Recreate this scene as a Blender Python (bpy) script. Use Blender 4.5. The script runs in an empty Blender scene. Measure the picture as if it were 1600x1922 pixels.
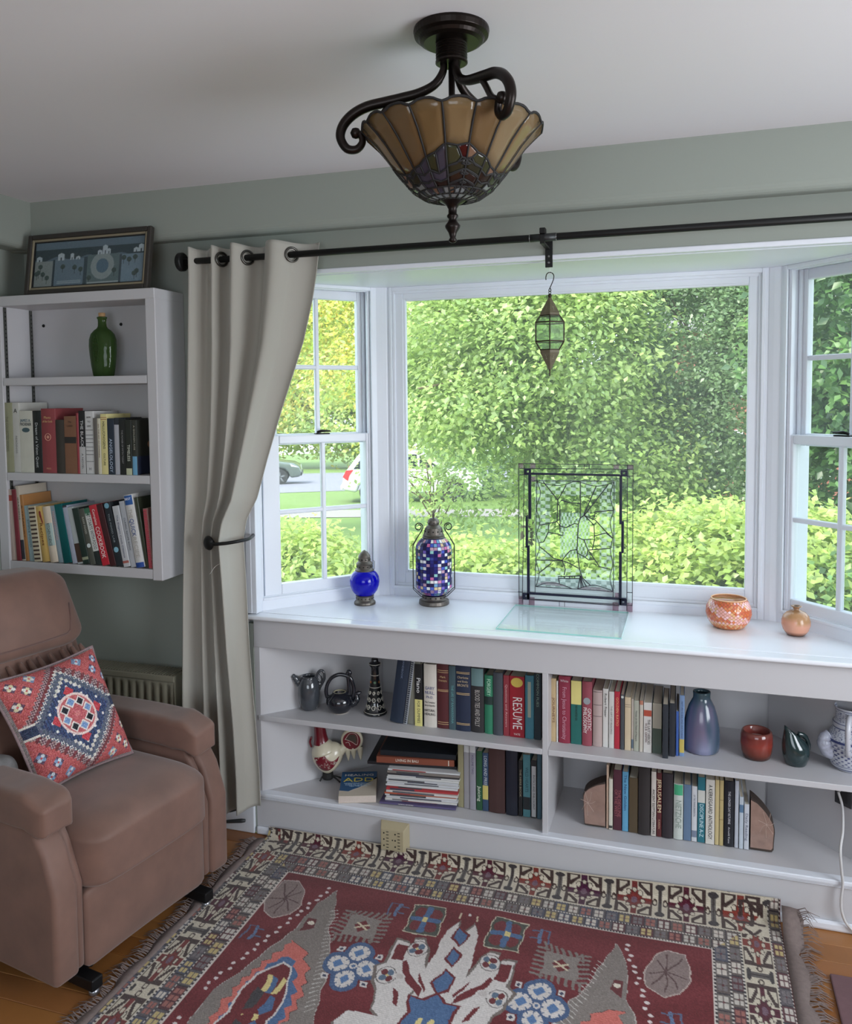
import bpy, bmesh, math, random
import numpy as np
from mathutils import Vector, Matrix, Euler

S = bpy.context.scene
COL = S.collection
R = math.radians

# ---------------------------------------------------------------- camera
cam_d = bpy.data.cameras.new('camera')
cam = bpy.data.objects.new('camera', cam_d)
COL.objects.link(cam)
cam_d.sensor_fit = 'HORIZONTAL'
cam_d.sensor_width = 36.0
cam_d.lens = 34.865
cam_d.shift_y = -0.0733
cam_d.clip_start = 0.05
cam_d.clip_end = 400
_r = Vector((0.953, 0.302, -0.009)); _u = Vector((-0.010, 0.061, 0.998)); _f = Vector((-0.302, 0.951, -0.061))
_f.normalize(); _r = (_r - _f * _r.dot(_f)).normalized(); _u = _r.cross(_f)
cam.matrix_world = Matrix(((_r.x, _u.x, -_f.x, 1.555), (_r.y, _u.y, -_f.y, -2.724), (_r.z, _u.z, -_f.z, 1.65), (0, 0, 0, 1)))
S.camera = cam

# ---------------------------------------------------------------- exposure and sky
S.view_settings.view_transform = 'Standard'
S.view_settings.look = 'None'
S.view_settings.exposure = 0.14
S.view_settings.gamma = 1.0
S.view_settings.use_curve_mapping = False
S.cycles.use_denoising = True
S.cycles.max_bounces = 10
S.cycles.diffuse_bounces = 5
S.cycles.glossy_bounces = 4
S.cycles.transmission_bounces = 8
S.cycles.transparent_max_bounces = 24
S.cycles.caustics_reflective = False
S.cycles.caustics_refractive = False

world = bpy.data.worlds.new('world'); S.world = world; world.use_nodes = True
_nt = world.node_tree; _nt.nodes.clear()
_o = _nt.nodes.new('ShaderNodeOutputWorld'); _b = _nt.nodes.new('ShaderNodeBackground')
_g = _nt.nodes.new('ShaderNodeTexCoord'); _s = _nt.nodes.new('ShaderNodeSeparateXYZ'); _c = _nt.nodes.new('ShaderNodeValToRGB')
_nt.links.new(_g.outputs['Generated'], _s.inputs[0]); _nt.links.new(_s.outputs['Z'], _c.inputs['Fac'])
_c.color_ramp.elements[0].position = 0.0; _c.color_ramp.elements[0].color = (0.80, 0.90, 1.0, 1)
_c.color_ramp.elements[1].position = 1.0; _c.color_ramp.elements[1].color = (0.68, 0.84, 1.0, 1)
_nt.links.new(_c.outputs['Color'], _b.inputs['Color']); _b.inputs['Strength'].default_value = 3.1
_nt.links.new(_b.outputs[0], _o.inputs[0])

def light(name, kind, loc, direction, energy, color, **kw):
    d = bpy.data.lights.new(name, kind); d.energy = energy; d.color = color
    for k, v in kw.items(): setattr(d, k, v)
    o = bpy.data.objects.new(name, d); COL.objects.link(o); o.location = loc
    o.rotation_euler = Vector(direction).to_track_quat('-Z', 'Y').to_euler()
    return o

# hazy late sun over the house on to the garden; daylight of the window beside the camera; soft fill added in an unseen opening behind it
light('sun', 'SUN', (0, -6, 12), (0.28, 0.62, -0.80), 5.5, (1.0, 0.93, 0.80), angle=R(14))
light('rear_fill_light', 'AREA', (1.4, -4.28, 1.45), (0, 1, 0), 9, (0.94, 0.965, 1.0), shape='RECTANGLE', size=1.9, size_y=1.3)
light('side_window_daylight', 'AREA', (3.48, -1.6, 1.42), (-1, 0, 0), 48, (0.92, 0.955, 1.0), shape='RECTANGLE', size=1.5, size_y=1.3)

# ---------------------------------------------------------------- helpers
def lin(c):
    return tuple(((v / 255) / 12.92 if v / 255 <= 0.04045 else ((v / 255 + 0.055) / 1.055) ** 2.4) for v in c[:3])

MATS = {}
def mat(name, rgb=(200, 200, 200), rough=0.5, metal=0.0, spec=0.5, noise=None, bump=None, emit=None, coat=0.0, sheen=0.0, trans=0.0):
    """Principled material; noise = (scale, amount) varies the colour, bump = (scale, strength, distance)."""
    if name in MATS: return MATS[name]
    m = bpy.data.materials.new(name); m.use_nodes = True; MATS[name] = m
    nt = m.node_tree; b = nt.nodes['Principled BSDF']
    c = lin(rgb) + (1,)
    b.inputs['Base Color'].default_value = c
    b.inputs['Roughness'].default_value = rough; b.inputs['Metallic'].default_value = metal
    b.inputs['Specular IOR Level'].default_value = spec
    b.inputs['Coat Weight'].default_value = coat; b.inputs['Sheen Weight'].default_value = sheen
    b.inputs['Transmission Weight'].default_value = trans
    m.diffuse_color = c
    tc = nt.nodes.new('ShaderNodeTexCoord')
    if noise is None: noise = (6.0, 0.06)
    n = nt.nodes.new('ShaderNodeTexNoise'); n.inputs['Scale'].default_value = noise[0]; n.inputs['Detail'].default_value = 4
    nt.links.new(tc.outputs['Object'], n.inputs['Vector'])
    mx = nt.nodes.new('ShaderNodeMix'); mx.data_type = 'RGBA'
    k = noise[1]
    mx.inputs[6].default_value = tuple(max(0, v * (1 - k)) for v in c[:3]) + (1,)
    mx.inputs[7].default_value = tuple(min(1, v * (1 + k)) for v in c[:3]) + (1,)
    nt.links.new(n.outputs['Fac'], mx.inputs[0]); nt.links.new(mx.outputs[2], b.inputs['Base Color'])
    if bump:
        n2 = nt.nodes.new('ShaderNodeTexNoise'); n2.inputs['Scale'].default_value = bump[0]; n2.inputs['Detail'].default_value = 3
        nt.links.new(tc.outputs['Object'], n2.inputs['Vector'])
        bp = nt.nodes.new('ShaderNodeBump'); bp.inputs['Strength'].default_value = bump[1]; bp.inputs['Distance'].default_value = bump[2]
        nt.links.new(n2.outputs['Fac'], bp.inputs['Height']); nt.links.new(bp.outputs[0], b.inputs['Normal'])
    if emit:
        b.inputs['Emission Color'].default_value = lin(emit[0]) + (1,); b.inputs['Emission Strength'].default_value = emit[1]
    return m

def attr_mat(name, rough=0.7, attr='Col', sheen=0.0, bump=None, spec=0.3, metal=0.0):
    """Material that takes its colour from a painted colour attribute."""
    if name in MATS: return MATS[name]
    m = bpy.data.materials.new(name); m.use_nodes = True; MATS[name] = m
    nt = m.node_tree; b = nt.nodes['Principled BSDF']
    a = nt.nodes.new('ShaderNodeAttribute'); a.attribute_name = attr
    nt.links.new(a.outputs['Color'], b.inputs['Base Color'])
    b.inputs['Roughness'].default_value = rough; b.inputs['Sheen Weight'].default_value = sheen
    b.inputs['Specular IOR Level'].default_value = spec; b.inputs['Metallic'].default_value = metal
    if bump:
        tc = nt.nodes.new('ShaderNodeTexCoord')
        n2 = nt.nodes.new('ShaderNodeTexNoise'); n2.inputs['Scale'].default_value = bump[0]; n2.inputs['Detail'].default_value = 3
        nt.links.new(tc.outputs['Object'], n2.inputs['Vector'])
        bp = nt.nodes.new('ShaderNodeBump'); bp.inputs['Strength'].default_value = bump[1]; bp.inputs['Distance'].default_value = bump[2]
        nt.links.new(n2.outputs['Fac'], bp.inputs['Height']); nt.links.new(bp.outputs[0], b.inputs['Normal'])
    return m

def glass_mat(name, tint=(255, 255, 255), rough=0.02, gloss=0.06, bump=None, solid=0.0, g0=None):
    """Thin sheet glass: lets light straight through with its tint and mirrors a little at a slant."""
    if name in MATS: return MATS[name]
    m = bpy.data.materials.new(name); m.use_nodes = True; MATS[name] = m
    nt = m.node_tree; nt.nodes.clear()
    o = nt.nodes.new('ShaderNodeOutputMaterial'); t = nt.nodes.new('ShaderNodeBsdfTransparent'); g = nt.nodes.new('ShaderNodeBsdfGlossy')
    lw = nt.nodes.new('ShaderNodeLayerWeight'); lw.inputs['Blend'].default_value = 0.5
    pw_ = nt.nodes.new('ShaderNodeMath'); pw_.operation = 'POWER'; pw_.inputs[1].default_value = 4.0
    mp = nt.nodes.new('ShaderNodeMapRange'); mp.inputs['To Min'].default_value = gloss * 0.4 if g0 is None else g0; mp.inputs['To Max'].default_value = min(0.8, gloss * 8)
    mx = nt.nodes.new('ShaderNodeMixShader')
    t.inputs['Color'].default_value = lin(tint) + (1,); g.inputs['Roughness'].default_value = rough
    nt.links.new(lw.outputs['Facing'], pw_.inputs[0]); nt.links.new(pw_.outputs[0], mp.inputs['Value']); nt.links.new(mp.outputs[0], mx.inputs[0])
    base = t.outputs[0]
    if solid > 0:
        d = nt.nodes.new('ShaderNodeBsdfDiffuse'); d.inputs['Color'].default_value = lin(tint) + (1,)
        tr = nt.nodes.new('ShaderNodeBsdfTranslucent'); tr.inputs['Color'].default_value = lin(tint) + (1,)
        a2 = nt.nodes.new('ShaderNodeMixShader'); a2.inputs[0].default_value = 0.6
        nt.links.new(d.outputs[0], a2.inputs[1]); nt.links.new(tr.outputs[0], a2.inputs[2])
        m2 = nt.nodes.new('ShaderNodeMixShader'); m2.inputs[0].default_value = solid
        nt.links.new(t.outputs[0], m2.inputs[1]); nt.links.new(a2.outputs[0], m2.inputs[2]); base = m2.outputs[0]
    nt.links.new(base, mx.inputs[1]); nt.links.new(g.outputs[0], mx.inputs[2]); nt.links.new(mx.outputs[0], o.inputs[0])
    if bump:
        tc = nt.nodes.new('ShaderNodeTexCoord'); n2 = nt.nodes.new('ShaderNodeTexNoise'); n2.inputs['Scale'].default_value = bump[0]
        nt.links.new(tc.outputs['Object'], n2.inputs['Vector'])
        bp = nt.nodes.new('ShaderNodeBump'); bp.inputs['Strength'].default_value = bump[1]; bp.inputs['Distance'].default_value = bump[2]
        nt.links.new(n2.outputs['Fac'], bp.inputs['Height']); nt.links.new(bp.outputs[0], g.inputs['Normal'])
    m.diffuse_color = lin(tint) + (0.3,)
    return m

class MB:
    """Collects simple shapes into one mesh."""
    def __init__(s): s.v = []; s.f = []; s.m = []; s.c = []
    def add(s, vs, fs, mi=0, M=None):
        o = len(s.v)
        for p in vs:
            p = Vector(p)
            s.v.append(tuple(M @ p) if M is not None else tuple(p))
        for f in fs: s.f.append(tuple(i + o for i in f)); s.m.append(mi)
        return s
    def box(s, x0, x1, y0, y1, z0, z1, mi=0, M=None):
        vs = [(x0, y0, z0), (x1, y0, z0), (x1, y1, z0), (x0, y1, z0), (x0, y0, z1), (x1, y0, z1), (x1, y1, z1), (x0, y1, z1)]
        return s.add(vs, [(0, 3, 2, 1), (4, 5, 6, 7), (0, 1, 5, 4), (1, 2, 6, 5), (2, 3, 7, 6), (3, 0, 4, 7)], mi, M)
    def prism(s, poly, z0, z1, mi=0, M=None):
        n = len(poly)
        vs = [(x, y, z0) for x, y in poly] + [(x, y, z1) for x, y in poly]
        fs = [tuple(range(n - 1, -1, -1)), tuple(range(n, 2 * n))] + [(i, (i + 1) % n, n + (i + 1) % n, n + i) for i in range(n)]
        return s.add(vs, fs, mi, M)
    def lathe(s, prof, seg=32, mi=0, M=None, cap=True):
        """prof: list of (r, z) from bottom to top."""
        vs = []; fs = []
        for r, z in prof:
            for k in range(seg):
                a = 2 * math.pi * k / seg; vs.append((r * math.cos(a), r * math.sin(a), z))
        for i in range(len(prof) - 1):
            for k in range(seg):
                k2 = (k + 1) % seg
                fs.append((i * seg + k, i * seg + k2, (i + 1) * seg + k2, (i + 1) * seg + k))
        if cap:
            if prof[0][0] > 1e-6: fs.append(tuple(range(seg - 1, -1, -1)))
            if prof[-1][0] > 1e-6: fs.append(tuple((len(prof) - 1) * seg + k for k in range(seg)))
        return s.add(vs, fs, mi, M)
    def tube(s, pts, r, seg=10, mi=0, M=None, close=False, flat=None):
        """Round bar along pts; r a number or a list. flat=(a,b) gives an oval section."""
        pts = [Vector(p) for p in pts]; n = len(pts)
        rs = r if isinstance(r, (list, tuple)) else [r] * n
        vs = []; fs = []
        up = None
        for i, p in enumerate(pts):
            if close: t = (pts[(i + 1) % n] - pts[i - 1])
            else: t = pts[min(i + 1, n - 1)] - pts[max(i - 1, 0)]
            t.normalize()
            if up is None:
                up = Vector((0, 0, 1)) if abs(t.z) < 0.9 else Vector((1, 0, 0))
            a = (up - t * up.dot(t)).normalized(); b = t.cross(a); up = a
            for k in range(seg):
                an = 2 * math.pi * k / seg
                ca, sa = math.cos(an), math.sin(an)
                if flat: ca *= flat[0]; sa *= flat[1]
                vs.append(tuple(p + (a * ca + b * sa) * rs[i]))
        for i in range(n if close else n - 1):
            j = (i + 1) % n
            for k in range(seg):
                k2 = (k + 1) % seg
                fs.append((i * seg + k, j * seg + k, j * seg + k2, i * seg + k2))
        if not close:
            fs.append(tuple(range(seg))); fs.append(tuple((n - 1) * seg + k for k in range(seg - 1, -1, -1)))
        return s.add(vs, fs, mi, M)
    def grid(s, P, mi=0, closeu=False):
        """P: rows of points."""
        o = len(s.v); nr = len(P); nc = len(P[0])
        for row in P:
            for p in row: s.v.append(tuple(p))
        for i in range(nr - 1):
            for j in range(nc if closeu else nc - 1):
                j2 = (j + 1) % nc
                s.f.append((o + i * nc + j, o + i * nc + j2, o + (i + 1) * nc + j2, o + (i + 1) * nc + j)); s.m.append(mi)
        return s
    def mesh(s, name, mats, smooth=False):
        me = bpy.data.meshes.new(name); me.from_pydata(s.v, [], s.f)
        if not isinstance(mats, (list, tuple)): mats = [mats]
        for m in mats: me.materials.append(m)
        if len(mats) > 1: me.polygons.foreach_set('material_index', s.m)
        if smooth: me.polygons.foreach_set('use_smooth', [True] * len(me.polygons))
        me.update()
        return me
    def build(s, name, mats, parent=None, smooth=False, bevel=0.0, seg=2, sub=0, fix=False):
        return obj(name, s.mesh(name, mats, smooth), parent, bevel, seg, sub, fix)

def obj(name, me, parent=None, bevel=0.0, seg=2, sub=0, fix=False):
    if fix:
        bm = bmesh.new(); bm.from_mesh(me); bmesh.ops.remove_doubles(bm, verts=bm.verts, dist=1e-5)
        bmesh.ops.recalc_face_normals(bm, faces=bm.faces); bm.to_mesh(me); bm.free()
    o = bpy.data.objects.new(name, me); COL.objects.link(o)
    if bevel:
        md = o.modifiers.new('bevel', 'BEVEL'); md.width = bevel; md.segments = seg; md.limit_method = 'ANGLE'; md.angle_limit = R(40)
        md.harden_normals = False
    if sub:
        md = o.modifiers.new('subdivision', 'SUBSURF'); md.levels = sub; md.render_levels = sub
    if parent is not None:
        o.parent = parent
        if parent.get('_w'): o.matrix_parent_inverse = Matrix.Translation(-Vector(parent.location))
    return o

def thing(name, label, cat, loc=(0, 0, 0), rot=0.0, group=None, world=True):
    """An Empty at the thing's base. world=True: its parts are given in room coordinates."""
    e = bpy.data.objects.new(name, None); COL.objects.link(e); e.location = loc; e.empty_display_size = 0.05
    if not world: e.rotation_euler = (0, 0, rot)
    if world: e['_w'] = 1
    tag(e, label, cat, group)
    return e

def tag(o, label=None, cat=None, group=None, kind=None):
    if label: o['label'] = label
    if cat: o['category'] = cat
    if group: o['group'] = group
    if kind: o['kind'] = kind
    return o

def struct(name, mb, m, parent=None, **kw):
    o = mb.build(name, m, parent, **kw)
    if parent is None: o['kind'] = 'structure'
    return o

def struct_root(name, loc=(0, 0, 0)):
    e = bpy.data.objects.new(name, None); COL.objects.link(e); e.location = loc; e['_w'] = 1; e['kind'] = 'structure'
    return e

def bx(name, d, m, parent=None, bevel=0.0, **kw):
    return MB().box(*d).build(name, m, parent, bevel=bevel, **kw)

def spline(pts, n=8):
    """Catmull-Rom through pts."""
    pts = [Vector(p) for p in pts]; P = [2 * pts[0] - pts[1]] + pts + [2 * pts[-1] - pts[-2]]; out = []
    for i in range(1, len(P) - 2):
        for k in range(n):
            t = k / n
            a, b, c, d = P[i - 1], P[i], P[i + 1], P[i + 2]
            out.append(0.5 * ((2 * b) + (c - a) * t + (2 * a - 5 * b + 4 * c - d) * t * t + (3 * b - a - 3 * c + d) * t ** 3))
    out.append(pts[-1]); return out

def lin_a(a):
    a = np.asarray(a, float) / 255.0
    return np.where(a <= 0.04045, a / 12.92, ((a + 0.055) / 1.055) ** 2.4)

def paint(me, rgb, attr='Col'):
    """rgb: one sRGB 0-255 triple per vertex."""
    a = me.color_attributes.new(attr, 'FLOAT_COLOR', 'POINT')
    c = np.ones((len(me.vertices), 4), np.float32); c[:, :3] = lin_a(rgb)
    a.data.foreach_set('color', c.ravel())

TEXTS = []
def text(name, s, size, m, parent, M, width=None, extrude=0.0002, align='CENTER', sx=1.0):
    """Raised lettering: turned into a mesh at the end. M places it (x along the line, z up from the face)."""
    cu = bpy.data.curves.new(name, 'FONT'); cu.body = s; cu.size = size; cu.extrude = extrude; cu.resolution_u = 2
    cu.align_x = align; cu.align_y = 'CENTER'; cu.materials.append(m)
    o = bpy.data.objects.new(name, cu); COL.objects.link(o)
    TEXTS.append((o, name, parent, M, width, size, sx))
    return o

def finish_texts():
    bpy.context.view_layer.update()
    dg = bpy.context.evaluated_depsgraph_get()
    for o, name, parent, M, width, size, sx in TEXTS:
        me = bpy.data.meshes.new_from_object(o.evaluated_get(dg))
        cu = o.data; bpy.data.objects.remove(o); bpy.data.curves.remove(cu)
        if not me.vertices: continue
        n = len(me.vertices); co = np.empty(n * 3); me.vertices.foreach_get('co', co); co = co.reshape(-1, 3)
        k = sx
        if width:
            w = co[:, 0].max() - co[:, 0].min(); k = width / w if (w > width or sx == 0) else sx
        co[:, 0] *= k
        me.vertices.foreach_set('co', co.ravel()); me.name = name
        ob = bpy.data.objects.new(name, me); COL.objects.link(ob)
        ob.parent = parent
        if parent is not None and parent.get('_w'): ob.matrix_parent_inverse = Matrix.Translation(-Vector(parent.location))
        ob.matrix_basis = M
# ================================================================ the room
WHITE = mat('white_trim_paint', (226, 230, 238), 0.35, noise=(4, 0.02))
SHELFW = mat('white_shelf_paint', (196, 195, 198), 0.42, noise=(5, 0.03))
CEILM = mat('ceiling_paint', (226, 224, 228), 0.9, noise=(2, 0.015), bump=(120, 0.04, 0.002))
SAGE = mat('sage_wall_paint', (147, 153, 145), 0.75, noise=(2, 0.02), bump=(90, 0.05, 0.002))
GREYW = mat('grey_wall_paint', (160, 164, 165), 0.75, noise=(2, 0.02))
BLACKM = mat('black_metal', (28, 27, 27), 0.4, metal=0.6)
GLASS = glass_mat('window_glass', (252, 254, 253), 0.01, 0.05, g0=0.003, solid=0.035)  # faint milky share imitates the white glare veil over the view

XL, XR, YB = -1.005, 3.55, -4.35       # left wall, right wall, rear wall
ZC = 2.425
BA = Vector((-0.02, 0.02)); BL = Vector((0.37, 0.425)); BR = Vector((1.845, 0.425)); BB = Vector((2.235, 0.02))

# floor: boards laid along x on a sub floor
WOODS = [mat('oak_board_%d' % i, c, 0.38, noise=(9, 0.16), bump=(60, 0.05, 0.001), coat=0.15) for i, c in enumerate([(150, 98, 52), (142, 90, 46), (158, 106, 58), (136, 86, 46), (152, 100, 58)])]
floor = struct('floor', MB().box(XL - 0.05, XR + 0.05, YB - 0.05, 0.0, -0.12, -0.019), mat('subfloor', (50, 32, 20), 0.9))
rnd = random.Random(4)
PW = 0.0826
y = 0.0; row = 0
while y > YB:
    x = XL; xs = [XL]
    while x < XR:
        x += rnd.uniform(0.9, 1.7)
        xs.append(min(x, XR))
    for a, b in zip(xs[:-1], xs[1:]):
        if b - a < 0.05: continue
        o = MB().box(a + 0.0008, b - 0.0008, max(y - PW, YB) + 0.0008, y - 0.0008, -0.019, 0.0).build('floor_board', WOODS[rnd.randrange(5)], floor, bevel=0.0012, seg=1)
    y -= PW; row += 1

# walls
struct('wall_left', MB().box(XL - 0.12, XL, YB, 0.14, 0, ZC + 0.1), SAGE)
m = MB(); m.box(XL, -0.045, 0.0, 0.14, 0, ZC + 0.1); m.box(-0.045, 2.26, 0.0, 0.10, 2.116, ZC + 0.1); m.box(2.26, XR, 0, 0.14, 0, ZC + 0.1); m.box(-0.045, -0.001, 0.0, 0.025, 0, 0.811); m.box(2.216, 2.26, 0.0, 0.025, 0, 0.811)
struct('wall_back', m, SAGE)
m = MB(); m.box(XR, XR + 0.12, YB, -2.38, 0, ZC + 0.1); m.box(XR, XR + 0.12, -0.82, 0.14, 0, ZC + 0.1); m.box(XR, XR + 0.12, -2.38, -0.82, 0, 0.75); m.box(XR, XR + 0.12, -2.38, -0.82, 2.10, ZC + 0.1)
struct('wall_right', m, SAGE)
m = MB(); m.box(XL, 0.42, YB - 0.12, YB, 0, ZC + 0.1); m.box(2.38, XR, YB - 0.12, YB, 0, ZC + 0.1); m.box(0.42, 2.38, YB - 0.12, YB, 0, 0.78); m.box(0.42, 2.38, YB - 0.12, YB, 2.12, ZC + 0.1)
struct('wall_rear', m, SAGE)
struct('ceiling', MB().box(XL - 0.12, XR + 0.12, YB - 0.12, 0.14, ZC, ZC + 0.12), CEILM)
# boxed soffit along back and left walls, its lower edge rounded
def soffit_profile(d, z0):
    pts = [(0.0, z0 + 0.004)]
    for k in range(6):
        a = -math.pi / 2 - k / 5 * math.pi / 2
        pts.append((-d + 0.026 + 0.026 * math.cos(a), z0 + 0.026 + 0.026 * math.sin(a)))
    pts += [(-d, ZC), (0.0, ZC)]
    return pts
pr = soffit_profile(0.08, 2.243)
m = MB(); n = len(pr)
m.add([(XL, y_, z_) for y_, z_ in pr] + [(XR, y_, z_) for y_, z_ in pr], [tuple(range(n)), tuple(range(2 * n - 1, n - 1, -1))] + [(i, (i + 1) % n, n + (i + 1) % n, n + i) for i in range(n)])
struct('trim_1', m, SAGE, fix=True)
pr = soffit_profile(0.115, 2.243)
m = MB(); n = len(pr)
m.add([(XL - y_, YB, z_) for y_, z_ in pr] + [(XL - y_, -0.07, z_) for y_, z_ in pr], [tuple(range(n)), tuple(range(2 * n - 1, n - 1, -1))] + [(i, (i + 1) % n, n + (i + 1) % n, n + i) for i in range(n)])
struct('trim_2', m, SAGE, fix=True)
# baseboards
struct('baseboard_left', MB().box(XL, XL + 0.015, YB, 0, 0, 0.11), WHITE, bevel=0.004)
struct('baseboard_back', MB().box(XL, -0.006, -0.014, 0, 0, 0.11), WHITE, bevel=0.004)

# bay: its ceiling, outer head, outer sill and corner posts
bay = [(-0.055, 0.034), (0.30, 0.52), (1.915, 0.52), (2.27, 0.034)]
struct('trim_3', MB().prism(bay, 2.098, 2.20), WHITE)
struct('trim_4', MB().box(-0.01, 2.225, -0.006, 0.02, 2.099, 2.116), WHITE, bevel=0.004)          # bead at the head of the opening
struct('trim_5', MB().prism([(-0.03, 0.031), (0.30, 0.52), (1.915, 0.52), (2.245, 0.031)], 0.795, 0.812), WHITE)

def frame_at(P0, P1):
    """local: x along the window from P0 to P1, y outwards, z up"""
    t = (P1 - P0).normalized(); nn = Vector((-t.y, t.x))
    if nn.y < 0: nn = -nn
    return Matrix(((t.x, nn.x, 0, P0.x), (t.y, nn.y, 0, P0.y), (0, 0, 1, 0), (0, 0, 0, 1)))

def ring(m, u0, u1, z0, z1, w, y0, y1, M, wb=None, wt=None):
    wb = w if wb is None else wb; wt = w if wt is None else wt
    m.box(u0, u0 + w, y0, y1, z0, z1, M=M); m.box(u1 - w, u1, y0, y1, z0, z1, M=M)
    m.box(u0 + w, u1 - w, y0, y1, z0, z0 + wb, M=M); m.box(u0 + w, u1 - w, y0, y1, z1 - wt, z1, M=M)

def hung_window(n, P0, P1):
    M = frame_at(P0, P1); L = (P1 - P0).length
    e = struct_root('window_%d' % n, (P0.x, P0.y, 0.85))
    m = MB()
    ring(m, -0.01, L + 0.004, 0.805, 2.104, 0.052, 0.0, 0.125, M, wb=0.085, wt=0.012)
    m.build('window_frame', WHITE, e, bevel=0.003)
    m = MB(); ring(m, 0.036, L - 0.036, 0.886, 2.098, 0.012, -0.004, 0.012, M, wb=0.010, wt=0.014)
    ring(m, 0.046, L - 0.046, 0.893, 2.087, 0.010, 0.012, 0.03, M, wb=0.006, wt=0.006); m.build('stop_moulding', WHITE, e, bevel=0.002)
    m = MB()
    for uu in (0.052, L - 0.060): m.box(uu, uu + 0.008, 0.052, 0.064, 0.90, 2.085, M=M)
    m.build('jamb_track', WHITE, e)
    # sashes: lower inside, upper outside
    for nm, y0, y1, z0, z1, g0, g1, gz0, gz1, mh in (('lower_sash', 0.018, 0.05, 0.894, 1.515, 0.130, 0.496, 0.938, 1.482, 1.217), ('upper_sash', 0.066, 0.098, 1.475, 2.088, 0.138, 0.486, 1.518, 2.050, 1.780)):
        sash = thing_part(nm, e)
        m = MB(); u0, u1 = (0.085 if nm == 'lower_sash' else 0.088), (0.541 if nm == 'lower_sash' else 0.532)
        u0 = min(u0, 0.062); u1 = max(u1, L - 0.058)
        m.box(u0, g0, y0, y1, z0, z1, M=M); m.box(g1, u1, y0, y1, z0, z1, M=M)
        m.box(g0, g1, y0, y1, z0, gz0, M=M); m.box(g0, g1, y0, y1, gz1, z1, M=M)
        m.build('sash_frame', WHITE, sash, bevel=0.004)
        mu = (g0 + g1) / 2
        MB().box(mu - 0.009, mu + 0.009, y0 + 0.004, y1 - 0.004, gz0 - 0.002, gz1 + 0.002, M=M).build('muntin', WHITE, sash, bevel=0.005)
        MB().box(g0 - 0.002, g1 + 0.002, y0 + 0.005, y1 - 0.005, mh - 0.009, mh + 0.009, M=M).build('muntin', WHITE, sash, bevel=0.005)
        yg = (y0 + y1) / 2
        for (a, b) in ((g0, mu), (mu, g1)):
            for (c, d) in ((gz0, mh), (mh, gz1)):
                MB().box(a - 0.003, b + 0.003, yg - 0.0015, yg + 0.0015, c - 0.003, d + 0.003, M=M).build('pane', GLASS, sash)
    # lock on the meeting rail
    lk = thing_part('sash_lock', e)
    uc = (0.13 + 0.496) / 2
    MB().box(uc - 0.03, uc + 0.03, 0.022, 0.048, 1.515, 1.520, M=M).build('lock_plate', BLACKM, lk, bevel=0.002)
    MB().tube([M @ Vector((uc - 0.022, 0.03, 1.524)), M @ Vector((uc, 0.034, 1.528)), M @ Vector((uc + 0.032, 0.024, 1.527))], [0.004, 0.006, 0.003], 8).build('lock_lever', BLACKM, lk, smooth=True)
    return e

def thing_part(name, parent):
    e = bpy.data.objects.new(name, None); COL.objects.link(e); e.location = (0, 0, 0); e.parent = parent
    if parent.get('_w'): e.matrix_parent_inverse = Matrix.Translation(-Vector(parent.location))
    return e

hung_window(1, BA, BL)
hung_window(3, BB, BR)

# centre picture window
e = struct_root('window_2', (1.1, 0.43, 0.85))
m = MB()
x0, x1 = BL.x + 0.016, BR.x - 0.016
def cring(mb, a, b, c, d, w, y0, y1, wb=None, wt=None): ring(mb, a, b, c, d, w, y0, y1, Matrix(), wb, wt)
cring(m, x0 - 0.02, x1 + 0.02, 0.805, 2.104, 0.05, 0.425, 0.54, wb=0.085, wt=0.014)
m.build('window_frame', WHITE, e, bevel=0.003)
m = MB(); cring(m, x0 + 0.018, x1 - 0.018, 0.878, 2.098, 0.012, 0.420, 0.436, wt=0.016); cring(m, x0 + 0.028, x1 - 0.028, 0.888, 2.084, 0.012, 0.430, 0.445); m.build('stop_moulding', WHITE, e, bevel=0.002)
sash = thing_part('fixed_sash', e)
m = MB(); cring(m, x0 + 0.036, x1 - 0.036, 0.896, 2.076, 0.468 - x0 - 0.036 - 0.010, 0.438, 0.47, wb=0.047, wt=0.026); m.build('sash_frame', WHITE, sash, bevel=0.003)
m = MB(); cring(m, 0.456, 1.793, 0.941, 2.055, 0.012, 0.442, 0.462); m.build('glazing_bead', WHITE, sash, bevel=0.003)
MB().box(0.460, 1.789, 0.456, 0.460, 0.945, 2.05).build('pane', GLASS, sash)
# corner posts where the windows meet
for k, (P, sgn) in enumerate(((BL, -1), (BR, 1))):
    m = MB()
    c = P + Vector((sgn * 0.012, 0.03))
    poly = [(P.x + sgn * 0.028, P.y - 0.020), (P.x - sgn * 0.006, P.y - 0.010), (P.x - sgn * 0.024, P.y - 0.002), (P.x - sgn * 0.024, P.y + 0.115), (P.x + sgn * 0.12, P.y + 0.115), (P.x + sgn * 0.045, P.y - 0.036 + 0.008)]
    m.prism(poly, 0.80, 2.10)
    struct('trim_%d' % (6 + k), m, WHITE, bevel=0.003, fix=True)
# casing where the bay meets the wall
for k, (a, b) in enumerate(((-0.045, 0.018), (2.197, 2.26))):
    m = MB(); m.box(a, b, -0.004 + 0.002, 0.04, 0.85, 2.10); m.box(a + 0.02, b - 0.02, -0.004, 0.0, 0.85, 2.10)
    struct('trim_%d' % (8 + k), m, WHITE, bevel=0.003)
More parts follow.
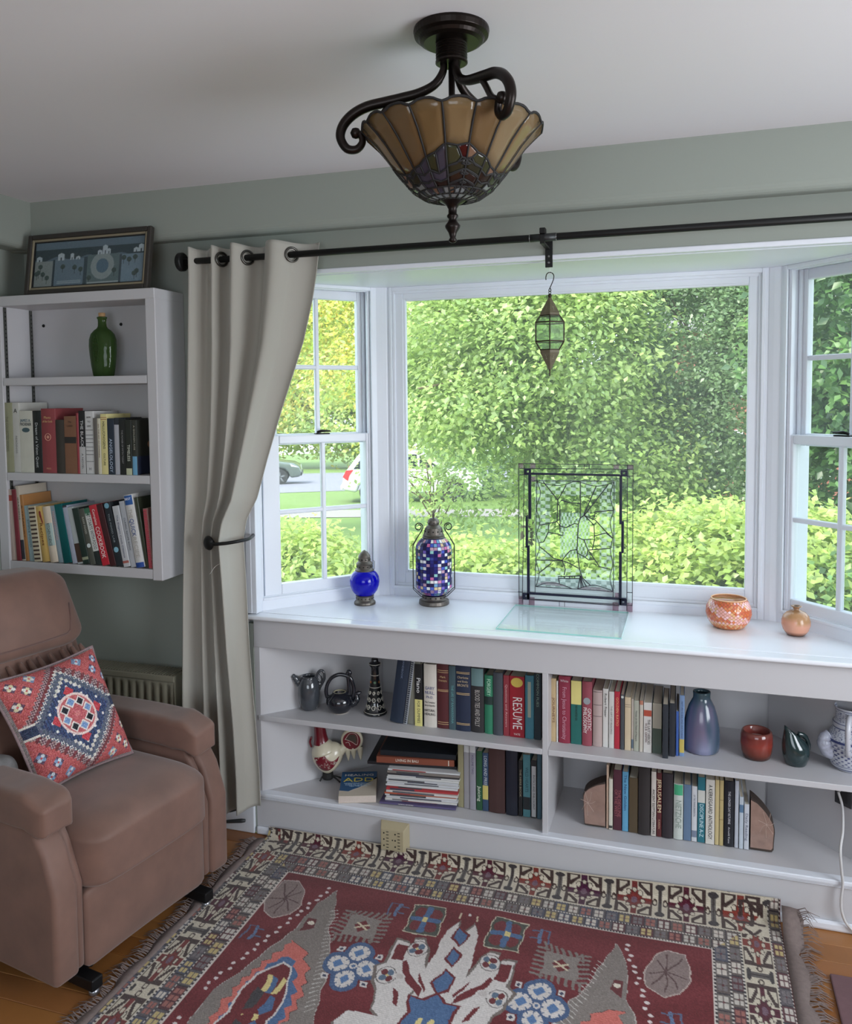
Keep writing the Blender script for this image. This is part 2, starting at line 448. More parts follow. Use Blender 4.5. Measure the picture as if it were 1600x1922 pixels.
# window board under the glass: sill boards standing on the counter
# ================================================================ window bookcase and its counter
CL, CRX = 0.0, 2.215
bc = thing('window_bookcase', 'long white built-in bookcase with two shelves, under the bay window', 'bookcase', (1.105, 0.0, 0.0))
Yb = 0.37
MB().prism([(0.0, 0.003), (0.022, 0.003), (0.378, 0.362), (0.367, 0.378)], 0.145, 0.80).build('side_panel', SHELFW, bc)
MB().prism([(2.193, 0.003), (2.215, 0.003), (1.848, 0.378), (1.837, 0.362)], 0.145, 0.80).build('side_panel', SHELFW, bc)
bx('back_panel', (0.34, 1.875, Yb, Yb + 0.018, 0.0, 0.80), SHELFW, bc)
bx('top_rail', (CL, CRX, 0.0, 0.02, 0.722, 0.833), SHELFW, bc, bevel=0.002)
bx('base_board', (CL, CRX, 0.0, 0.02, 0.0, 0.146), SHELFW, bc)
trap = lambda a, b: [(0.02, a), (2.195, a), (1.84, b), (0.375, b)]
MB().prism(trap(0.018, Yb), 0.146, 0.163).build('bottom_shelf', SHELFW, bc)
m = MB()
for k, (y0, z0, z1) in enumerate(((-0.016, 0.150, 0.165), (-0.011, 0.143, 0.150), (-0.006, 0.136, 0.143))): m.box(CL, CRX, y0, 0.02, z0, z1)
m.build('shelf_moulding', WHITE, bc, bevel=0.003)
MB().prism([(0.012, 0.0), (1.094, 0.0), (1.094, Yb), (0.36, Yb)], 0.440, 0.460).build('middle_shelf', SHELFW, bc, bevel=0.002)
MB().prism([(1.114, 0.0), (2.203, 0.0), (1.855, Yb), (1.114, Yb)], 0.440, 0.460).build('middle_shelf', SHELFW, bc, bevel=0.002)
bx('divider', (1.094, 1.114, 0.001, Yb, 0.163, 0.724), SHELFW, bc, bevel=0.002)
bx('shoe_moulding', (CL, CRX, -0.016, 0.0, 0.0, 0.03), WHITE, bc, bevel=0.008)

COUNTER = mat('white_counter_paint', (232, 234, 240), 0.22, noise=(3, 0.02), coat=0.2)
ct = thing('counter', 'glossy white counter board across the bay window, rounded front nosing', 'counter', (1.1, 0.1, 0.833))
bx('front_board', (-0.018, 2.233, -0.032, 0.0285, 0.8335, 0.848), COUNTER, ct, bevel=0.006, seg=3)
MB().prism([(-0.03, 0.0305), (2.245, 0.0305), (1.86, 0.45), (0.355, 0.45)], 0.812, 0.848).build('back_board', COUNTER, ct, bevel=0.0015)
bx('nosing_cove', (-0.008, 2.223, -0.012, 0.0, 0.826, 0.8335), SHELFW, ct, bevel=0.003)

# ================================================================ hanging bookcase on the left wall section
hb = thing('hanging_bookcase', 'white wall-hung bookcase with three shelves, left of the curtain', 'bookcase', (-0.63, -0.09, 1.0))
HF = -0.18
bx('side_panel', (-1.003, -0.96, HF, -0.001, 0.998, 2.02), SHELFW, hb, bevel=0.002)
bx('side_panel', (-0.307, -0.265, HF, -0.001, 0.996, 2.02), SHELFW, hb, bevel=0.003)
bx('top_board', (-1.003, -0.265, HF - 0.002, -0.001, 2.018, 2.056), SHELFW, hb, bevel=0.003)
bx('back_panel', (-0.96, -0.307, -0.013, -0.001, 1.0, 2.018), SHELFW, hb)
bx('shelf', (-0.958, -0.309, HF + 0.001, -0.013, 1.716, 1.745), SHELFW, hb, bevel=0.002)
bx('shelf', (-0.958, -0.309, HF + 0.001, -0.013, 1.350, 1.381), SHELFW, hb, bevel=0.002)
bx('bottom_shelf', (-0.96, -0.307, HF + 0.002, -0.013, 1.0, 1.036), SHELFW, hb, bevel=0.002)
STEEL = mat('grey_shelf_standard', (96, 98, 94), 0.45, metal=0.7)
for xx in (-0.9595, -0.3115):
    for yy in (-0.165, -0.033):
        m = MB(); m.box(xx, xx + 0.004, yy, yy + 0.013, 1.04, 2.016)
        st = m.build('shelf_standard', STEEL, hb)
        m2 = MB()
        for k in range(60): m2.box(xx + 0.0005, xx + 0.0043 if xx < -0.9 else xx + 0.0043, yy + 0.004, yy + 0.009, 1.05 + k * 0.016, 1.056 + k * 0.016)
        s2 = m2.build('standard_slots', mat('slot_black', (30, 30, 30), 0.8), st); tag(s2, kind='stuff')
for (xx, zz) in ((-0.907, 1.956), (-0.539, 1.949)):
    M = Matrix.Translation((xx, -0.014, zz)) @ Matrix.Rotation(R(90), 4, 'X')
    MB().lathe([(0.0065, 0), (0.0055, 0.003), (0.002, 0.0035)], 16, M=M).build('bolt_head', BLACKM, hb, smooth=True)

# ================================================================ framed print leaning on the soffit
FR = mat('dark_bronze_frame', (52, 48, 44), 0.45, noise=(14, 0.2))
FRI = mat('champagne_frame_lip', (150, 140, 118), 0.4, metal=0.3)
pw, ph = 0.552, 0.232
pic = bpy.data.objects.new('framed_picture', None); COL.objects.link(pic)
pic.location = (-0.580, -0.155, 2.056); pic.rotation_euler = (R(-9), 0, 0)
tag(pic, 'dark-framed wide village print leaning on top of the hanging bookcase', 'picture')
def pring(name, mt, a, b, y0, y1, bev=0.002):
    m = MB(); ring(m, -pw / 2 + a, pw / 2 - a, a, ph - a, b - a, y0, y1, Matrix()); return m.build(name, mt, pic, bevel=bev)
pring('frame', FR, 0.0, 0.018, -0.014, 0.008, 0.004); pring('frame_lip', FRI, 0.018, 0.027, -0.010, 0.006, 0.003); pring('inner_edge', mat('black_lip', (30, 30, 30), 0.6), 0.027, 0.0305, -0.006, 0.006, 0.0)
nx, nz = 250, 90
aw, ah = pw - 0.061, ph - 0.061
U, V = np.meshgrid(np.linspace(0, 1, nx), np.linspace(0, 1, nz)); c = np.zeros((nz, nx, 3))
rg = np.random.default_rng(3)
c[:] = (112, 122, 130)
c += (V[..., None] - 0.8) * 40
c[(V < 0.84) & (V > 0.62 - 0.05 * np.sin(U * 22))] = (74, 82, 84)
def pb(u0, u1, v0, v1, col): c[(U > u0) & (U < u1) & (V > v0) & (V < v1)] = col
pb(0, .17, 0, .58, (152, 152, 146)); pb(.17, .19, 0, .60, (70, 76, 80)); pb(.19, .46, 0, .60, (122, 132, 140)); pb(.46, .49, 0, .62, (80, 88, 92)); pb(.49, .78, 0, .66, (112, 122, 120)); pb(.78, .80, 0, .62, (84, 90, 94)); pb(.80, 1, 0, .62, (132, 144, 152))
q = ((U - .63) / .105) ** 2 + ((V - .40) / .30) ** 2; c[q < 1] = (158, 160, 156); c[q < .28] = (106, 122, 134)
for u0, w_, h_ in ((.215, .06, .17), (.33, .035, .15), (.385, .04, .08), (.58, .04, .10), (.625, .045, .2), (.665, .03, .12), (.9, .05, .1), (.945, .045, .17), (.015, .05, .12)):
    v0 = .58 if u0 < .5 else .66
    roof = (V < v0 + h_ - 1.2 * np.abs(U - u0 - w_ / 2) ) & (V > v0) & (U > u0) & (U < u0 + w_); c[roof] = (196, 198, 198)
    pb(u0 + w_ * .4, u0 + w_ * .6, v0, v0 + h_ * .4, (80, 84, 88))
for k in range(16):
    u0 = rg.choice([rg.uniform(.01, .16), rg.uniform(.22, .44), rg.uniform(.5, .77), rg.uniform(.82, .98)]); v0 = rg.uniform(.05, .5)
    if ((u0 - .63) / .12) ** 2 + ((v0 - .4) / .35) ** 2 < 1: continue
    c[((U - u0) * 2.6) ** 2 + ((V - v0 - .06)) ** 2 < .003] = (86, 94, 88); pb(u0 - .002, u0 + .002, v0 - .08, v0 + .05, (70, 70, 66))
pb(.5, .78, .02, .05, (176, 176, 172)); pb(.22, .44, .05, .08, (160, 166, 170)); pb(.22, .44, .10, .115, (160, 166, 170))
c += rg.normal(0, 4, c.shape[:2])[..., None]
mm = MB().grid([[(-aw / 2 + aw * i / (nx - 1), 0.0, 0.0305 + ah * j / (nz - 1)) for i in range(nx)] for j in range(nz)]).mesh('print', attr_mat('print_inks', 0.6)); paint(mm, np.clip(c * 1.22, 0, 255).reshape(-1, 3))
obj('print', mm, pic)
MB().box(-aw / 2, aw / 2, -0.004, -0.002, 0.03, ph - 0.03).build('glazing', glass_mat('picture_glass', (236, 240, 242), 0.05, 0.05), pic)
MB().box(-pw / 2 + 0.02, pw / 2 - 0.02, 0.001, 0.006, 0.02, ph - 0.02).build('backing', mat('card', (120, 100, 80), 0.9), pic)

# ================================================================ green bottle
GG = glass_mat('green_bottle_glass', (112, 150, 84), 0.08, 0.06, bump=(60, 0.4, 0.003), solid=0.45)
bot = thing('green_bottle', 'green glass flask with cork, alone on the top shelf of the hanging bookcase', 'bottle', (-0.553, -0.105, 1.745))
S_ = 1 / 2284.0  # crop pixels to metres
prof = [(0.0, 0.003), (0.038, 0.0), (0.042, 0.006), (0.048, 0.04), (0.053, 0.08), (0.0555, 0.115), (0.054, 0.140), (0.047, 0.160), (0.034, 0.174), (0.022, 0.182), (0.0175, 0.190), (0.0165, 0.205), (0.0175, 0.216), (0.0205, 0.219), (0.0205, 0.2235), (0.017, 0.225), (0.012, 0.225), (0.0125, 0.19), (0.03, 0.17), (0.05, 0.14), (0.051, 0.11), (0.044, 0.04), (0.036, 0.008), (0.0, 0.008)]
m = MB().lathe(prof, 40, M=Matrix.Translation((-0.553, -0.105, 1.745)) @ Matrix.Diagonal((1, 0.72, 1, 1)))
m.build('flask', GG, bot, smooth=True, fix=True)
MB().lathe([(0.0115, 0.205), (0.0125, 0.224), (0.0135, 0.238), (0.012, 0.240)], 20, M=Matrix.Translation((-0.553, -0.105, 1.745)) @ Matrix.Diagonal((1, 0.85, 1, 1))).build('cork', mat('cork', (176, 140, 100), 0.9, noise=(90, 0.3)), bot)
m = MB()
for k in range(9):
    zz = 0.06 + k * 0.011; ww = 0.012 * math.sin(math.pi * (k + 1) / 10) + 0.004
    m.tube([(-0.553 + ww * math.cos(a_) * 0.9, -0.105 - 0.0405, 1.745 + zz + 0.007 * math.sin(a_)) for a_ in [i * math.pi / 4 for i in range(8)]], 0.0012, 6, close=True)
tag(m.build('embossed_leaves', GG, bot, smooth=True), kind='stuff')
# ================================================================ curtain rod, bracket and curtain
RODM = mat('black_rod', (30, 30, 30), 0.45, metal=0.5)
YR, ZR = -0.105, 2.153
rod = thing('curtain_rod', 'black curtain rod running across the top of the bay window', 'curtain rod', (1.0, YR, ZR))
MB().tube([(-0.19, YR, ZR), (3.2, YR, ZR)], 0.0115, 16).build('rod', RODM, rod, smooth=True)
MB().tube([(1.075, YR, ZR), (1.158, YR, ZR)], 0.0124, 16).build('sleeve', mat('dark_sleeve', (52, 54, 55), 0.4, metal=0.5), rod, smooth=True)
for xx in (1.074, 1.158): MB().tube([(xx - 0.0008, YR, ZR), (xx + 0.0008, YR, ZR)], 0.0130, 16).build('sleeve_ring', mat('steel_ring', (150, 150, 150), 0.3, metal=0.9), rod)
MB().lathe([(0.010, 0.0), (0.030, 0.002), (0.0335, 0.006), (0.0335, 0.020), (0.030, 0.024), (0.0, 0.025)], 28, M=Matrix.Translation((-0.186, YR, ZR)) @ Matrix.Rotation(R(-90), 4, 'Y')).build('finial', RODM, rod, smooth=False, bevel=0.001)
br = thing('rod_bracket', 'small black wall bracket holding the curtain rod above the hanging lantern', 'bracket', (1.118, 0, 2.15))
m = MB(); m.box(1.106, 1.130, -0.007, -0.001, 2.075, 2.17); m.build('wall_plate', RODM, br, bevel=0.001)
m = MB(); m.box(1.108, 1.122, -0.118, -0.004, 2.132, 2.139); m.box(1.108, 1.122, -0.121, -0.117, 2.132, 2.160); m.build('arm', RODM, br, bevel=0.001)
m = MB(); m.box(1.106, 1.124, -0.118, -0.090, 2.164, 2.182); m.build('clamp', RODM, br, bevel=0.002)
for zz in (2.09, 2.11):
    MB().lathe([(0.004, 0), (0.003, 0.0015)], 12, M=Matrix.Translation((1.118, -0.007, zz)) @ Matrix.Rotation(R(90), 4, 'X')).build('screw', mat('steel_ring'), br)

CURT = mat('linen_curtain', (168, 165, 156), 0.85, noise=(3, 0.03), bump=(700, 0.12, 0.001), sheen=0.2)
cur = thing('curtain', 'pale linen grommet curtain tied back at the left side of the bay window', 'curtain', (0.02, -0.12, 0.1))
# columns of the cloth: x position of each fold line at the rod, at the tie and at the hem (px-free, metres)
us = np.linspace(0, 1, 181); zs = [2.197 - i * (2.197 - 0.12) / 150 for i in range(151)]
def lerp_tab(tab, x):
    return np.interp(x, [t[0] for t in tab], [t[1] for t in tab])
# left and right outline of the cloth by height
left_t = sorted([(0.12, -0.262), (0.5, -0.246), (0.95, -0.226), (1.3, -0.205), (1.8, -0.185), (2.1, -0.172), (2.2, -0.172)])
right_t = sorted([(0.12, 0.062), (0.25, 0.060), (0.45, 0.050), (0.75, 0.030), (1.0, 0.022), (1.15, 0.016), (1.22, 0.030), (1.30, 0.075), (1.44, 0.118), (1.62, 0.178), (1.85, 0.262), (2.0, 0.300), (2.1, 0.318), (2.2, 0.330)])
# fold lines: (u, share across at top, share across at the tie, share at hem)
P = []
rg = np.random.default_rng(8)
for z in zs:
    xl = lerp_tab(left_t, z); xr = lerp_tab(right_t, z)
    tie = max(0.0, 1 - abs(z - 1.15) / 0.75) ** 1.5
    lowr = max(0.0, min(1.0, (1.15 - z) / 0.9))
    # below and at the tie the right part bunches: map u
    sh_top = us
    k = 0.52
    sh_tie = np.where(us < 0.34, us / 0.34 * 0.56, 0.56 + (us - 0.34) / 0.66 * 0.44)
    w = min(1.0, max(0.0, (2.15 - z) / 0.95)); w = w * w * (3 - 2 * w)
    sh = sh_top * (1 - w) + sh_tie * w
    x = xl + (xr - xl) * sh
    ph = np.interp(us, [0, .08, .19, .273, .345, .482, .62, .827, 1.0], [0.0, .5, 1.0, 1.5, 2.0, 2.5, 3.0, 3.5, 3.85]) * 2 * math.pi
    amp = (0.022 + 0.020 * np.clip((us - .2) / .2, 0, 1)) * (1 - 0.25 * w)
    sn = np.sin(ph); sn = np.sign(sn) * np.abs(sn) ** 0.8
    y = YR - amp * sn - 0.012 * w
    x = x + 0.008 * np.cos(ph) * (0.6 + 0.4 * w)
    # crease at the tie: right part drawn together
    y = y - 0.035 * tie * (us > 0.34) * np.sin((us - 0.34) / 0.66 * math.pi)
    # fine gathers above the left part
    y = y + 0.006 * np.sin(us * 16 * 2 * math.pi + 1.2) * np.exp(-((us - 0.12) / 0.1) ** 2) * max(0, (z - 1.6) / 0.6)
    zz = z + 0.004 * np.sin(ph + 0.5) * (z > 2.15)
    zz = zz + 0.03 * (us - 0.4) * max(0, (0.5 - z) / 0.4) * 2.2
    P.append([(x[i], min(y[i], -0.012), zz[i] if np.ndim(zz) else zz) for i in range(len(us))])
me = MB().grid(P).mesh('cloth', CURT, True)
o = obj('cloth', me, cur); md = o.modifiers.new('thickness', 'SOLIDIFY'); md.thickness = 0.0025
GR = mat('gunmetal_grommet', (90, 88, 84), 0.3, metal=0.9)
for uu in (0.50, 0.685, 0.885):
    xi = lerp_tab(left_t, 2.153) + (lerp_tab(right_t, 2.153) - lerp_tab(left_t, 2.153)) * uu
    phv = uu * 5.5 * 2 * math.pi
    yy = YR - 0.036 * (1 if math.sin(phv) > -2 else 0)
# grommets sit on the cloth where it turns across the rod
for (gx, gy, rz) in ((-0.033, -0.106, 66), (0.070, -0.106, 58), (0.243, -0.106, 52)):
    M = Matrix.Translation((gx, gy, ZR)) @ Matrix.Rotation(R(rz), 4, 'Z') @ Matrix.Rotation(R(90), 4, 'X')
    m = MB(); m.tube([M @ Vector((0.0235 * math.cos(a_), 0.0235 * math.sin(a_), 0)) for a_ in [i * 2 * math.pi / 32 for i in range(32)]], 0.0042, 8, close=True)
    m.build('grommet', GR, cur, smooth=True)
    m = MB(); m.tube([M @ Vector((0.0185 * math.cos(a_), 0.0185 * math.sin(a_), -0.003)) for a_ in [i * 2 * math.pi / 32 for i in range(32)]], 0.0028, 8, close=True)
    m.build('grommet_lip', mat('grommet_light', (170, 165, 155), 0.3, metal=0.8), cur, smooth=True)
MB().tube(spline([(-0.022, -0.158, 1.075), (-0.05, -0.168, 1.06), (-0.07, -0.17, 1.035), (-0.075, -0.168, 1.03)], 6), 0.0008, 6).build('loose_thread', mat('white_thread', (220, 220, 215), 0.9), cur)
# holdback
hbk = thing('curtain_holdback', 'black metal holdback hook gathering the linen curtain', 'holdback', (-0.07, -0.02, 1.14))
M = Matrix.Translation((-0.075, -0.170, 1.143)) @ Matrix.Rotation(R(90), 4, 'X') @ Matrix.Rotation(R(-20), 4, 'Y')
MB().lathe([(0.008, -0.02), (0.012, -0.012), (0.022, -0.006), (0.0265, 0.0), (0.022, 0.007), (0.012, 0.011), (0.0, 0.012)], 26, M=M).build('knob', RODM, hbk, smooth=True)
MB().tube(spline([(-0.073, -0.155, 1.143), (-0.045, -0.186, 1.143), (0.0, -0.182, 1.147), (0.036, -0.160, 1.152), (0.048, -0.11, 1.152), (0.030, -0.05, 1.150), (0.01, -0.002, 1.148)], 8), 0.0062, 10).build('arm', RODM, hbk, smooth=True)
# ================================================================ armchair
VEL = mat('mauve_brown_velvet', (117, 86, 74), 0.6, noise=(11, 0.34), bump=(260, 0.10, 0.001), sheen=0.3)
PIPE = mat('velvet_seam', (104, 74, 66), 0.7, sheen=0.3)
def rbox(c, h, ex=0.30, n=12, fn=None):
    """Rounded cushion block: centre c, half sizes h; ex 0 = box, 1 = ellipsoid; fn(unit point, point) bends it."""
    m = MB()
    lin_ = np.linspace(-1, 1, n + 1)
    for ax in range(3):
        for sg in (-1, 1):
            rows = []
            for a in lin_:
                row_ = []
                for b in lin_:
                    p = [0, 0, 0]; p[ax] = sg; p[(ax + 1) % 3] = a if sg > 0 else -a; p[(ax + 2) % 3] = b
                    v = Vector(p)
                    # spread the grid towards the edges, then blend cube and sphere by a rounded-box rule
                    q = Vector([math.copysign(abs(t) ** 0.9, t) for t in v])
                    inner = Vector([max(-1 + ex, min(1 - ex, t)) for t in q]); d = q - inner
                    if d.length > 1e-9: q = inner + d.normalized() * ex * min(1.0, max(abs(t) for t in d) / ex)
                    P_ = Vector((c[0] + q.x * h[0], c[1] + q.y * h[1], c[2] + q.z * h[2]))
                    if fn: P_ = Vector(fn(q, P_))
                    row_.append(tuple(P_))
                rows.append(row_)
            m.grid(rows)
    return m
chair = thing('recliner_armchair', 'mauve brown velvet recliner armchair below the hanging bookcase', 'armchair', (0.025, -0.68, 0.0), R(-9.8), world=False)
def side_poly(): return [(-0.80, 0.09), (0.0, 0.082), (0.002, 0.335), (-0.035, 0.44), (-0.085, 0.515), (-0.80, 0.515)]
for sg in (-1, 1):
    y0, y1 = (0.262, 0.342) if sg > 0 else (-0.342, -0.262)
    Mx = Matrix(((1, 0, 0, 0), (0, 0, 1, 0), (0, 1, 0, 0), (0, 0, 0, 1)))      # prism height becomes y
    MB().prism(side_poly(), y0, y1, M=Mx).build('arm_side_panel', VEL, chair, bevel=0.016, seg=4, fix=True, smooth=True)
    yi0, yi1 = (0.236, 0.266) if sg > 0 else (-0.266, -0.236)
    MB().prism([(-0.60, 0.11), (-0.012, 0.085), (-0.010, 0.33), (-0.052, 0.44), (-0.09, 0.50), (-0.60, 0.50)], yi0, yi1, M=Mx).build('arm_inner_panel', VEL, chair, bevel=0.012, seg=3, fix=True, smooth=True)
    def pad(q, P_, sg=sg):
        x, y_, z = P_
        z += 0.014 * math.sin((x + 0.6) * 4) + (-0.03 * max(0, (x + 0.14) / 0.12) ** 2)
        z += 0.004 * math.sin(x * 60 + y_ * 30) * (q.x > 0.55)
        return (x, y_, z)
    rbox((-0.33, sg * 0.287, 0.532), (0.292, 0.062, 0.050), 0.34, 16, pad).build('arm_pad', VEL, chair, smooth=True, fix=True)
# front (footrest) panel and seat cushion
rbox((-0.066, 0, 0.186), (0.060, 0.236, 0.112), 0.16, 14, lambda q, P_: (P_[0] + 0.016 * (1 - q.y ** 2) * (1 - q.z ** 2), P_[1], P_[2] - 0.006 * q.y ** 2 * (q.z < 0))).build('footrest_panel', VEL, chair, smooth=True, fix=True)
def seatf(q, P_):
    x, y_, z = P_
    z += 0.022 * (1 - q.y ** 4) * max(0, q.z) * (0.35 + 0.65 * max(0, min(1, (q.x + 1) / 1.2)))
    if q.x > 0.5: z -= 0.030 * ((q.x - 0.5) / 0.5) ** 2 * max(0, q.z); x += 0.018 * (1 - q.y ** 4)
    return (x, y_, z)
rbox((-0.27, 0, 0.380), (0.292, 0.240, 0.086), 0.24, 18, seatf).build('seat_cushion', VEL, chair, smooth=True, fix=True)
# back: raked, gathered lower part and a pillow for the head
def rake(z): return -0.495 - 0.40 * (z - 0.50)
def backf(q, P_):
    x, y_, z = P_
    x = x + rake(z) + 0.03 * (1 - q.y ** 2) * max(0, q.x)
    wv = math.exp(-((z - 0.765) / 0.06) ** 2)
    if q.x > 0.2: x += 0.010 * wv * math.sin(y_ * 120 + 3 * math.sin(y_ * 37)) - 0.02 * math.exp(-((z - 0.80) / 0.03) ** 2)
    y_ = y_ * (1.0 - 0.16 * max(0, (z - 0.62) / 0.4))
    return (x, y_, z)
rbox((0.0, 0, 0.70), (0.075, 0.255, 0.33), 0.30, 60, backf).build('backrest', VEL, chair, smooth=True, fix=True)
def headf(q, P_):
    x, y_, z = P_
    x = x + rake(z) + 0.040 * (1 - q.y ** 2) * (1 - 0.6 * q.z ** 2) * max(0, q.x)
    y_ *= 1 - 0.08 * (q.z + 1) / 2
    z += 0.012 * (1 - q.y ** 2) * max(0, q.z) + 0.03 * (y_ / 0.27) * (-0.2)
    return (x, y_, z)
rbox((0.040, 0, 0.945), (0.062, 0.245, 0.125), 0.42, 18, headf).build('head_pillow', VEL, chair, smooth=True, fix=True)
pts = []
for i in range(25):
    t = -1 + 2 * i / 24
    zz = 0.862 + 0.09 * max(0, (abs(t) - 0.8) / 0.2) ** 1.5
    pts.append((rake(zz) + 0.040 + 0.062 + 0.040 * (1 - (t * .82) ** 2) * 0.74 - 0.001, t * 0.196, zz))
MB().tube(pts, 0.0032, 6).build('pillow_seam', PIPE, chair, smooth=True)
# gathers under the pillow
for k in range(11):
    y_ = -0.20 + k * 0.04 + 0.006 * math.sin(k * 5)
    MB().tube(spline([(rake(0.81) + 0.094, y_, 0.81), (rake(0.775) + 0.102, y_ + 0.006, 0.775), (rake(0.73) + 0.103, y_ + 0.012, 0.73), (rake(0.68) + 0.101, y_ + 0.016, 0.68)], 4), [0.006, 0.0075, 0.009, 0.0095, 0.0095, 0.009, 0.0085, 0.008, 0.007, 0.006, 0.005, 0.003, 0.001], 8).build('gather_fold', VEL, chair, smooth=True)
# lift frame on the floor
LB = mat('black_lift_frame', (22, 22, 24), 0.45, metal=0.3)
for sg in (-1, 1):
    MB().box(-0.68, 0.018, sg * 0.225 - 0.019, sg * 0.225 + 0.019, 0.018, 0.052).build('base_rail', LB, chair, bevel=0.004)
    for xx in (0.002, -0.665): MB().lathe([(0.012, 0.0), (0.014, 0.002), (0.014, 0.014), (0.006, 0.018)], 16, M=Matrix.Translation((xx, sg * 0.225, 0))).build('foot', mat('steel_foot', (160, 160, 165), 0.3, metal=0.8), chair, smooth=True)
    MB().tube([(-0.06, sg * 0.19, 0.05), (-0.03, sg * 0.185, 0.115)], 0.018, 10).build('lift_arm', LB, chair)
    MB().box(-0.58, -0.1, sg * 0.19 - 0.012, sg * 0.19 + 0.012, 0.06, 0.11).build('lift_linkage', LB, chair, bevel=0.003)
MB().box(-0.66, -0.62, -0.25, 0.25, 0.02, 0.055).build('cross_bar', LB, chair, bevel=0.003)

# ================================================================ throw pillow
cBR, cBL, cTR, cTL = Vector((-0.190, -0.475, 0.488)), Vector((-0.265, -0.806, 0.486)), Vector((-0.345, -0.468, 0.832)), Vector((-0.424, -0.832, 0.818))
cen = (cBR + cBL + cTR + cTL) / 4
nrm = (cBR - cBL).cross(cTL - cBL).normalized()
if nrm.x < 0: nrm = -nrm
N = 220
sv = np.linspace(-1, 1, N); SS, TT = np.meshgrid(sv, sv)
def pillow_pt(s, t, side):
    pin = 1 - 0.075 * (1 - t * t) * abs(s) ** 3; pin2 = 1 - 0.075 * (1 - s * s) * abs(t) ** 3
    a, b = (s * pin + 1) / 2, (t * pin2 + 1) / 2
    P_ = cBL * (1 - a) * (1 - b) + cBR * a * (1 - b) + cTR * a * b + cTL * (1 - a) * b
    puff = 0.068 * (max(0, (1 - s ** 4) * (1 - t ** 4))) ** 0.62
    puff += 0.003 * math.sin(9 * s + 4 * t) * (1 - s * s) * (1 - t * t)
    return tuple(P_ + nrm * (puff * side))
ST = lambda v, k: np.floor(v * k) / k
col = np.zeros((N, N, 3)); col[:] = (182, 92, 92)
rg = np.random.default_rng(5)
stp = 17.0
d_ = np.abs(ST(SS + 1 / stp / 2, stp)) / 0.88 + np.abs(ST(TT + 1 / stp / 2, stp)) / 0.86
zz_ = (np.floor((SS + TT) * 26) + np.floor((SS - TT) * 26)) % 2
def put(mask, c): col[mask] = c
band = (d_ < 1.18) & (d_ > 0.99); put(band, (86, 58, 66)); put(band & (zz_ > 0), (176, 150, 150)); put(band & (np.floor((SS - TT) * 13) % 3 == 0), (120, 62, 66))
put((d_ <= 1.0) & (d_ > 0.90), (222, 216, 206)); put((d_ <= 0.955) & (d_ > 0.90) & (zz_ > 0), (60, 70, 96)); put((d_ <= 0.90) & (d_ > 0.80), (90, 96, 112)); put((d_ <= 0.80) & (d_ > 0.745), (206, 200, 190)); put(d_ <= 0.745, (58, 66, 92))
put((d_ <= 0.745) & (np.floor(SS * 34) % 2 == 0), (62, 76, 112))
put((np.abs(TT) < 0.10) & (np.abs(SS) > 0.74), (52, 60, 84)); put((np.abs(np.abs(TT) - 0.10) < 0.022) & (np.abs(SS) > 0.74), (222, 216, 206))
for k in range(20):
    a = k * 2 * math.pi / 20; r0 = 0.60; u0, v0 = r0 * math.cos(a) * (0.62 if abs(math.cos(a)) < .9 and abs(math.sin(a)) < .9 else 0.82), r0 * math.sin(a) * (0.62 if abs(math.cos(a)) < .9 and abs(math.sin(a)) < .9 else 0.82)
    put((SS - u0) ** 2 + (TT - v0) ** 2 < 0.00055, (226, 220, 214))
def floret(u0, v0, r, petals, ring_c):
    q = np.abs(SS - u0) + np.abs(TT - v0); put(q < r * 1.25, ring_c)
    for k in range(4):
        a = math.pi / 4 + k * math.pi / 2
        put((SS - u0 - r * .5 * math.cos(a)) ** 2 + (TT - v0 - r * .5 * math.sin(a)) ** 2 < (r * .36) ** 2, petals[k % len(petals)])
    put((SS - u0) ** 2 + (TT - v0) ** 2 < (r * .2) ** 2, (200, 80, 84))
q = np.abs(SS) + np.abs(TT); rr_ = np.sqrt(SS ** 2 + TT ** 2)
put((np.maximum(np.abs(SS), np.abs(TT)) < .08) & (rr_ > .3), (180, 60, 70))
for a in range(4):
    u0, v0 = .40 * math.cos(a * math.pi / 2), .40 * math.sin(a * math.pi / 2); put(np.abs(SS - u0) + np.abs(TT - v0) < .10, (190, 70, 78))
put(rr_ < .36, (206, 136, 132)); put((rr_ < .36) & (rr_ > .32), (226, 200, 194)); put(rr_ < .31, (186, 96, 100))
for k in range(8):
    a = k * math.pi / 4 + .2; u0, v0 = .22 * math.cos(a), .22 * math.sin(a)
    dd = np.abs(SS - u0) + np.abs(TT - v0); put(dd < .10, (228, 214, 206)); put(dd < .07, ((120, 148, 190), (34, 36, 44))[k % 2])
put(rr_ < .05, (200, 120, 120))
for (u0, v0) in ((-.8, .8), (-.45, .86), (-.86, .45), (.8, .8), (.45, .86), (.86, .45), (-.8, -.8), (-.45, -.86), (-.86, -.45), (.8, -.8), (.45, -.86), (.86, -.45), (-.62, .66), (.64, .62), (.62, -.66), (-.64, -.62)):
    floret(u0, v0, .085, [(206, 214, 222), (130, 156, 190)] if (u0 * v0 > 0) else [(220, 206, 170), (226, 222, 216)], (96, 74, 92) if abs(u0) > .5 else (120, 140, 170))
put((np.maximum(np.abs(SS), np.abs(TT)) > .965), (150, 140, 140))
wv = 1 + 0.16 * np.sin(np.arange(N) * 2.1)[None, :] * np.sin(np.arange(N) * 2.1)[:, None]
col = col * wv[..., None] + rg.normal(0, 20, (N, N))[..., None] + rg.normal(0, 5, (N, N, 3))
pil = thing('throw_pillow', 'red woven throw pillow with navy diamond medallion on the recliner seat', 'pillow', tuple(cen - Vector((0, 0, .17))))
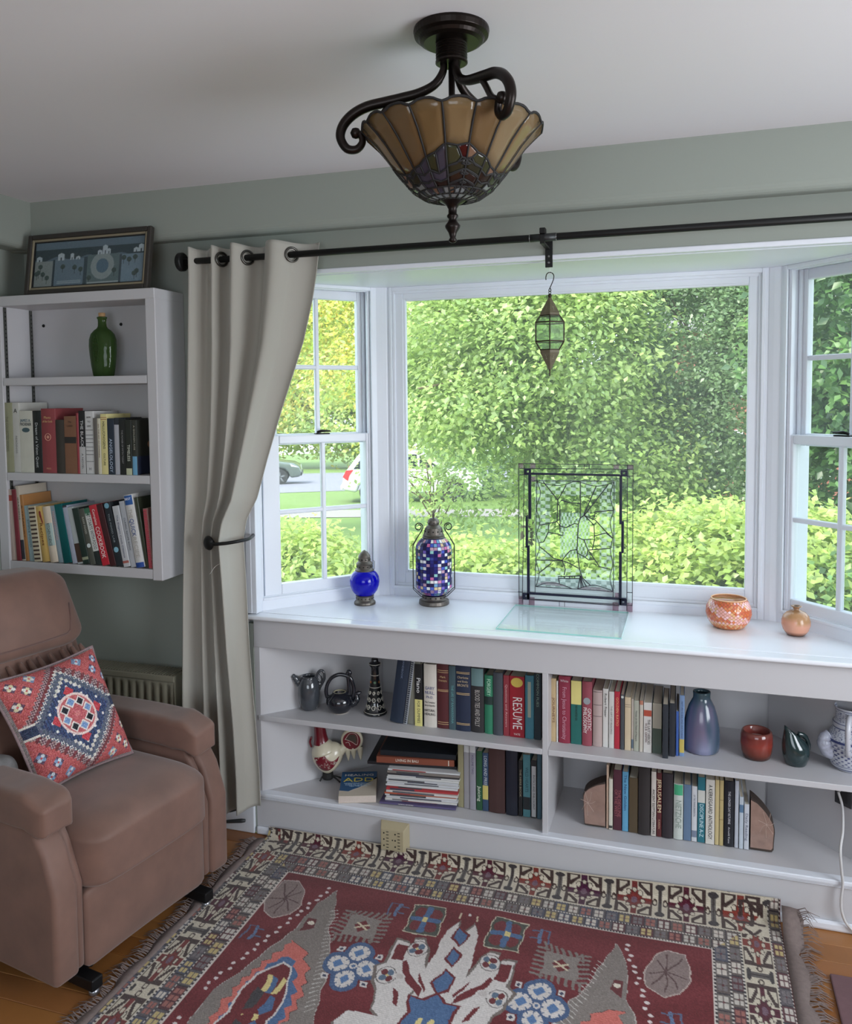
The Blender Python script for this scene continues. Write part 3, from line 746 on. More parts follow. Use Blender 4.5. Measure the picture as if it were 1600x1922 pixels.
fr = MB().grid([[pillow_pt(s, t, 1) for s in sv] for t in sv]).mesh('pillow_front', attr_mat('kilim_weave', 0.9, bump=(420, 0.5, 0.002)), True); paint(fr, np.clip(col, 8, 250).reshape(-1, 3)); obj('pillow_front', fr, pil)
s2 = np.linspace(-1, 1, 30)
MB().grid([[pillow_pt(s, t, -0.55) for s in s2[::-1]] for t in s2]).build('pillow_back', mat('pillow_back_cloth', (120, 70, 70), 0.9), pil, smooth=True)
edge = [pillow_pt(s, -1, 0) for s in s2] + [pillow_pt(1, t, 0) for t in s2[1:]] + [pillow_pt(s, 1, 0) for s in s2[::-1][1:]] + [pillow_pt(-1, t, 0) for t in s2[::-1][1:-1]]
MB().tube(edge, 0.005, 8, close=True).build('piped_edge', mat('pillow_piping', (140, 120, 122), 0.9, noise=(160, 0.4)), pil, smooth=True)
# second, grey patterned cushion just peeping out behind
g = thing('grey_cushion', 'grey patterned cushion half hidden behind the red throw pillow', 'cushion', (-0.375, -0.842, 0.472))
rbox((-0.375, -0.842, 0.540), (0.045, 0.048, 0.068), 0.8, 10).build('cushion_body', mat('grey_ikat', (120, 118, 118), 0.9, noise=(38, 0.55)), g, smooth=True, fix=True)
MB().tube([(-0.375 + 0.045 * math.cos(a), -0.842 + 0.048 * math.sin(a), 0.540) for a in [i * math.pi / 12 for i in range(24)]], 0.005, 8, close=True).build('corded_edge', mat('grey_ikat'), g, smooth=True)

# ================================================================ radiator
RAD = mat('radiator_enamel', (128, 124, 108), 0.4)
rad = thing('radiator', 'cream panel radiator with grille top, behind the recliner armchair', 'radiator', (-0.5, -0.08, 0.15))
xa, xb, yf_, yb_ = -0.97, -0.268, -0.125, -0.025
bx('rear_panel', (xa, xb, yb_ - 0.012, yb_, 0.15, 0.62), RAD, rad, bevel=0.004)
m = MB(); npl = int((xb - xa) / 0.0335)
rows = []
for zz in (0.16, 0.185, 0.20, 0.565, 0.585, 0.60):
    amp = 0.013 if 0.19 < zz < 0.58 else 0.0
    rows.append([(xa + i * (xb - xa) / (npl * 8), yf_ + 0.006 + (amp * (0.5 + 0.5 * math.cos(2 * math.pi * i / 8)) ** 2), zz) for i in range(npl * 8 + 1)])
m.grid(rows); o = m.build('front_panel', RAD, rad, smooth=True); md = o.modifiers.new('thickness', 'SOLIDIFY'); md.thickness = 0.004; md.offset = -1
bx('top_rail', (xa, xb, yf_, yf_ + 0.010, 0.598, 0.622), RAD, rad, bevel=0.004)
bx('side_cover', (xb - 0.004, xb, yf_ + 0.004, yb_, 0.16, 0.622), RAD, rad, bevel=0.001)
gr = thing_part('top_grille', rad)
m = MB()
for k in range(int((xb - xa) / 0.0125)): m.box(xa + 0.006 + k * 0.0125, xa + 0.0095 + k * 0.0125, yf_ + 0.008, yb_ - 0.004, 0.618, 0.624)
tag(m.build('grille_slats', RAD, gr), kind='stuff')
m = MB()
for k in range(3): m.box(xa, xb, yf_ + 0.024 + k * 0.03, yf_ + 0.027 + k * 0.03, 0.616, 0.620)
m.build('grille_bars', RAD, gr)
bx('grille_tray', (xa, xb - 0.004, yf_ + 0.01, yb_ - 0.01, 0.600, 0.604), mat('radiator_inside', (60, 60, 54), 0.8), rad)
for xx in (-0.80, -0.35): bx('wall_bracket', (xx, xx + 0.03, yb_, -0.001, 0.25, 0.55), RAD, rad)

# cable on the floor by the curtain
cb = thing('floor_cable', 'dark grey cable with plug end lying by the curtain hem', 'cable', (-0.05, -0.06, 0.06))
MB().tube(spline([(-0.20, -0.060, 0.085), (-0.12, -0.055, 0.088), (-0.06, -0.05, 0.105), (-0.045, -0.04, 0.122), (-0.06, -0.035, 0.128), (-0.12, -0.04, 0.10)], 6), 0.004, 8).build('cable', mat('dark_cable', (50, 52, 54), 0.5), cb, smooth=True)
MB().tube([(-0.19, -0.075, 0.062), (-0.10, -0.07, 0.062), (-0.035, -0.060, 0.070), (-0.020, -0.058, 0.072)], [0.006, 0.006, 0.008, 0.006], 10).build('plug', mat('dark_cable'), cb, smooth=True)
# ================================================================ ceiling lamp with leaded glass bowl
LM = mat('oil_rubbed_bronze', (34, 27, 24), 0.35, metal=0.7, noise=(20, 0.3))
lx, ly = 1.073, -1.004
lamp = thing('ceiling_lamp', 'stained glass bowl ceiling lamp on scrolled bronze arms', 'ceiling lamp', (lx, ly, ZC))
LT = Matrix.Translation((lx, ly, ZC))
MB().lathe([(0.0, 0), (0.079, 0), (0.080, -0.006), (0.078, -0.016), (0.070, -0.020), (0.066, -0.026), (0.058, -0.030), (0.052, -0.030), (0.0, -0.030)][::-1], 48, M=LT).build('canopy', LM, lamp, smooth=False, bevel=0.001)
pf = [(0.032, -0.028)]
for k in range(6): pf += [(0.033, -0.030 - k * 0.0055), (0.0335, -0.032 - k * 0.0055), (0.031, -0.0342 - k * 0.0055)]
pf += [(0.032, -0.064), (0.034, -0.066), (0.034, -0.070), (0.030, -0.072), (0.0, -0.072)]
MB().lathe(pf[::-1], 32, M=LT).build('ribbed_collar', LM, lamp, smooth=False)
MB().lathe([(0.0, -0.432), (0.006, -0.430), (0.0095, -0.426), (0.006, -0.420), (0.009, -0.410), (0.0155, -0.400), (0.0165, -0.395), (0.010, -0.386), (0.008, -0.381), (0.012, -0.377), (0.012, -0.373), (0.009, -0.370), (0.009, -0.36), (0.014, -0.352), (0.026, -0.345), (0.034, -0.340), (0.0, -0.338)], 24, M=LT @ Matrix.Translation((0, 0, -0.012))).build('finial', LM, lamp, smooth=True)
MB().tube([(lx, ly, ZC - 0.065), (lx, ly, ZC - 0.357)], 0.007, 12).build('stem', LM, lamp, smooth=True)
ZRIM = -0.204; RR = 0.190
def arm_pts(a):
    prof = [(.016, -.066), (.019, -.088), (.036, -.112), (.068, -.128), (.105, -.137), (.145, -.145), (.182, -.153), (.212, -.168), (.233, -.19), (.239, -.215), (.226, -.238), (.205, -.241), (.192, -.227), (.195, -.211), (.206, -.207)]
    return spline([(lx + r_ * math.cos(a), ly + r_ * math.sin(a), ZC + z_) for r_, z_ in prof], 6)
for k, a in enumerate((R(193), R(-47), R(66))):
    ap = arm_pts(a); n = len(ap)
    am = MB().tube(ap, [0.0075 + 0.0035 * math.sin(math.pi * min(1, i / n * 1.15)) for i in range(n)], 10).build('scroll_arm', LM, lamp, smooth=True)
    tip = ap[-1]; MB().lathe([(0.0, -0.012), (0.008, -0.009), (0.012, 0), (0.008, 0.009), (0.0, 0.012)], 14, M=Matrix.Translation(tip)).build('scroll_bead', LM, am, smooth=True)
    br_ = spline([(lx + r_ * math.cos(a), ly + r_ * math.sin(a), ZC + z_) for r_, z_ in ((0.125, -0.142), (0.145, -0.165), (0.165, -0.190), (0.184, -0.203))], 5)
    MB().tube(br_, 0.0065, 8).build('rim_branch', LM, am, smooth=True)
    tw = [Vector(p) + Vector((0.006 * math.cos(i * 0.8), 0.006 * math.sin(i * 0.8), 0)) for i, p in enumerate(ap[int(n * .12):int(n * .42)])]
    MB().tube(tw, 0.005, 8).build('twisted_bar', LM, am, smooth=True)
# bowl: 18 flared panels, leaded pieces below
NP = 18
def bowl(r01, ang):
    """r01 0 at the rim .. 1 at the bottom collar"""
    tab_r = np.interp(r01, [0, .08, .2, .38, .55, .72, .86, 1.0], [RR, .180, .162, .137, .113, .087, .062, .030])
    z = np.interp(r01, [0, .08, .2, .38, .55, .72, .86, 1.0], [0, -.012, -.033, -.066, -.098, -.128, -.145, -.152])
    sc = 0.5 + 0.5 * math.cos((ang * NP) % (2 * math.pi))
    flare = max(0, 1 - r01 / 0.25)
    z += (-0.0085 * (sc ** 2)) * flare * -1 * -1
    return Vector((lx + tab_r * math.cos(ang), ly + tab_r * math.sin(ang), ZC + ZRIM + z))
AMB = [glass_mat('amber_art_glass_%d' % i, c, 0.15, 0.10, bump=(60, 0.15, 0.002), solid=0.86) for i, c in enumerate([(172, 146, 108), (156, 128, 92), (182, 160, 126), (160, 132, 92)])]
ART = {n_: glass_mat('art_glass_' + n_, c, 0.15, 0.10, bump=(70, 0.2, 0.002), solid=0.80) for n_, c in dict(olive=(74, 72, 54), brown=(70, 50, 42), mauve=(104, 98, 116), green=(92, 92, 66), red=(96, 30, 34), clear=(186, 190, 192), slate=(70, 78, 92), peach=(176, 140, 116), dark=(50, 44, 42), orange=(150, 98, 58)).items()}
LEAD = mat('lead_came', (24, 22, 23), 0.7)
bowlp = thing_part('glass_bowl', lamp)
def piece(poly, mt, nm):
    """poly in (panel angle share, depth share); subdivided on to the bowl"""
    m = MB()
    cx = sum(p[0] for p in poly) / len(poly); cy = sum(p[1] for p in poly) / len(poly)
    pts = []
    for i in range(len(poly)):
        a, b = poly[i], poly[(i + 1) % len(poly)]
        for t in (0, .25, .5, .75): pts.append((a[0] + (b[0] - a[0]) * t, a[1] + (b[1] - a[1]) * t))
    outer = [bowl(v, u) for u, v in pts]; mid = [bowl(cy + (v - cy) * .5, cx + (u - cx) * .5) for u, v in pts]; c = bowl(cy, cx)
    n = len(pts); m.v = [tuple(p) for p in outer + mid + [c]]
    for i in range(n):
        j = (i + 1) % n; m.f.append((i, j, n + j, n + i)); m.f.append((n + i, n + j, 2 * n)); m.m += [0, 0]
    o = m.build(nm, mt, bowlp, smooth=True); md = o.modifiers.new('thickness', 'SOLIDIFY'); md.thickness = 0.0012; md.offset = 0
    MB().tube(outer, 0.0024, 5, close=True).build('lead_line', LEAD, o, smooth=True)
    return o
da = 2 * math.pi / NP
rl = random.Random(6)
low = {}
for k in range(NP):
    a0, a1 = k * da, (k + 1) * da
    ph = k % 6
    b0 = (.58, .50, .40, .40, .50, .60)[ph]; b1 = (.50, .40, .40, .50, .60, .58)[ph]
    piece([(a0, 0), (a1, 0), (a1, b1), ((a0 + a1) / 2, (b0 + b1) / 2 + .02), (a0, b0)], AMB[rl.randrange(4)], 'amber_panel')
    low[k] = (b0, b1)
order = ['green', 'mauve', 'olive', 'brown', 'clear', 'slate', 'olive', 'dark', 'mauve', 'clear', 'peach', 'green', 'orange']
for k in range(NP):
    a0, a1 = k * da, (k + 1) * da; b0, b1 = low[k]; am_ = (a0 + a1) / 2; bm = (b0 + b1) / 2 + .02
    ph = k % 6
    def rp(): return ART[order[rl.randrange(len(order))]]
    if ph in (2, 3):    # the tall flame motif with chevron leaves
        e0 = a1 if ph == 2 else a0; f0 = a0 if ph == 2 else a1
        piece([(e0, b1 if ph == 2 else b0), (am_, bm), ((am_ + e0) / 2, .52), (e0, .53)], ART['red' if ph == 2 else 'peach'], 'flame_piece')
        piece([(f0, b0 if ph == 2 else b1), (am_, bm), ((am_ + e0) / 2, .52), (am_ , .58), (f0, .60)], ART['green'], 'leaf_piece')
        for q in range(3):
            t0, t1 = .53 + q * .09, .62 + q * .09
            piece([(e0, t0), (am_, t0 + .04), (f0, t0 + .07), (f0, t1 + .06), (am_, t1 + .03), (e0, t1)], ART[('olive', 'brown', 'dark')[q]], 'chevron_piece')
            piece([(e0, t0 + .028), ((am_ + e0) / 2, t0 + .045), (e0, t0 + .055)], ART['clear'], 'chevron_piece')
        t = .80
    else:
        piece([(a0, b0), (am_, bm), (am_, .66), (a0, .62)], ART['mauve' if ph in (0, 5) else 'green'], 'petal_piece')
        piece([(am_, bm), (a1, b1), (a1, .62), (am_, .66)], ART['mauve' if ph in (1, 0) else 'peach' if ph == 4 else 'olive'], 'petal_piece')
        piece([(a0, .62), (am_, .66), (a1, .62), (a1, .71), (am_, .74), (a0, .71)], rp(), 'petal_piece')
        piece([(a0, .71), (am_, .74), (a1, .71), (a1, .80), (a0, .80)], rp(), 'petal_piece')
    piece([(a0, .80), (am_, .80), (am_, .90), (a0, .90)], rp(), 'bead_piece'); piece([(am_, .80), (a1, .80), (a1, .90), (am_, .90)], rp(), 'bead_piece')
    piece([(a0, .90), (a1, .90), (a1, .99), (a0, .99)], ART['clear'], 'collar_piece')
rim = [bowl(0, i * 2 * math.pi / 144) for i in range(144)]
MB().tube(rim, 0.0028, 6, close=True).build('rim_lead', LEAD, bowlp, smooth=True)
for k in range(3):
    a = k * 2 * math.pi / 3 + 0.6
    MB().lathe([(0.0, -0.03), (0.012, -0.028), (0.014, 0.0), (0.012, 0.03), (0.0, 0.032)], 14, M=Matrix.Translation((lx + 0.05 * math.cos(a), ly + 0.05 * math.sin(a), ZC - 0.25))).build('bulb', mat('frosted_bulb', (225, 225, 220), 0.4), lamp, smooth=True)
CAMES = [
('T', [(0.9574, 1.3959), (0.9485, 0.854)]),
('T', [(1.0059, 1.3552), (0.9983, 0.8998)]),
('T', [(1.2959, 1.3375), (1.2942, 0.8963)]),
('T', [(1.3438, 1.402), (1.3441, 0.8523)]),
('T', [(0.9389, 1.3796), (1.3654, 1.3844)]),
('T', [(0.9388, 1.3554), (0.9841, 1.3563)]),
('T', [(1.3431, 1.3581), (1.3656, 1.3585)]),
('T', [(0.9873, 1.333), (1.295, 1.3384)]),
('T', [(0.9495, 0.8705), (1.3172, 0.8694)]),
('T', [(0.9315, 0.8988), (0.9495, 0.8983)]),
('T', [(1.3437, 0.9216), (1.363, 0.9219)]),
('T', [(0.9571, 1.1963), (0.971, 1.1968)]),
('T', [(1.3276, 1.191), (1.3426, 1.1916)]),
('T', [(1.186, 1.3995), (1.1836, 1.3831)]),
('T', [(1.2045, 1.3998), (1.203, 1.3835)]),
('T', [(1.0066, 1.3312), (1.0194, 1.2851), (1.0049, 1.2269), (1.0178, 1.1759), (1.0049, 1.127), (1.0161, 1.0791), (1.0032, 1.0267), (1.0145, 0.9755), (1.0016, 0.9228)]),
('T', [(1.2935, 1.3343), (1.2816, 1.2826), (1.2925, 1.2298), (1.2815, 1.1793), (1.2915, 1.1295), (1.2826, 1.0757), (1.292, 1.0257), (1.2816, 0.9747), (1.2925, 0.9247)]),
('T', [(1.0066, 1.3312), (1.0322, 1.3237), (1.0798, 1.3169), (1.1176, 1.3225), (1.1458, 1.3333), (1.1707, 1.3316), (1.211, 1.32), (1.2417, 1.3191), (1.2722, 1.3261), (1.2935, 1.3343)]),
('T', [(1.0016, 0.9228), (1.0386, 0.938), (1.0706, 0.9415), (1.1056, 0.9356), (1.1404, 0.9232)]),
('T', [(1.1624, 0.9246), (1.1968, 0.9363), (1.2278, 0.9414), (1.2618, 0.9339), (1.2925, 0.9231)]),
('T', [(1.0016, 0.9228), (1.1624, 0.923), (1.2925, 0.9216)]),
('F', [(1.0306, 1.3301), (1.0862, 1.2613)]),
('F', [(1.1176, 1.3194), (1.0862, 1.2613), (1.0831, 1.1783), (1.0942, 1.1627), (1.1179, 1.1573)]),
('F', [(1.1707, 1.3316), (1.1711, 1.1958), (1.1633, 1.1717), (1.1589, 1.073), (1.1685, 1.0001), (1.1779, 0.9719)]),
('F', [(1.2294, 1.3173), (1.1835, 1.2073)]),
('F', [(1.2738, 1.3246), (1.185, 1.2058), (1.1695, 1.1941)]),
('F', [(1.0831, 1.1783), (1.0178, 1.163)]),
('F', [(1.1179, 1.1573), (1.1493, 1.1744), (1.1633, 1.1717)]),
('F', [(1.0513, 1.1675), (1.0498, 1.1369), (1.0927, 1.1291), (1.1054, 1.1248), (1.1069, 1.1377), (1.0943, 1.1388), (1.0941, 1.2393), (1.0862, 1.247)]),
('F', [(1.0498, 1.1369), (1.0322, 1.0992), (1.0161, 1.0953)]),
('F', [(1.1619, 1.1224), (1.1807, 1.1137), (1.2241, 1.1172), (1.2223, 1.1708), (1.1866, 1.2058)]),
('F', [(1.1866, 1.2058), (1.2269, 1.1899), (1.2577, 1.1564), (1.2915, 1.1232)]),
('F', [(1.224, 1.1298), (1.267, 1.1426), (1.2915, 1.1232)]),
('F', [(1.2237, 1.1992), (1.2252, 1.2213), (1.291, 1.2282)]),
('F', [(1.2241, 1.1172), (1.2165, 1.0773), (1.1994, 1.0749), (1.1853, 1.1123)]),
('F', [(1.1994, 1.0749), (1.1964, 1.0557), (1.1886, 1.0474), (1.1574, 1.0633)]),
('F', [(1.1994, 1.0749), (1.2826, 1.0851)]),
('F', [(1.2025, 1.0719), (1.2243, 1.0412), (1.243, 1.0137), (1.2829, 1.0063)]),
('F', [(1.1886, 1.0474), (1.2027, 1.0369), (1.2243, 1.0412)]),
('F', [(1.1573, 1.0745), (1.1338, 1.0702), (1.1181, 1.0518), (1.1023, 1.0302), (1.0706, 1.0366), (1.0177, 1.0792)]),
('F', [(1.1023, 1.0302), (1.0048, 1.0268)]),
('F', [(1.1023, 1.0302), (1.115, 0.9972), (1.1103, 0.9744)]),
('F', [(1.1023, 1.0302), (1.1308, 1.0205), (1.1654, 1.0031)]),
('F', [(1.061, 1.0168), (1.0161, 0.9788)]),
('F', [(1.0988, 1.2617), (1.1303, 1.2531), (1.1709, 1.2512)]),
('F', [(1.0881, 0.9667), (1.1717, 0.9747), (1.1702, 0.9634), (1.0881, 0.9603), (1.0881, 0.9667)]),
('F', [(1.0881, 0.9603), (1.0929, 0.9412)]),
('F', [(1.1717, 0.9747), (1.1624, 0.9246)]),
('F', [(1.1717, 0.9747), (1.1749, 0.927)]),
('F', [(1.1717, 0.9747), (1.1828, 0.9306)]),
('F', [(1.1717, 0.9747), (1.1952, 0.9346)]),
('F', [(1.1717, 0.9747), (1.2092, 0.9402)]),
('F', [(1.1119, 0.9694), (1.1119, 0.961)]),
('F', [(1.1309, 0.9711), (1.1309, 0.9621)]),
('F', [(1.1497, 0.9728), (1.1498, 0.9626)]),
('B', [(0.9841, 1.3586), (1.3175, 1.3628)], 0.0065),
('B', [(0.9809, 1.3579), (0.9759, 1.1856)], 0.0089),
('B', [(0.9678, 1.195), (0.966, 1.0736)], 0.0071),
('B', [(0.9742, 1.082), (0.9707, 0.8719)], 0.0083),
('B', [(1.3199, 1.3613), (1.3201, 1.1776)], 0.0083),
('B', [(1.3282, 1.1889), (1.3267, 1.0699)], 0.0077),
('B', [(1.3197, 1.0743), (1.3203, 0.8727)], 0.0083),
('B', [(0.9772, 0.8952), (1.3414, 0.8963)], 0.0071)]
# ================================================================ things on the counter
ZT = 0.848
PEW = mat('aged_pewter', (104, 98, 92), 0.42, metal=0.75, noise=(40, 0.3))
HOLE = mat('dark_hole', (16, 15, 15), 0.8)
def holes(parent, c, r, z, n, rad, tilt=0.0, nm='vent_hole'):
    for k in range(n):
        a = 2 * math.pi * (k + .5) / n
        M = Matrix.Translation((c[0], c[1], z)) @ Matrix.Rotation(a, 4, 'Z') @ Matrix.Translation((r, 0, 0)) @ Matrix.Rotation(R(90), 4, 'Y')
        MB().lathe([(rad, -0.002), (rad, 0.0012)], 10, M=M).build(nm, HOLE, parent)
# small blue globe lantern
c = (0.350, 0.258)
bl = thing('blue_lantern', 'small round cobalt blue glass lantern with pewter cap on the counter', 'lantern', (c[0], c[1], ZT))
T_ = Matrix.Translation((c[0], c[1], ZT))
BLUE = glass_mat('cobalt_glass', (22, 20, 232), 0.06, 0.10, solid=0.55)
b_ = MB().lathe([(0.0, 0.0), (0.0415, 0.0), (0.0425, 0.004), (0.0415, 0.010), (0.0375, 0.014), (0.0345, 0.018), (0.0345, 0.032), (0.037, 0.034), (0.033, 0.037), (0.0, 0.037)], 36, M=T_).build('lantern_base', PEW, bl, smooth=False, bevel=0.0008); holes(b_, c, 0.0345, ZT + 0.025, 14, 0.0022)
gl = MB().lathe([(0.032, 0.036), (0.040, 0.042), (0.050, 0.056), (0.0565, 0.075), (0.0585, 0.092), (0.0555, 0.110), (0.047, 0.124), (0.036, 0.133), (0.030, 0.136)], 48, M=T_, cap=False).build('glass_globe', BLUE, bl, smooth=True)
MB().lathe([(0.029, 0.038), (0.037, 0.045), (0.0475, 0.058), (0.054, 0.076), (0.056, 0.092), (0.053, 0.109), (0.045, 0.121), (0.034, 0.130)], 40, M=T_, cap=False).build('inner_wall', BLUE, gl, smooth=True)
cp = MB().lathe([(0.037, 0.132), (0.0375, 0.137), (0.033, 0.141), (0.031, 0.144), (0.0315, 0.156), (0.033, 0.160), (0.029, 0.166), (0.0245, 0.170), (0.0235, 0.182), (0.0245, 0.187), (0.022, 0.194), (0.016, 0.203), (0.009, 0.209), (0.005, 0.211), (0.0, 0.2145)], 36, M=T_).build('lantern_cap', PEW, bl, smooth=False); holes(cp, c, 0.0312, ZT + 0.150, 12, 0.0028); holes(cp, c, 0.0238, ZT + 0.177, 10, 0.0028)
for sg in (-1, 1):
    MB().tube([(c[0] + sg * 0.033, c[1], ZT + 0.139), (c[0] + sg * 0.043, c[1] - 0.004, ZT + 0.141), (c[0] + sg * 0.0445, c[1] - 0.006, ZT + 0.172), (c[0] + sg * 0.040, c[1] - 0.006, ZT + 0.176)], 0.0011, 6).build('bail_wire', PEW, bl, smooth=True)
MB().lathe([(0.018, 0.0), (0.018, 0.012), (0.0, 0.013)], 20, M=Matrix.Translation((c[0], c[1], ZT + 0.038))).build('tealight', mat('candle_wax', (235, 232, 225), 0.5), bl)

# tall mosaic lantern
c = (0.612, 0.333)
ml = thing('mosaic_lantern', 'tall blue mosaic glass lantern with wire frame and domed cap on the counter', 'lantern', (c[0], c[1], ZT))
T_ = Matrix.Translation((c[0], c[1], ZT))
NAVY = mat('navy_mosaic_glass', (30, 30, 92), 0.12, noise=(30, 0.3), coat=0.6)
b_ = MB().lathe([(0.0, 0.0), (0.0585, 0.0), (0.060, 0.004), (0.0585, 0.016), (0.050, 0.020), (0.046, 0.024), (0.046, 0.036), (0.0, 0.038)], 40, M=T_).build('lantern_base', PEW, ml, smooth=False, bevel=0.001); holes(b_, c, 0.046, ZT + 0.030, 14, 0.003)
prof = [(0.040, 0.036), (0.046, 0.040), (0.060, 0.050), (0.0685, 0.062), (0.070, 0.075), (0.070, 0.220), (0.0685, 0.232), (0.060, 0.246), (0.048, 0.258), (0.042, 0.264)]
MB().lathe(prof, 48, M=T_).build('glass_body', NAVY, ml, smooth=True)
cols = [(34, 34, 110), (28, 28, 84), (40, 44, 120), (30, 26, 70), (70, 90, 190), (120, 170, 210), (225, 225, 225), (190, 150, 170), (150, 205, 200), (120, 100, 190), (214, 190, 150), (60, 70, 150), (235, 235, 240), (200, 110, 160)]
rm = random.Random(12); m = MB(); cc = []
pz = np.array([q[1] for q in prof]); prr = np.array([q[0] for q in prof])
nrow = 17
for i in range(nrow):
    z0 = 0.044 + i * 0.0128; z1 = z0 + 0.0108
    nn_ = 30
    for k in range(nn_):
        a0 = 2 * math.pi * k / nn_; a1 = a0 + 2 * math.pi / nn_ * 0.86
        r0 = np.interp(z0, pz, prr) + 0.0012; r1 = np.interp(z1, pz, prr) + 0.0012
        o_ = len(m.v)
        for (r_, a, z) in ((r0, a0, z0), (r0, a1, z0), (r1, a1, z1), (r1, a0, z1)): m.v.append((c[0] + r_ * math.cos(a), c[1] + r_ * math.sin(a), ZT + z))
        m.f.append((o_, o_ + 1, o_ + 2, o_ + 3)); m.m.append(0)
        edge_row = i < 3 or i > 13
        p_ = rm.random()
        col_ = cols[rm.randrange(4)] if p_ < (0.30 if edge_row else 0.66) else cols[rm.randrange(4, len(cols))]
        cc += [col_] * 4
me = m.mesh('mosaic_tiles', attr_mat('mosaic_tile_glass', 0.15, spec=0.6)); paint(me, np.array(cc)); tag(obj('mosaic_tiles', me, ml), kind='stuff')
cp = MB().lathe([(0.043, 0.260), (0.045, 0.264), (0.041, 0.268), (0.043, 0.272), (0.039, 0.276), (0.037, 0.284), (0.033, 0.300), (0.026, 0.308), (0.021, 0.312), (0.0235, 0.320), (0.0215, 0.330), (0.014, 0.338), (0.005, 0.341), (0.004, 0.344), (0.006, 0.352), (0.003, 0.360), (0.0, 0.364)], 36, M=T_).build('lantern_cap', PEW, ml, smooth=False); holes(cp, c, 0.0355, ZT + 0.288, 12, 0.003); holes(cp, c, 0.0225, ZT + 0.321, 8, 0.0022)
DW = mat('dark_wire', (44, 42, 42), 0.4, metal=0.8)
view = Vector((0.953, 0.302, 0))
for sg in (-1, 1):
    for off in (-0.016, 0.016):
        sd = Vector((-0.302, 0.953, 0)) * off
        pts = [(0.040, 0.030), (0.052, 0.034), (0.081, 0.062), (0.081, 0.232), (0.060, 0.268), (0.044, 0.292)]
        for j in range(26):
            a = -0.9 + j * 0.36; rr_ = 0.0170 - j * 0.00034
            pts.append((0.058 - rr_ * math.cos(a) * 1.0, 0.304 + rr_ * math.sin(a)))
        MB().tube([Vector((c[0], c[1], ZT)) + view * (sg * r_) + sd * (1 if z_ < .25 else .35) + Vector((0, 0, z_)) for r_, z_ in pts], 0.0016, 6).build('frame_wire', DW, ml, smooth=True)

# leaded glass panel standing against the window
pn = thing('leaded_glass_panel', 'clear leaded glass panel with navy strips standing against the picture window', 'glass panel', (1.15, 0.40, ZT))
PX0, PX1, PZ0, PZ1 = 0.934, 1.365, 0.872, 1.400
def etched(name, sx, sz, lo, hi):
    m_ = glass_mat(name, (236, 243, 238), 0.03, 0.03, solid=0.3, g0=0.004); nt = m_.node_tree
    ck = nt.nodes.new('ShaderNodeTexChecker'); ck.inputs['Scale'].default_value = 1.0; mp_ = nt.nodes.new('ShaderNodeMapping'); tc = nt.nodes.new('ShaderNodeTexCoord')
    mp_.inputs['Scale'].default_value = (sx, 0.0, sz); mp_.inputs['Location'].default_value = (0.01, 0.5, 0.01)
    nt.links.new(tc.outputs['Object'], mp_.inputs[0]); nt.links.new(mp_.outputs[0], ck.inputs['Vector'])
    mr = nt.nodes.new('ShaderNodeMapRange'); mr.inputs['To Min'].default_value = lo; mr.inputs['To Max'].default_value = hi
    nt.links.new(ck.outputs['Fac'], mr.inputs['Value'])
    for n_ in nt.nodes:
        if n_.type == 'MIX_SHADER' and abs(n_.inputs[0].default_value - 0.3) < 1e-4 and not n_.inputs[0].is_linked: nt.links.new(mr.outputs[0], n_.inputs[0])
    return m_
PLAIN = glass_mat('panel_clear_glass', (250, 253, 251), 0.02, 0.03, g0=0.004); ETCH = etched('checker_etched_glass', 52, 74, 0.03, 0.30); LATT = etched('lattice_etched_glass', 150, 70, 0.05, 0.40)
MAUVE = glass_mat('mauve_glass', (214, 198, 206), 0.05, 0.03, solid=0.25, g0=0.004); NAVYG = mat('navy_strip_glass', (20, 22, 46), 0.35, spec=0.3)
yp = 0.408
m = MB(); ring(m, PX0, PX1, PZ0, PZ1, 0.064, yp - 0.0015, yp + 0.0015, Matrix(), wb=0.052, wt=0.062); m.build('border_glass', PLAIN, pn)
m = MB(); ring(m, 0.998, 1.301, 0.924, 1.338, 0.058, yp - 0.0015, yp + 0.0015, Matrix(), wb=0.075); m.build('etched_border', ETCH, pn)
bx('centre_glass', (1.056, 1.243, yp - 0.0015, yp + 0.0015, 0.999, 1.280), PLAIN, pn)
bx('lattice_glass', (1.095, 1.206, yp - 0.0022, yp - 0.0016, 1.043, 1.215), LATT, pn)
CAME = mat('dark_came', (44, 40, 52), 0.6)
m = MB(); ring(m, PX0, PX1, PZ0, PZ1, 0.0022, yp - 0.0025, yp + 0.0025, Matrix()); m.build('edge_came', CAME, pn)
for k_ in CAMES:
    pts = [(x, yp - 0.002, z) for x, z in k_[1]]
    if k_[0] == 'B':
        (xa_, za), (xb_, zb) = k_[1]; w_ = k_[2] * 0.62
        if abs(xa_ - xb_) > abs(za - zb): q = (min(xa_, xb_), max(xa_, xb_), yp - 0.006, yp + 0.003, (za + zb) / 2 - w_, (za + zb) / 2 + w_)
        else: q = ((xa_ + xb_) / 2 - w_, (xa_ + xb_) / 2 + w_, yp - 0.006, yp + 0.003, min(za, zb), max(za, zb))
        bx('navy_strip', q, NAVYG, pn, bevel=0.001)
    else:
        if len(pts) > 4 and k_[0] == 'T': pts = spline(pts, 4)
        MB().tube(pts, 0.0014 if k_[0] == 'T' else 0.0019, 6).build('came_line', CAME, pn)
for (x, z) in ((0.971, 1.369), (1.331, 1.369), (0.963, 0.884), (1.331, 0.884)):
    m = MB(); ring(m, x - 0.012, x + 0.012, z - 0.012, z + 0.012, 0.008, yp - 0.006, yp + 0.003, Matrix()); m.build('corner_block', NAVYG, pn)
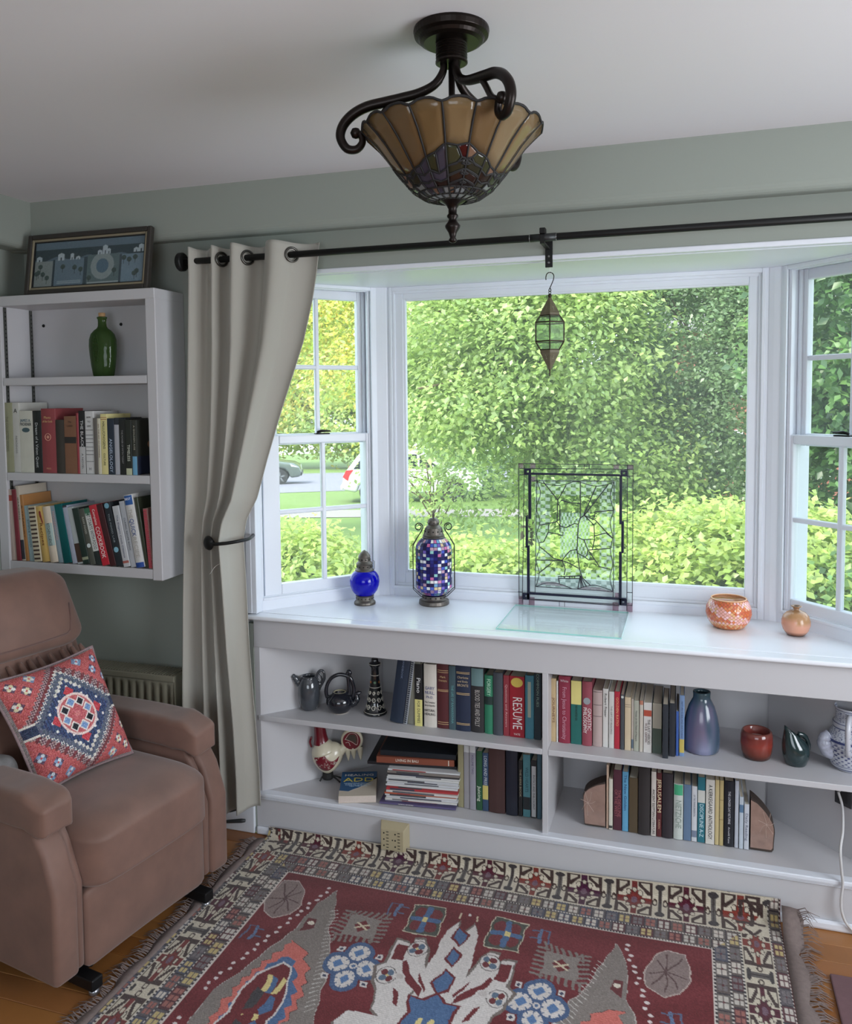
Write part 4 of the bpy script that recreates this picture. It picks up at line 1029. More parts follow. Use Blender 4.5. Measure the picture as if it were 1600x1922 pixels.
for (a, b, c_, d_) in ((PX0, 0.953, PZ1 - 0.018, PZ1), (0.980, 1.0, PZ1 - 0.018, PZ1), (PX1 - 0.022, PX1, PZ1 - 0.018, PZ1), (PX1 - 0.072, PX1 - 0.052, PZ1 - 0.018, PZ1), (PX0, 0.952, 0.849, 0.882), (0.974, 0.996, 0.849, 0.880), (1.292, 1.314, 0.849, 0.880), (1.344, PX1, 0.849, 0.882), (0.98, 1.0, PZ1 - 0.07, PZ1 - 0.05), (1.30, 1.32, 0.90, 0.918)):
    bx('mauve_square', (a, b, yp - 0.003, yp + 0.0005, c_, d_), MAUVE, pn)
for x in (1.092, 1.112): MB().tube([(x, yp - 0.002, 0.874), (x, yp - 0.002, 0.852)], 0.0009, 6).build('hanging_wire', CAME, pn)
m = MB().add([(1.0, yp - .003, 0.935), (1.04, yp - .003, 0.945), (1.08, yp - .003, 0.945), (1.13, yp - .003, 0.928)], [(0, 1, 2, 3)]); m.build('mauve_wave', MAUVE, pn)
m = MB().add([(1.155, yp - .003, 0.926), (1.19, yp - .003, 0.934), (1.24, yp - .003, 0.936), (1.30, yp - .003, 0.918)], [(0, 1, 2, 3)]); m.build('mauve_wave', MAUVE, pn)

# loose sheet of glass lying on the counter
gs = MB().box(0.926, 1.352, 0.040, 0.385, ZT + 0.0006, ZT + 0.0056).build('glass_sheet', [glass_mat('sheet_glass', (254, 255, 255), 0.01, 0.05), mat('green_glass_edge', (150, 200, 192), 0.15)])
for p_ in gs.data.polygons: p_.material_index = 0 if abs(p_.normal.z) > .5 else 1
tag(gs, 'loose clear glass sheet lying flat on the counter before the leaded panel', 'glass sheet')

# orange mosaic bowl
c = (1.697, 0.294)
ob = thing('mosaic_bowl', 'round orange and pink mosaic glass votive bowl on the counter', 'bowl', (c[0], c[1], ZT)); T_ = Matrix.Translation((c[0], c[1], ZT))
ORG = glass_mat('amber_bowl_glass', (246, 196, 140), 0.1, 0.08, solid=0.5)
prof = [(0.0, 0.0), (0.044, 0.0), (0.056, 0.008), (0.0685, 0.026), (0.0755, 0.050), (0.0735, 0.072), (0.066, 0.090), (0.058, 0.101)]
MB().lathe(prof, 48, M=T_).build('glass_body', ORG, ob, smooth=True); bpy.data.objects['glass_body' if False else ob.children[0].name]
MB().tube([(c[0] + 0.0575 * math.cos(a), c[1] + 0.0575 * math.sin(a), ZT + 0.102) for a in [i * math.pi / 24 for i in range(48)]], 0.0022, 8, close=True).build('rim', mat('gold_rim', (226, 180, 140), 0.3), ob, smooth=True)
MB().lathe([(0.0565, 0.1), (0.064, 0.090), (0.0715, 0.072), (0.0735, 0.050), (0.066, 0.027), (0.054, 0.010), (0.0, 0.004)], 40, M=T_, cap=False).build('inside_wall', mat('amber_inside', (214, 140, 60), 0.3, noise=(70, 0.4)), ob, smooth=True)
m = MB(); cc = []; pz = np.array([q[1] for q in prof[1:]]); prr = np.array([q[0] for q in prof[1:]]); rm = random.Random(3)
cols = [(214, 116, 70), (206, 104, 74), (222, 142, 92), (230, 170, 158), (236, 190, 190), (226, 178, 132), (200, 98, 66)]
nr, nn_ = 17, 34
for i in range(nr):
    zc_ = 0.006 + i * 0.0057
    for k in range(nn_):
        a = 2 * math.pi * (k + .5 * (i % 2)) / nn_; o_ = len(m.v); da_ = math.pi / nn_ * 0.84; dz = 0.0050
        for (da2, dz2) in ((0, -dz), (da_, 0), (0, dz), (-da_, 0)):
            z = min(0.1, max(0.002, zc_ + dz2)); r_ = np.interp(z, pz, prr) + 0.0009; m.v.append((c[0] + r_ * math.cos(a + da2), c[1] + r_ * math.sin(a + da2), ZT + z))
        m.f.append((o_, o_ + 1, o_ + 2, o_ + 3)); m.m.append(0)
        t = 0.5 + 0.5 * math.sin(k * 0.5 + i * 0.55)
        col_ = cols[rm.choice([0, 1, 2, 6])] if t > 0.45 and i > 4 else cols[rm.choice([3, 4, 4, 5, 3])] if i > 3 else cols[rm.choice([0, 5, 5, 2])]
        cc += [col_] * 4
me = m.mesh('mosaic_chips', attr_mat('mosaic_chip_glass', 0.12, spec=0.7)); paint(me, np.array(cc)); tag(obj('mosaic_chips', me, ob), kind='stuff')

# little clay bud vase
c = (1.908, 0.252)
cv = thing('bud_vase', 'small round peach clay bud vase on the right of the counter', 'vase', (c[0], c[1], ZT)); T_ = Matrix.Translation((c[0], c[1], ZT))
prof = [(0.0, 0.0), (0.025, 0.0), (0.030, 0.004), (0.040, 0.018), (0.0455, 0.036), (0.0455, 0.050), (0.040, 0.066), (0.030, 0.077), (0.018, 0.083), (0.0105, 0.086), (0.009, 0.090), (0.010, 0.093), (0.0165, 0.097), (0.0175, 0.099), (0.014, 0.100), (0.008, 0.098), (0.006, 0.090), (0.0, 0.088)]
vm = MB().lathe(prof, 40, M=T_).mesh('vase_body', attr_mat('peach_glaze', 0.22, spec=0.6), True)
vz = np.array([v.co.z for v in vm.vertices]) - ZT; va = np.array([math.atan2(v.co.y - c[1], v.co.x - c[0]) for v in vm.vertices])
colv = np.where((vz > 0.050 + 0.005 * np.sin(va * 2))[:, None], np.array((176, 132, 92)), np.array((206, 148, 122))); colv = np.where((vz > 0.082)[:, None], np.array((150, 112, 78)), colv); colv = np.where((vz < 0.004)[:, None], np.array((96, 60, 44)), colv)
paint(vm, colv); obj('vase_body', vm, cv)
MB().lathe([(0.0, 0.0995), (0.0075, 0.0985)], 16, M=T_).build('mouth', HOLE, cv)

# ================================================================ hanging lantern in the bay
hx, hy = 1.105, 0.095
chk = thing('ceiling_hook', 'small white cup hook screwed into the bay ceiling', 'hook', (hx, hy, 2.098))
MB().lathe([(0.0, 0.0), (0.010, 0.0), (0.009, -0.002), (0.003, -0.003), (0.0, -0.003)][::-1], 16, M=Matrix.Translation((hx, hy, 2.098))).build('flange', WHITE, chk)
MB().tube(spline([(hx, hy, 2.096), (hx, hy, 2.082), (hx - 0.002, hy, 2.076), (hx, hy, 2.070), (hx + 0.006, hy, 2.072), (hx + 0.008, hy, 2.079)], 5), 0.0014, 6).build('hook_wire', mat('white_enamel', (225, 226, 228), 0.3), chk, smooth=True)
hl = thing('hanging_lantern', 'brass and glass hexagonal lantern hanging from a hook in the bay', 'lantern', (hx, hy, 1.725))
BRS = mat('antique_brass', (104, 96, 76), 0.55, metal=0.1, noise=(60, 0.25)); BRD = mat('dark_brass_frame', (58, 46, 34), 0.45, metal=0.6)
sp = [(hx - 0.013, 2.049), (hx - 0.0135, 2.058), (hx - 0.010, 2.069), (hx - 0.002, 2.0735), (hx + 0.008, 2.071), (hx + 0.0135, 2.062), (hx + 0.012, 2.049), (hx + 0.006, 2.034), (hx + 0.0005, 2.022), (hx - 0.003, 2.015), (hx - 0.002, 2.010), (hx + 0.002, 2.010), (hx + 0.0035, 2.015), (hx + 0.001, 2.021)]
MB().tube(spline([(x, hy, z) for x, z in sp], 5), 0.0016, 8).build('s_hook', DW, hl, smooth=True)
MB().tube([(hx + 0.004 * math.cos(a), hy, 2.006 + 0.004 * math.sin(a)) for a in [i * math.pi / 8 for i in range(16)]], 0.0011, 6, close=True).build('top_ring', DW, hl, smooth=True)
MB().lathe([(0.0, 1.988), (0.005, 1.989), (0.0068, 1.995), (0.005, 2.001), (0.0, 2.002)], 16, M=Matrix.Translation((hx, hy, 0))).build('ball', BRD, hl, smooth=True)
A0 = math.atan2(-2.82, 0.45)
def hexr(r, z, k): a = A0 + k * math.pi / 3; return Vector((hx + r * math.cos(a), hy + r * math.sin(a), z))
LV = [(0.004, 1.989), (0.0355, 1.937), (0.0365, 1.928), (0.0545, 1.9045), (0.0545, 1.841), (0.036, 1.813), (0.0355, 1.803), (0.004, 1.7475)]
PATT = glass_mat('pressed_glass', (236, 244, 232), 0.12, 0.05, bump=(160, 0.8, 0.003), solid=0.12, g0=0.01)
for k in range(6):
    for (i, j, mt, nm) in ((0, 1, BRS, 'cone_plate'), (1, 2, BRS, 'band_plate'), (2, 3, PATT, 'bevel_pane'), (3, 4, PATT, 'pane'), (4, 5, PATT, 'bevel_pane'), (5, 6, BRS, 'band_plate'), (6, 7, BRS, 'cone_plate')):
        q = [hexr(*LV[i], k), hexr(*LV[i], k + 1), hexr(*LV[j], k + 1), hexr(*LV[j], k)]
        o = MB().add(q, [(0, 1, 2, 3)]).build(nm, mt, hl); md = o.modifiers.new('thickness', 'SOLIDIFY'); md.thickness = 0.001
        if nm == 'cone_plate':     # pierced dots
            nn_ = (q[1] - q[0]).cross(q[3] - q[0]).normalized(); out = ((q[0] + q[2]) / 2 - Vector((hx, hy, q[0].z))); nn_ = nn_ if nn_.dot(out) > 0 else -nn_
            wide, nar = ((q[2] + q[3]) / 2, (q[0] + q[1]) / 2) if i == 0 else ((q[0] + q[1]) / 2, (q[2] + q[3]) / 2)
            ud = ((q[2] - q[3]) if i == 0 else (q[1] - q[0])).normalized()
            for (t, s) in ((.25, -.006), (.25, .006), (.15, 0), (.35, 0), (.25, 0), (.55, 0), (.18, -.011), (.18, .011)):
                p_ = wide + (nar - wide) * t + ud * s + nn_ * 0.0006
                rot = nn_.to_track_quat('Z', 'Y').to_matrix().to_4x4()
                MB().lathe([(0.0016 if t < .5 else 0.0022, 0), (0.0014, 0.0004)], 8, M=Matrix.Translation(p_) @ rot).build('pierced_dot', HOLE if (s or t > .5) else mat('dot_light', (214, 220, 196), 0.6), o)
    for i in range(2, 5): MB().tube([hexr(*LV[i], k), hexr(*LV[i + 1], k)], 0.0022, 6).build('corner_bar', BRD, hl)
    for i in (2, 3, 4, 5): MB().tube([hexr(*LV[i], k), hexr(*LV[i], k + 1)], 0.0024, 6).build('cross_bar', BRD, hl)
MB().lathe([(0.0, 1.722), (0.0018, 1.724), (0.0026, 1.732), (0.0018, 1.738), (0.0032, 1.745), (0.0045, 1.749), (0.0, 1.75)], 12, M=Matrix.Translation((hx, hy, 0))).build('tip', BRD, hl, smooth=True)
MB().lathe([(0.0, 1.803), (0.030, 1.803), (0.030, 1.806), (0.0, 1.806)], 6, M=Matrix.Translation((hx, hy, 0))).build('floor_plate', BRD, hl)
BOOKROWS = {}
BOOKROWS['A'] = (-0.174, 1.381, 0.155, [
(-0.9767, 0.0492, 0.2692, (146, 147, 120), 'tall khaki', [('v', 'THE COLLECTED WORKS', 0.45, 0.5, (110, 112, 90), 0.3)], {}),
(-0.9275, 0.031, 0.2689, (196, 196, 190), 'tall white', [('h', 'A', 0.12, 0.6, (40, 40, 40), 0.6), ('v', 'READINGS', 0.6, 0.25, (120, 120, 120), 0.3)], {}),
(-0.8965, 0.0624, 0.2375, (200, 200, 188), 'thick cream', [('h', 'JAMES A.', 0.16, 0.8, (70, 100, 120), 0.2), ('h', 'MICHENER', 0.22, 0.85, (70, 80, 85), 0.2)], {'oval': 1}),
(-0.8341, 0.0405, 0.2373, (26, 30, 30), 'black with white script', [('v', 'Dream of a Vision Quest', 0.55, 0.72, (190, 195, 195), 0.34)], {}),
(-0.7936, 0.0654, 0.2456, (142, 66, 70), 'rose red with gold lettering', [('h', 'Plants', 0.14, 0.6, (205, 170, 120), 0.16), ('h', 'of the Gods', 0.2, 0.7, (205, 170, 120), 0.14), ('h', 'PRESS', 0.93, 0.5, (205, 150, 120), 0.1)], {'seal': 1}),
(-0.7271, 0.0407, 0.2028, (58, 53, 47), 'dark brown', [], {}),
(-0.6864, 0.0548, 0.2163, (128, 90, 68), 'tan with black label', [('h', 'The', 0.1, 0.3, (80, 55, 45), 0.14), ('h', 'LAND', 0.17, 0.5, (80, 55, 45), 0.14)], {'band': (0.36, 0.47, (45, 40, 38))}),
(-0.6306, 0.0098, 0.2281, (150, 60, 66), 'thin pink', [], {}),
(-0.6208, 0.0282, 0.2365, (30, 30, 32), 'black over white', [('v', 'THE BLACK', 0.36, 0.42, (215, 215, 215), 0.5), ('v', 'A NOVEL', 0.8, 0.25, (60, 60, 60), 0.3)], {'band': (0.57, 1, (190, 190, 190))}),
(-0.5927, 0.0371, 0.2351, (208, 208, 208), 'white with black rules', [('h', 'HOW', 0.1, 0.5, (60, 60, 60), 0.2), ('h', 'TO', 0.17, 0.35, (60, 60, 60), 0.2), ('h', 'LIVE', 0.24, 0.5, (60, 60, 60), 0.2), ('h', 'H', 0.92, 0.25, (30, 30, 30), 0.3)], {'rules': (0.3, 0.38, 0.44, 0.5, 0.57, 0.63, 0.69, 0.8)}),
(-0.554, 0.0172, 0.2089, (105, 100, 95), 'slim grey', [], {}),
(-0.5368, 0.0141, 0.2085, (214, 210, 190), 'slim cream', [('v', 'ON THE ART OF HAPPINESS', 0.4, 0.6, (110, 70, 60), 0.4)], {}),
(-0.5222, 0.0296, 0.2244, (222, 212, 150), 'pale yellow with red rules', [('v', 'HALLUCINOGENS', 0.35, 0.45, (40, 40, 30), 0.4), ('v', 'CULTURE', 0.75, 0.2, (60, 60, 40), 0.3)], {'rules': (0.06, 0.09), 'rulecol': (170, 60, 50)}),
(-0.4926, 0.029, 0.2076, (38, 48, 62), 'navy with silver capitals', [('v', 'ANGELOLOGY', 0.66, 0.6, (190, 205, 225), 0.5)], {}),
(-0.4626, 0.0218, 0.2097, (44, 50, 58), 'dark with a plain grey card', [], {'band': (0.12, 1, (176, 178, 186))}),
(-0.4408, 0.0277, 0.2063, (32, 34, 34), 'black with small grey type', [('v', 'THE POWER OF MYTH TODAY', 0.5, 0.6, (150, 150, 150), 0.3)], {}),
(-0.4121, 0.026, 0.2025, (34, 38, 32), 'black with white capitals and pale foot', [('v', 'TIMELESS', 0.6, 0.3, (210, 215, 200), 0.5)], {'band': (0.88, 1, (190, 195, 165))}),
(-0.3851, 0.0205, 0.2013, (50, 52, 46), 'dark with sky blue foot', [('v', 'A GOLDEN AGE', 0.32, 0.45, (165, 165, 150), 0.36)], {'band': (0.66, 1, (110, 165, 200)), 'cover': 1})])
BOOKROWS['B'] = (-0.174, 1.036, 0.16, [
(-0.963, 0.0319, 0.2771, (178, 160, 150), 'cream with red title panel', [], {'lean': -2, 'band': (0.08, 0.16, (150, 60, 50))}),
(-0.93, 0.0197, 0.278, (120, 40, 52), 'dark red glossy', [], {'lean': -3}),
(-0.9092, 0.0174, 0.292, (190, 180, 165), 'tall cream', [('v', 'GARDENS', 0.3, 0.3, (90, 80, 70), 0.4)], {'lean': -4, 'band': (0.72, 0.98, (50, 50, 58))}),
(-0.8907, 0.0162, 0.2576, (170, 120, 70), 'ochre patterned', [('v', 'A TREASURY', 0.4, 0.5, (90, 60, 40), 0.4)], {'lean': -5}),
(-0.8733, 0.0259, 0.2164, (150, 172, 176), 'pale blue', [('v', 'SIMPLE FOOD', 0.5, 0.5, (90, 110, 115), 0.4)], {'lean': -5}),
(-0.8462, 0.0332, 0.2155, (196, 186, 160), 'cream with brown bars like a comb binding', [], {'lean': -6, 'bars': 1}),
(-0.8112, 0.0377, 0.2149, (206, 172, 100), 'golden yellow with a red pepper', [('v', 'Recipes', 0.5, 0.4, (120, 70, 30), 0.4)], {'lean': -7, 'pepper': 1}),
(-0.7712, 0.0357, 0.2166, (214, 200, 180), 'cream with pale green label', [('v', 'KITCHEN SCIENCE', 0.5, 0.4, (40, 50, 50), 0.4)], {'lean': -8, 'band': (0.3, 0.7, (170, 190, 185))}),
(-0.734, 0.0229, 0.2204, (140, 158, 166), 'dusty blue with pink capitals', [('v', 'MOOSEWOOD', 0.35, 0.5, (210, 160, 155), 0.5)], {'lean': -9}),
(-0.7092, 0.0362, 0.2274, (30, 110, 112), 'shiny metallic teal', [], {'lean': -9.5, 'metal': 1}),
(-0.671, 0.0215, 0.2234, (166, 172, 188), 'silver and navy', [], {'lean': -10.5, 'band': (0, 0.03, (60, 60, 70))}),
(-0.6475, 0.0265, 0.218, (180, 188, 188), 'pale grey with brown label', [], {'lean': -11, 'band': (0.64, 0.97, (70, 52, 42))}),
(-0.619, 0.0292, 0.2162, (34, 50, 44), 'dark green', [], {'lean': -12, 'band': (0.87, 0.92, (150, 155, 130))}),
(-0.5876, 0.0235, 0.2158, (82, 84, 76), 'olive grey with a white dot', [('v', 'RAW FOOD', 0.3, 0.3, (190, 190, 180), 0.4)], {'lean': -12.5, 'dot': (0.66, (215, 225, 225))}),
(-0.5625, 0.0278, 0.2211, (38, 46, 44), 'white panel over black', [('v', 'IT STARTS WITH FOOD', 0.43, 0.6, (40, 45, 45), 0.6)], {'lean': -13, 'band': (0.1, 0.76, (220, 222, 218)), 'top': (60, 110, 84)}),
(-0.5324, 0.033, 0.2314, (190, 44, 58), 'bright red with white title', [('v', 'Complete', 0.2, 0.26, (240, 230, 225), 0.4), ('v', 'COOKBOOK', 0.62, 0.52, (245, 240, 235), 0.62)], {'lean': -13.5}),
(-0.4969, 0.0259, 0.2359, (66, 28, 32), 'maroon', [], {'lean': -13.5}),
(-0.4693, 0.0293, 0.2423, (34, 40, 46), 'black with two blue discs', [('v', 'THE FOOD LAB', 0.4, 0.45, (150, 160, 165), 0.26)], {'lean': -12.5, 'dot': (0.05, (120, 170, 190)), 'dot2': (0.74, (140, 190, 210))}),
(-0.4382, 0.0283, 0.2299, (196, 198, 202), 'white with red square', [('v', 'The Elegant Cook Classics', 0.5, 0.7, (90, 95, 120), 0.3)], {'lean': -11, 'band': (0.9, 0.94, (170, 100, 90))}),
(-0.4084, 0.0234, 0.2488, (180, 184, 190), 'light grey', [('v', 'CLASSIC RECIPE BOOK', 0.5, 0.5, (80, 85, 95), 0.32)], {'lean': -10.5}),
(-0.3831, 0.0373, 0.2727, (208, 208, 206), 'white with blue head and foot', [('h', 'BEST', 0.06, 0.7, (235, 240, 245), 0.26), ('v', 'THE', 0.26, 0.12, (170, 165, 155), 0.5), ('v', 'QUICK', 0.45, 0.24, (50, 80, 140), 0.56), ('v', 'RECIPE', 0.72, 0.28, (180, 176, 168), 0.5)], {'lean': -10, 'top': (44, 92, 160), 'band': (0.93, 1, (40, 76, 150))}),
(-0.3443, 0.0135, 0.2642, (60, 66, 52), 'dark olive with white edge', [], {'lean': -9}),
(-0.3286, 0.0204, 0.2228, (140, 104, 98), 'brown pink spiral bound', [], {'lean': -5, 'coil': (190, 60, 80)})])
BOOKROWS['C'] = (0.07, 0.46, 0.2, [
(0.5168, 0.0514, 0.2416, (38, 50, 68), 'big navy', [('v', 'HANDBOOK', 0.15, 0.3, (120, 135, 160), 0.16)], {'lean': 8}),
(0.5694, 0.0146, 0.241, (170, 174, 180), 'thin pale comb bound', [], {'lean': 8, 'coil': (60, 65, 75)}),
(0.5856, 0.027, 0.2385, (128, 128, 116), 'olive grey', [], {'lean': 6}),
(0.6156, 0.0306, 0.2295, (34, 36, 38), 'black and yellow', [('v', 'Piano', 0.34, 0.24, (235, 235, 235), 0.55), ('v', 'FOR DUMMIES', 0.77, 0.36, (60, 60, 50), 0.4)], {'band': (0.57, 1, (226, 218, 140))}),
(0.6505, 0.0483, 0.2334, (216, 210, 200), 'white with blue and black print', [('h', 'GARY', 0.38, 0.75, (80, 88, 140), 0.26), ('h', 'NULL,', 0.45, 0.75, (80, 88, 140), 0.26), ('h', 'Ph.D.', 0.52, 0.6, (80, 88, 140), 0.2), ('h', 'The Complete', 0.6, 0.8, (50, 50, 50), 0.14), ('h', 'Encyclopedia', 0.65, 0.8, (50, 50, 50), 0.14), ('h', 'NATURAL', 0.73, 0.85, (45, 45, 45), 0.2), ('h', 'HEALING', 0.79, 0.85, (45, 45, 45), 0.2)], {}),
(0.7003, 0.045, 0.2377, (84, 34, 38), 'maroon leather with gilt bands', [('h', 'Mark', 0.2, 0.6, (205, 175, 130), 0.18), ('h', 'TWAIN', 0.26, 0.7, (205, 175, 130), 0.18)], {'rules': (0.1, 0.13, 0.4, 0.42, 0.9, 0.93), 'rulecol': (205, 175, 130)}),
(0.7453, 0.0255, 0.234, (70, 92, 100), 'grey teal', [('v', 'THE LIFE OF RAMAKRISHNA', 0.6, 0.6, (110, 170, 170), 0.4)], {}),
(0.7709, 0.0549, 0.239, (36, 46, 70), 'navy with gilt bands', [('h', 'Charlotte', 0.18, 0.75, (205, 185, 150), 0.16), ('h', 'and Emily', 0.24, 0.75, (205, 185, 150), 0.14), ('h', 'BRONTE', 0.3, 0.75, (205, 185, 150), 0.18)], {'rules': (0.1, 0.12, 0.42, 0.44, 0.88, 0.9), 'rulecol': (210, 180, 130)}),
(0.8258, 0.0487, 0.2355, (46, 44, 46), 'black with boxed capitals', [('v', 'BLOOD TIES AND FOLLY', 0.62, 0.56, (190, 185, 180), 0.42)], {'top': (110, 140, 142), 'topf': 0.28}),
(0.8759, 0.0318, 0.2119, (52, 128, 98), 'bright green', [('v', 'FORGERY', 0.2, 0.28, (190, 230, 205), 0.5)], {'band': (0.36, 0.5, (30, 50, 48))}),
(0.9084, 0.035, 0.2254, (70, 76, 84), 'slate grey', [], {}),
(0.9447, 0.0218, 0.2179, (150, 56, 66), 'slim red', [('v', 'Questions and Answers', 0.5, 0.7, (220, 180, 180), 0.4)], {}),
(0.9672, 0.0534, 0.2182, (160, 36, 50), 'red with huge white capitals', [('v', 'RESUME', 0.6, 0.52, (240, 238, 235), 0.72), ('h', 'YATE', 0.95, 0.5, (235, 230, 225), 0.14)], {'sticker': (0.1, (216, 190, 90))}),
(1.0219, 0.0315, 0.2257, (76, 138, 156), 'blue with a pale strip', [], {'band': (0.1, 0.66, (176, 186, 170)), 'bandw': 0.4}),
(1.0547, 0.0246, 0.2352, (38, 52, 60), 'dark navy', [('v', 'COMMON FLIES', 0.25, 0.5, (140, 165, 150), 0.4)], {})])
BOOKROWS['D'] = (0.09, 0.165, 0.21, [
(0.7705, 0.0221, 0.2381, (150, 144, 112), 'tall khaki', [], {}),
(0.7934, 0.022, 0.2373, (150, 148, 152), 'lilac grey with a small portrait', [], {'band': (0.02, 0.12, (200, 200, 200))}),
(0.8161, 0.0219, 0.2401, (152, 150, 160), 'pale mauve with a small portrait', [('v', 'VOLUME TWO', 0.3, 0.3, (90, 80, 110), 0.4)], {'band': (0.02, 0.12, (205, 205, 205))}),
(0.8402, 0.0218, 0.2185, (46, 88, 60), 'green', [('v', 'Juicing', 0.72, 0.26, (225, 230, 215), 0.6)], {}),
(0.8627, 0.0217, 0.2143, (52, 74, 104), 'blue with yellow foot', [('v', 'LONG AND FREE', 0.3, 0.5, (200, 205, 210), 0.6)], {'band': (0.56, 0.8, (205, 190, 110))}),
(0.8852, 0.0605, 0.2368, (72, 46, 44), 'thick plain brown', [], {}),
(0.9491, 0.0426, 0.2401, (34, 38, 52), 'thick midnight blue', [], {}),
(0.9938, 0.015, 0.2026, (40, 40, 42), 'slim black', [('v', 'THE HERB BOOK', 0.4, 0.5, (190, 180, 150), 0.5)], {}),
(1.0102, 0.0265, 0.226, (92, 148, 158), 'sea blue over black', [('v', 'WILD HEARTS', 0.4, 0.4, (50, 90, 100), 0.5)], {'band': (0.68, 0.88, (45, 48, 52))}),
(1.0381, 0.0216, 0.2086, (44, 46, 50), 'black with a white panel', [('v', 'PHYSICS AND PHILOSOPHY', 0.55, 0.6, (70, 70, 70), 0.4)], {'band': (0.1, 0.98, (200, 202, 204)), 'bandw': 0.75}),
(1.0611, 0.0155, 0.2487, (66, 96, 110), 'slim blue grey', [], {})])
BOOKROWS['E'] = (0.07, 0.46, 0.19, [
(1.1124, 0.0191, 0.2227, (196, 172, 132), 'mottled tan', [('v', 'JOURNEYS', 0.5, 0.4, (120, 80, 60), 0.5)], {}),
(1.1322, 0.0054, 0.2157, (222, 222, 218), 'very thin white', [], {}),
(1.1397, 0.0399, 0.2353, (140, 44, 66), 'crimson with grey capitals', [('h', 'White', 0.07, 0.7, (225, 200, 205), 0.24), ('v', 'From Jesus to Christianity', 0.55, 0.78, (200, 150, 165), 0.4)], {}),
(1.1815, 0.0368, 0.222, (38, 104, 98), 'teal with a yellow panel', [('v', 'THE HAUNTED SEA', 0.5, 0.25, (30, 45, 45), 0.24)], {'band': (0, 0.37, (220, 208, 130))}),
(1.2197, 0.0339, 0.2241, (148, 72, 84), 'dusty rose with white capitals', [('v', 'GNOSTIC', 0.58, 0.34, (240, 235, 232), 0.42, 0.24), ('v', 'PHILOSOPHY', 0.6, 0.4, (240, 235, 232), 0.42, -0.2)], {'dot': (0.3, (150, 155, 160))}),
(1.2556, 0.0323, 0.1962, (180, 160, 156), 'pinkish beige', [], {'rules': (0.03, 0.26, 0.46), 'rulecol': (80, 70, 70)}),
(1.2892, 0.019, 0.203, (214, 212, 208), 'white with black script', [('v', 'Robert Frazer', 0.28, 0.4, (60, 60, 60), 0.5)], {}),
(1.3096, 0.0176, 0.1961, (208, 206, 202), 'plain white', [('v', 'THE GIFT OF READING', 0.5, 0.5, (130, 130, 130), 0.4)], {}),
(1.3278, 0.0189, 0.198, (176, 40, 58), 'scarlet', [('v', 'GOLDEN RATIO', 0.35, 0.5, (225, 170, 120), 0.5)], {}),
(1.348, 0.013, 0.1896, (74, 78, 82), 'slim charcoal', [], {'dot': (0.04, (200, 205, 200))}),
(1.3623, 0.0207, 0.1827, (206, 188, 158), 'buff', [], {'rules': (0.14, 0.18), 'rulecol': (110, 95, 80)}),
(1.3836, 0.0077, 0.1782, (180, 170, 160), 'very thin pale', [], {'band': (0.78, 0.95, (90, 105, 120))}),
(1.3919, 0.0173, 0.1742, (170, 172, 158), 'grey green', [('v', 'Notes on the State of Nature', 0.5, 0.6, (90, 90, 90), 0.4)], {}),
(1.4105, 0.0121, 0.1758, (198, 190, 178), 'slim oatmeal', [], {'band': (0, 0.08, (180, 120, 100))}),
(1.4239, 0.0267, 0.1713, (214, 210, 206), 'white with a red stripe', [('v', 'THE LAST HEROES', 0.58, 0.5, (50, 40, 40), 0.36, 0.14), ('v', 'W.E.B. GRIFFIN', 0.6, 0.38, (90, 50, 50), 0.3, -0.2)], {'band': (0.15, 0.27, (180, 80, 60))}),
(1.4526, 0.0303, 0.1712, (82, 96, 86), 'sage with a cream upper half', [], {'band': (0, 0.5, (186, 180, 164))}),
(1.4857, 0.0187, 0.1816, (40, 46, 54), 'charcoal', [], {'Y': -0.03}),
(1.5064, 0.0193, 0.1798, (38, 42, 50), 'black', [], {'Y': -0.01}),
(1.5274, 0.0093, 0.1514, (62, 96, 166), 'small blue', [], {}),
(1.5387, 0.0162, 0.2059, (118, 146, 186), 'sky blue with yellow foot', [('v', 'NATURE GUIDE AND WATCHING', 0.4, 0.6, (60, 80, 120), 0.4)], {'band': (0.72, 0.94, (196, 176, 90))})])
